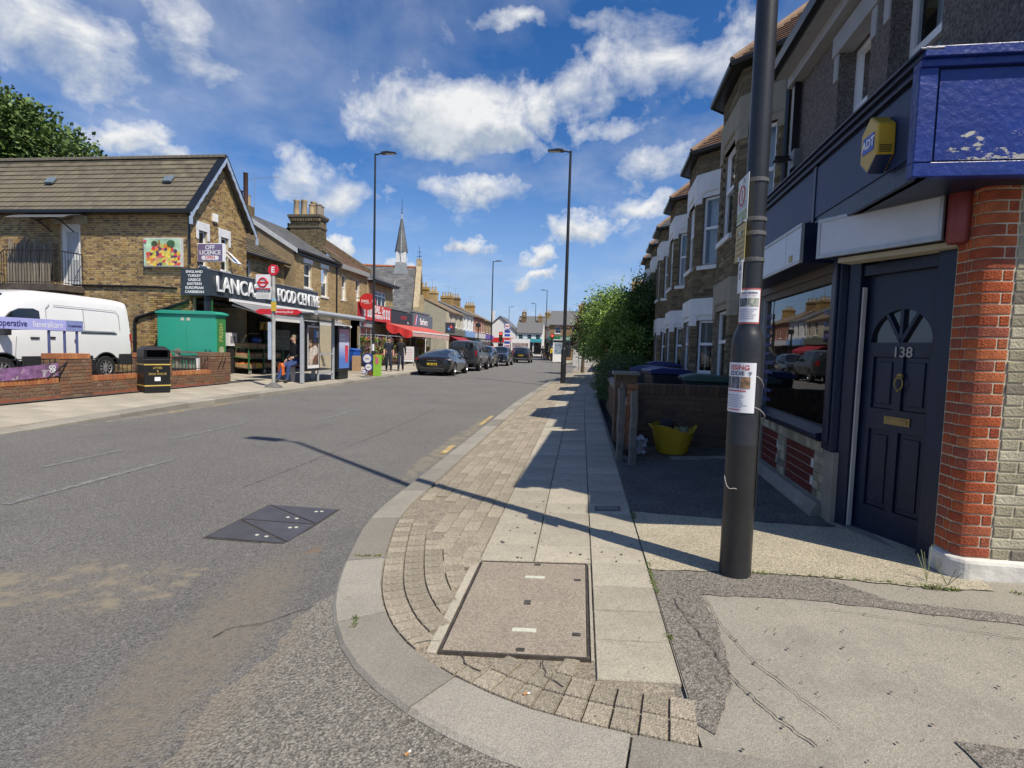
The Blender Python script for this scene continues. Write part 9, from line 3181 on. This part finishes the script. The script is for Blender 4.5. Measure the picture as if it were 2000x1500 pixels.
far_house('brick house with a purple shop sign where the street bends', XF - 0.3, 71.0, LR, 7.5, 6.4, 5.0, 6.5, BRF, SLB, 3, (0.9,), (0.14, 0.08, 0.40))
far_house('brown roofed house set back at the left end of the street', -16.5, 84.0, R(100), 9.0, 7, 4.0, 6.2, CREAM, SLF, 3, (0.3,), (0.6, 0.1, 0.08))
wg = thing('white_gable_house', 'white gabled building with dark roof closing the street', 'building', (-17.4, 95.0, 0.2), 0, 'buildings far down the street')
q = MB()
q.prism([(0, 0), (5.7, 0), (5.7, 4.2), (2.85, 6.7), (0, 4.2)], 0, 9, 'y')
q.build('wall', WREND, wg)
q = MB()
q.prism([(-0.25, 4.05), (2.85, 6.78), (5.95, 4.05), (5.95, 4.25), (2.85, 7.0), (-0.25, 4.25)], -0.2, 9.2, 'y')
q.build('roof', SLF, wg)
q = MB()
q.box(0.9, 1.6, 1.4, 2.1, 5, 7.9)
q.build('chimney', WREND, wg)
MB().box(0.4, 5.3, -0.08, -0.002, 2.3, 3.1).build('red_fascia', M('shop_red', (0.55, 0.03, 0.03)), wg)
for x_ in (0.8, 2.6, 4.3):
 MB().box(x_, x_ + 0.9, -0.03, -0.002, 0.5, 2.1).build('window', DARKGLASS, wg)
far_house('low white house with a slate roof right of the white gable', -11.6, 95.3, 0, 4.6, 7, 4.1, 6.4, WREND, SLF, 3, (0.2, 0.85), (0.05, 0.35, 0.42), wz=(2.9, 3.8))
far_house('tall brick house at the end of the street with dark shopfront', -6.9, 101.0, 0, 4.2, 8, 5.6, 7.4, BRF, SLF, 2, (0.1, 0.9), (0.03, 0.03, 0.035))
far_house('brick terrace end behind the white gable', -13.5, 112.0, 0, 6.5, 8, 6.0, 8.2, BRF, SLF, 3, (0.15, 0.9), None)
far_house('brick corner shop with a green sign on the right bend', -4.35, 71.5, 0, 4.6, 8, 4.6, 6.6, BRF, SLF, 2, (0.9,), (0.03, 0.16, 0.08), sign='MARKET', wz=(3.4, 4.3))
far_house('white shop beyond the green-signed corner', -6.0, 92.0, R(-78), 7, 6, 4.6, 6.0, WREND, SLF, 3, (0.5,), (0.08, 0.08, 0.09))
far_house('brick house half hidden behind the right-hand trees', 2.6, 62.0, R(-96), 9.0, 7, 5.4, 7.4, BRF, SLF, 4, (0.1, 0.6), None)
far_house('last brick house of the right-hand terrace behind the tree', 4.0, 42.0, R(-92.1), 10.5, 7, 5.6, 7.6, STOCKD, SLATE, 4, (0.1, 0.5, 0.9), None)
o = MB().box(0, 2.4, 0, 0.25, 0, 2.3).build('garage_wall', M('peeling_white_wall', (0.50, 0.49, 0.46), 0.9, var=0.25, scale=4), None, (-0.75, 47.8, 0.1), R(4))
tag(o, 'peeling white garage wall beside the tree at the side street', 'wall')
# domino-like projecting sign, petrol totem, billboard
dm = thing('pizza_sign', 'dark square projecting sign with a red and blue domino', 'sign', (-12.3, 49.5, 3.25), LR)
MB().box(-0.08, 0.08, -0.45, 0.45, -0.5, 0.5).build('panel', M('slate_panel', (0.05, 0.055, 0.07), 0.5), dm)
for (a, c, m) in ((-0.24, 0.0, (0.03, 0.18, 0.5)), (0.02, 0.26, (0.6, 0.03, 0.04))):
 q = MB()
 q.T = TF((-0.085, 0, 0), (0, -0.75, 0.66), (1, 0, 0), (0, 0.66, 0.75))
 q.box(a * 1.1, c * 1.1, -0.002, 0.004, -0.15, 0.15)
 tl = q.build('domino_half', M('dom_%d' % int(m[0] * 100), m, 0.4), dm)
 for (u, v) in (((a + c) / 2 * 1.1, 0.0),):
  q2 = MB()
  q2.T = q.T
  q2.cyl((u, -0.002, v), (u, -0.006, v), 0.045, n=12)
  q2.build('spot', LETW, tl)
tt = thing('petrol_totem', 'tall petrol price totem with white roundel and blue and red stripes', 'sign', (-12.2, 88.0, 0.1), 0)
MB().box(-0.5, 0.5, -0.1, 0.1, 0.0, 4.4).build('panel', WHITE, tt)
q = MB()
q.cyl((0, -0.16, 5.0), (0, 0.16, 5.0), 0.6, n=28)
rl = q.build('roundel', WHITE, tt)
q = MB()
q.tube([(0.54 * math.cos(t), -0.17, 5.0 + 0.54 * math.sin(t)) for t in [2 * PI * i / 28 for i in range(29)]], 0.06, 6)
q.build('blue_rim', M('royal_blue_rim', (0.03, 0.05, 0.30)), rl)
text('Esso', 0.42, TFR, rl, frame((0, -0.17, 5.0), (1, 0, 0), (0, 0, 1)), ext=0.005, bold=0.01)
for i, c_ in enumerate(((0.03, 0.06, 0.35), (0.03, 0.10, 0.45), (0.5, 0.04, 0.06), (0.03, 0.06, 0.35), (0.45, 0.2, 0.3))):
 MB().box(-0.46, 0.46, -0.115, -0.10, 3.9 - i * 0.6, 4.3 - i * 0.6).build('price_stripe', M('totem_%d' % i, c_, 0.5), tt)
bbd = thing('billboard', 'white framed billboard with a car picture below the white house', 'billboard', (-10.3, 90.5, 0.1), 0)
MB().box(-1.6, 1.6, 0, 0.15, 0.9, 3.0).build('frame', WHITE, bbd)
MB().box(-1.35, 1.35, -0.02, 0.0, 1.1, 2.3).build('picture', M('billboard_print', (0.30, 0.24, 0.24), 0.5, var=0.8, scale=1.6), bbd)
for x_ in (-1.3, 1.3):
 MB().box(x_ - 0.06, x_ + 0.06, 0.02, 0.12, 0, 0.9).build('leg', GREYM, bbd)
# kiosk panel on the right
kp_ = thing('advert_kiosk', 'white advert kiosk on the far right pavement', 'kiosk', (-2.55, 60.5, 0.12), R(10))
MB().box(-0.65, 0.65, -0.15, 0.15, 0.0, 2.5).build('case', WHITE, kp_)
MB().box(-0.5, 0.5, -0.17, -0.15, 0.9, 2.1).build('poster', M('kiosk_print', (0.2, 0.25, 0.3), 0.5, var=0.6, scale=4), kp_)
MB().box(-0.64, 0.64, -0.18, -0.15, 2.2, 2.42).build('header', BLACK, kp_)
# ------------------------------------------------------------------ more lamps, signals, posts, railings
LG = 'tall black street lamps'
lamp_post('black street lamp on the left pavement between the shelter and the red shop', -9.28, 23.2, 0.13, R(5), H=9.75, rb=0.085, detail=False)
lamp_post('black street lamp on the right pavement in front of the tree', -0.73, 22.5, 0.14, R(178), H=9.45, rb=0.11, detail=False)
lamp_post('black street lamp beside the last parked SUV', -9.3, 55.0, 0.12, R(0), H=10.2, rb=0.11, detail=False)
lamp_post('distant street lamp on the right bend by the green sign', -5.15, 77.0, 0.12, R(180), H=9.7, rb=0.1, detail=False)
lamp_post('distant street lamp beyond the bend, right of the traffic signal', -8.7, 100.0, 0.12, R(180), H=9.7, rb=0.1, detail=False)
lamp_post('farthest street lamp in front of the white gabled building', -14.2, 104.0, 0.12, R(0), H=9.3, rb=0.1, detail=False)
o = wrapped(None, 0.088, 1.12, 1.42, R(-160), R(-40), PAPER, 'lamp_notice')
o.location = (-9.28, 23.2, 0.13)
tag(o, 'white notice wrapped round the left street lamp', 'poster')
def signal(label, x, y, rz):
 t = thing('traffic_signal', label, 'traffic light', (x, y, 0.1), rz, 'traffic lights at the far junction')
 MB().cyl((0, 0, 0), (0, 0, 3.3), 0.057, n=8).build('post', BLACK, t)
 MB().box(-0.2, 0.2, -0.22, -0.06, 2.15, 3.25).build('signal_head', BLACK, t)
 for i, (c, e) in enumerate((((0.8, 0.03, 0.02), 5.0), ((0.10, 0.06, 0.01), 0), ((0.01, 0.06, 0.02), 0))):
  q = MB()
  q.cyl((0, -0.22, 3.05 - 0.35 * i), (0, -0.235, 3.05 - 0.35 * i), 0.12, n=16)
  q.build('lens', M('signal_lens_%d' % i, c, 0.3, emit=(c, e) if e else None), t)
 return t
signal('traffic light showing red left of the driving car', -9.35, 62.0, 0)
signal('traffic light showing red on the right pavement', -3.6, 66.0, 0)
sp2 = thing('sign_post', 'slim grey sign post with a small plate on the right pavement', 'post', (-0.15, 36.4, 0.18), 0)
MB().cyl((0, 0, 0), (0, 0, 2.3), 0.04, n=8).build('post', GREYM, sp2)
MB().box(-0.12, 0.12, -0.06, -0.045, 1.2, 1.45).build('plate', GREYM, sp2)
gr = thing('guard_railing', 'black pedestrian guard railing at the far right corner', 'railing', (-4.05, 67.5, 0.12), R(97), None)
railing(gr, [(0, 0, 0), (5.5, 0, 0)], 1.05, BLACK, 0.2, 0.012, 0.025, 0.15)
hp = thing('hanging_basket_post', 'short black lantern post outside the cream house', 'post', (-10.2, 52.5, 0.15), 0)
MB().cyl((0, 0, 0), (0, 0, 3.4), 0.05, n=8).build('post', BLACK, hp)
MB().lathe([(0.05, 3.3), (0.28, 3.45), (0.22, 3.7), (0, 3.8)], 12).build('shade', BLACK, hp)
YJ = M('yellow_jacket', (0.65, 0.48, 0.03), 0.7)
person('cyclist-like figure in yellow jacket on the far right pavement', (-3.4, 63.5, 0.12), R(20), walk, YJ, NAVYC, SKIN2, SHOE, M('pale_blue_hood', (0.35, 0.42, 0.6), 0.7), 1.0, extra='s')
person('dark-clothed pedestrian by the far right railing', (-5.0, 70.0, 0.12), R(0), walk2, BLKC, BLKC, SKIN2, SHOE, HAIRD, 1.0, extra='s')
person('pedestrian in a red top outside the distant purple-signed shop', (-10.9, 66.0, 0.15), R(0), walk2, M('red_top', (0.5, 0.05, 0.05), 0.8), BLKC, SKIN1, SHOE, HAIRD, 1.0, extra='s')
aw2 = thing('awning', 'dark red awning on the cream house beyond the church', 'awning', (-12.95, 51.6, 2.55), LR)
q = MB()
q.hexa([(0, -0.02, 0.0), (6.0, -0.02, 0.0), (6.0, -1.5, -0.6), (0, -1.5, -0.6), (0, -0.02, 0.03), (6.0, -0.02, 0.03), (6.0, -1.5, -0.57), (0, -1.5, -0.57)])
q.build('canopy_cloth', M('crimson_cloth', (0.32, 0.02, 0.04), 0.8), aw2)
q = MB()
q.box(0, 6, -1.52, -1.5, -0.8, -0.58)
q.build('valance', M('crimson_cloth', (0.32, 0.02, 0.04)), aw2)
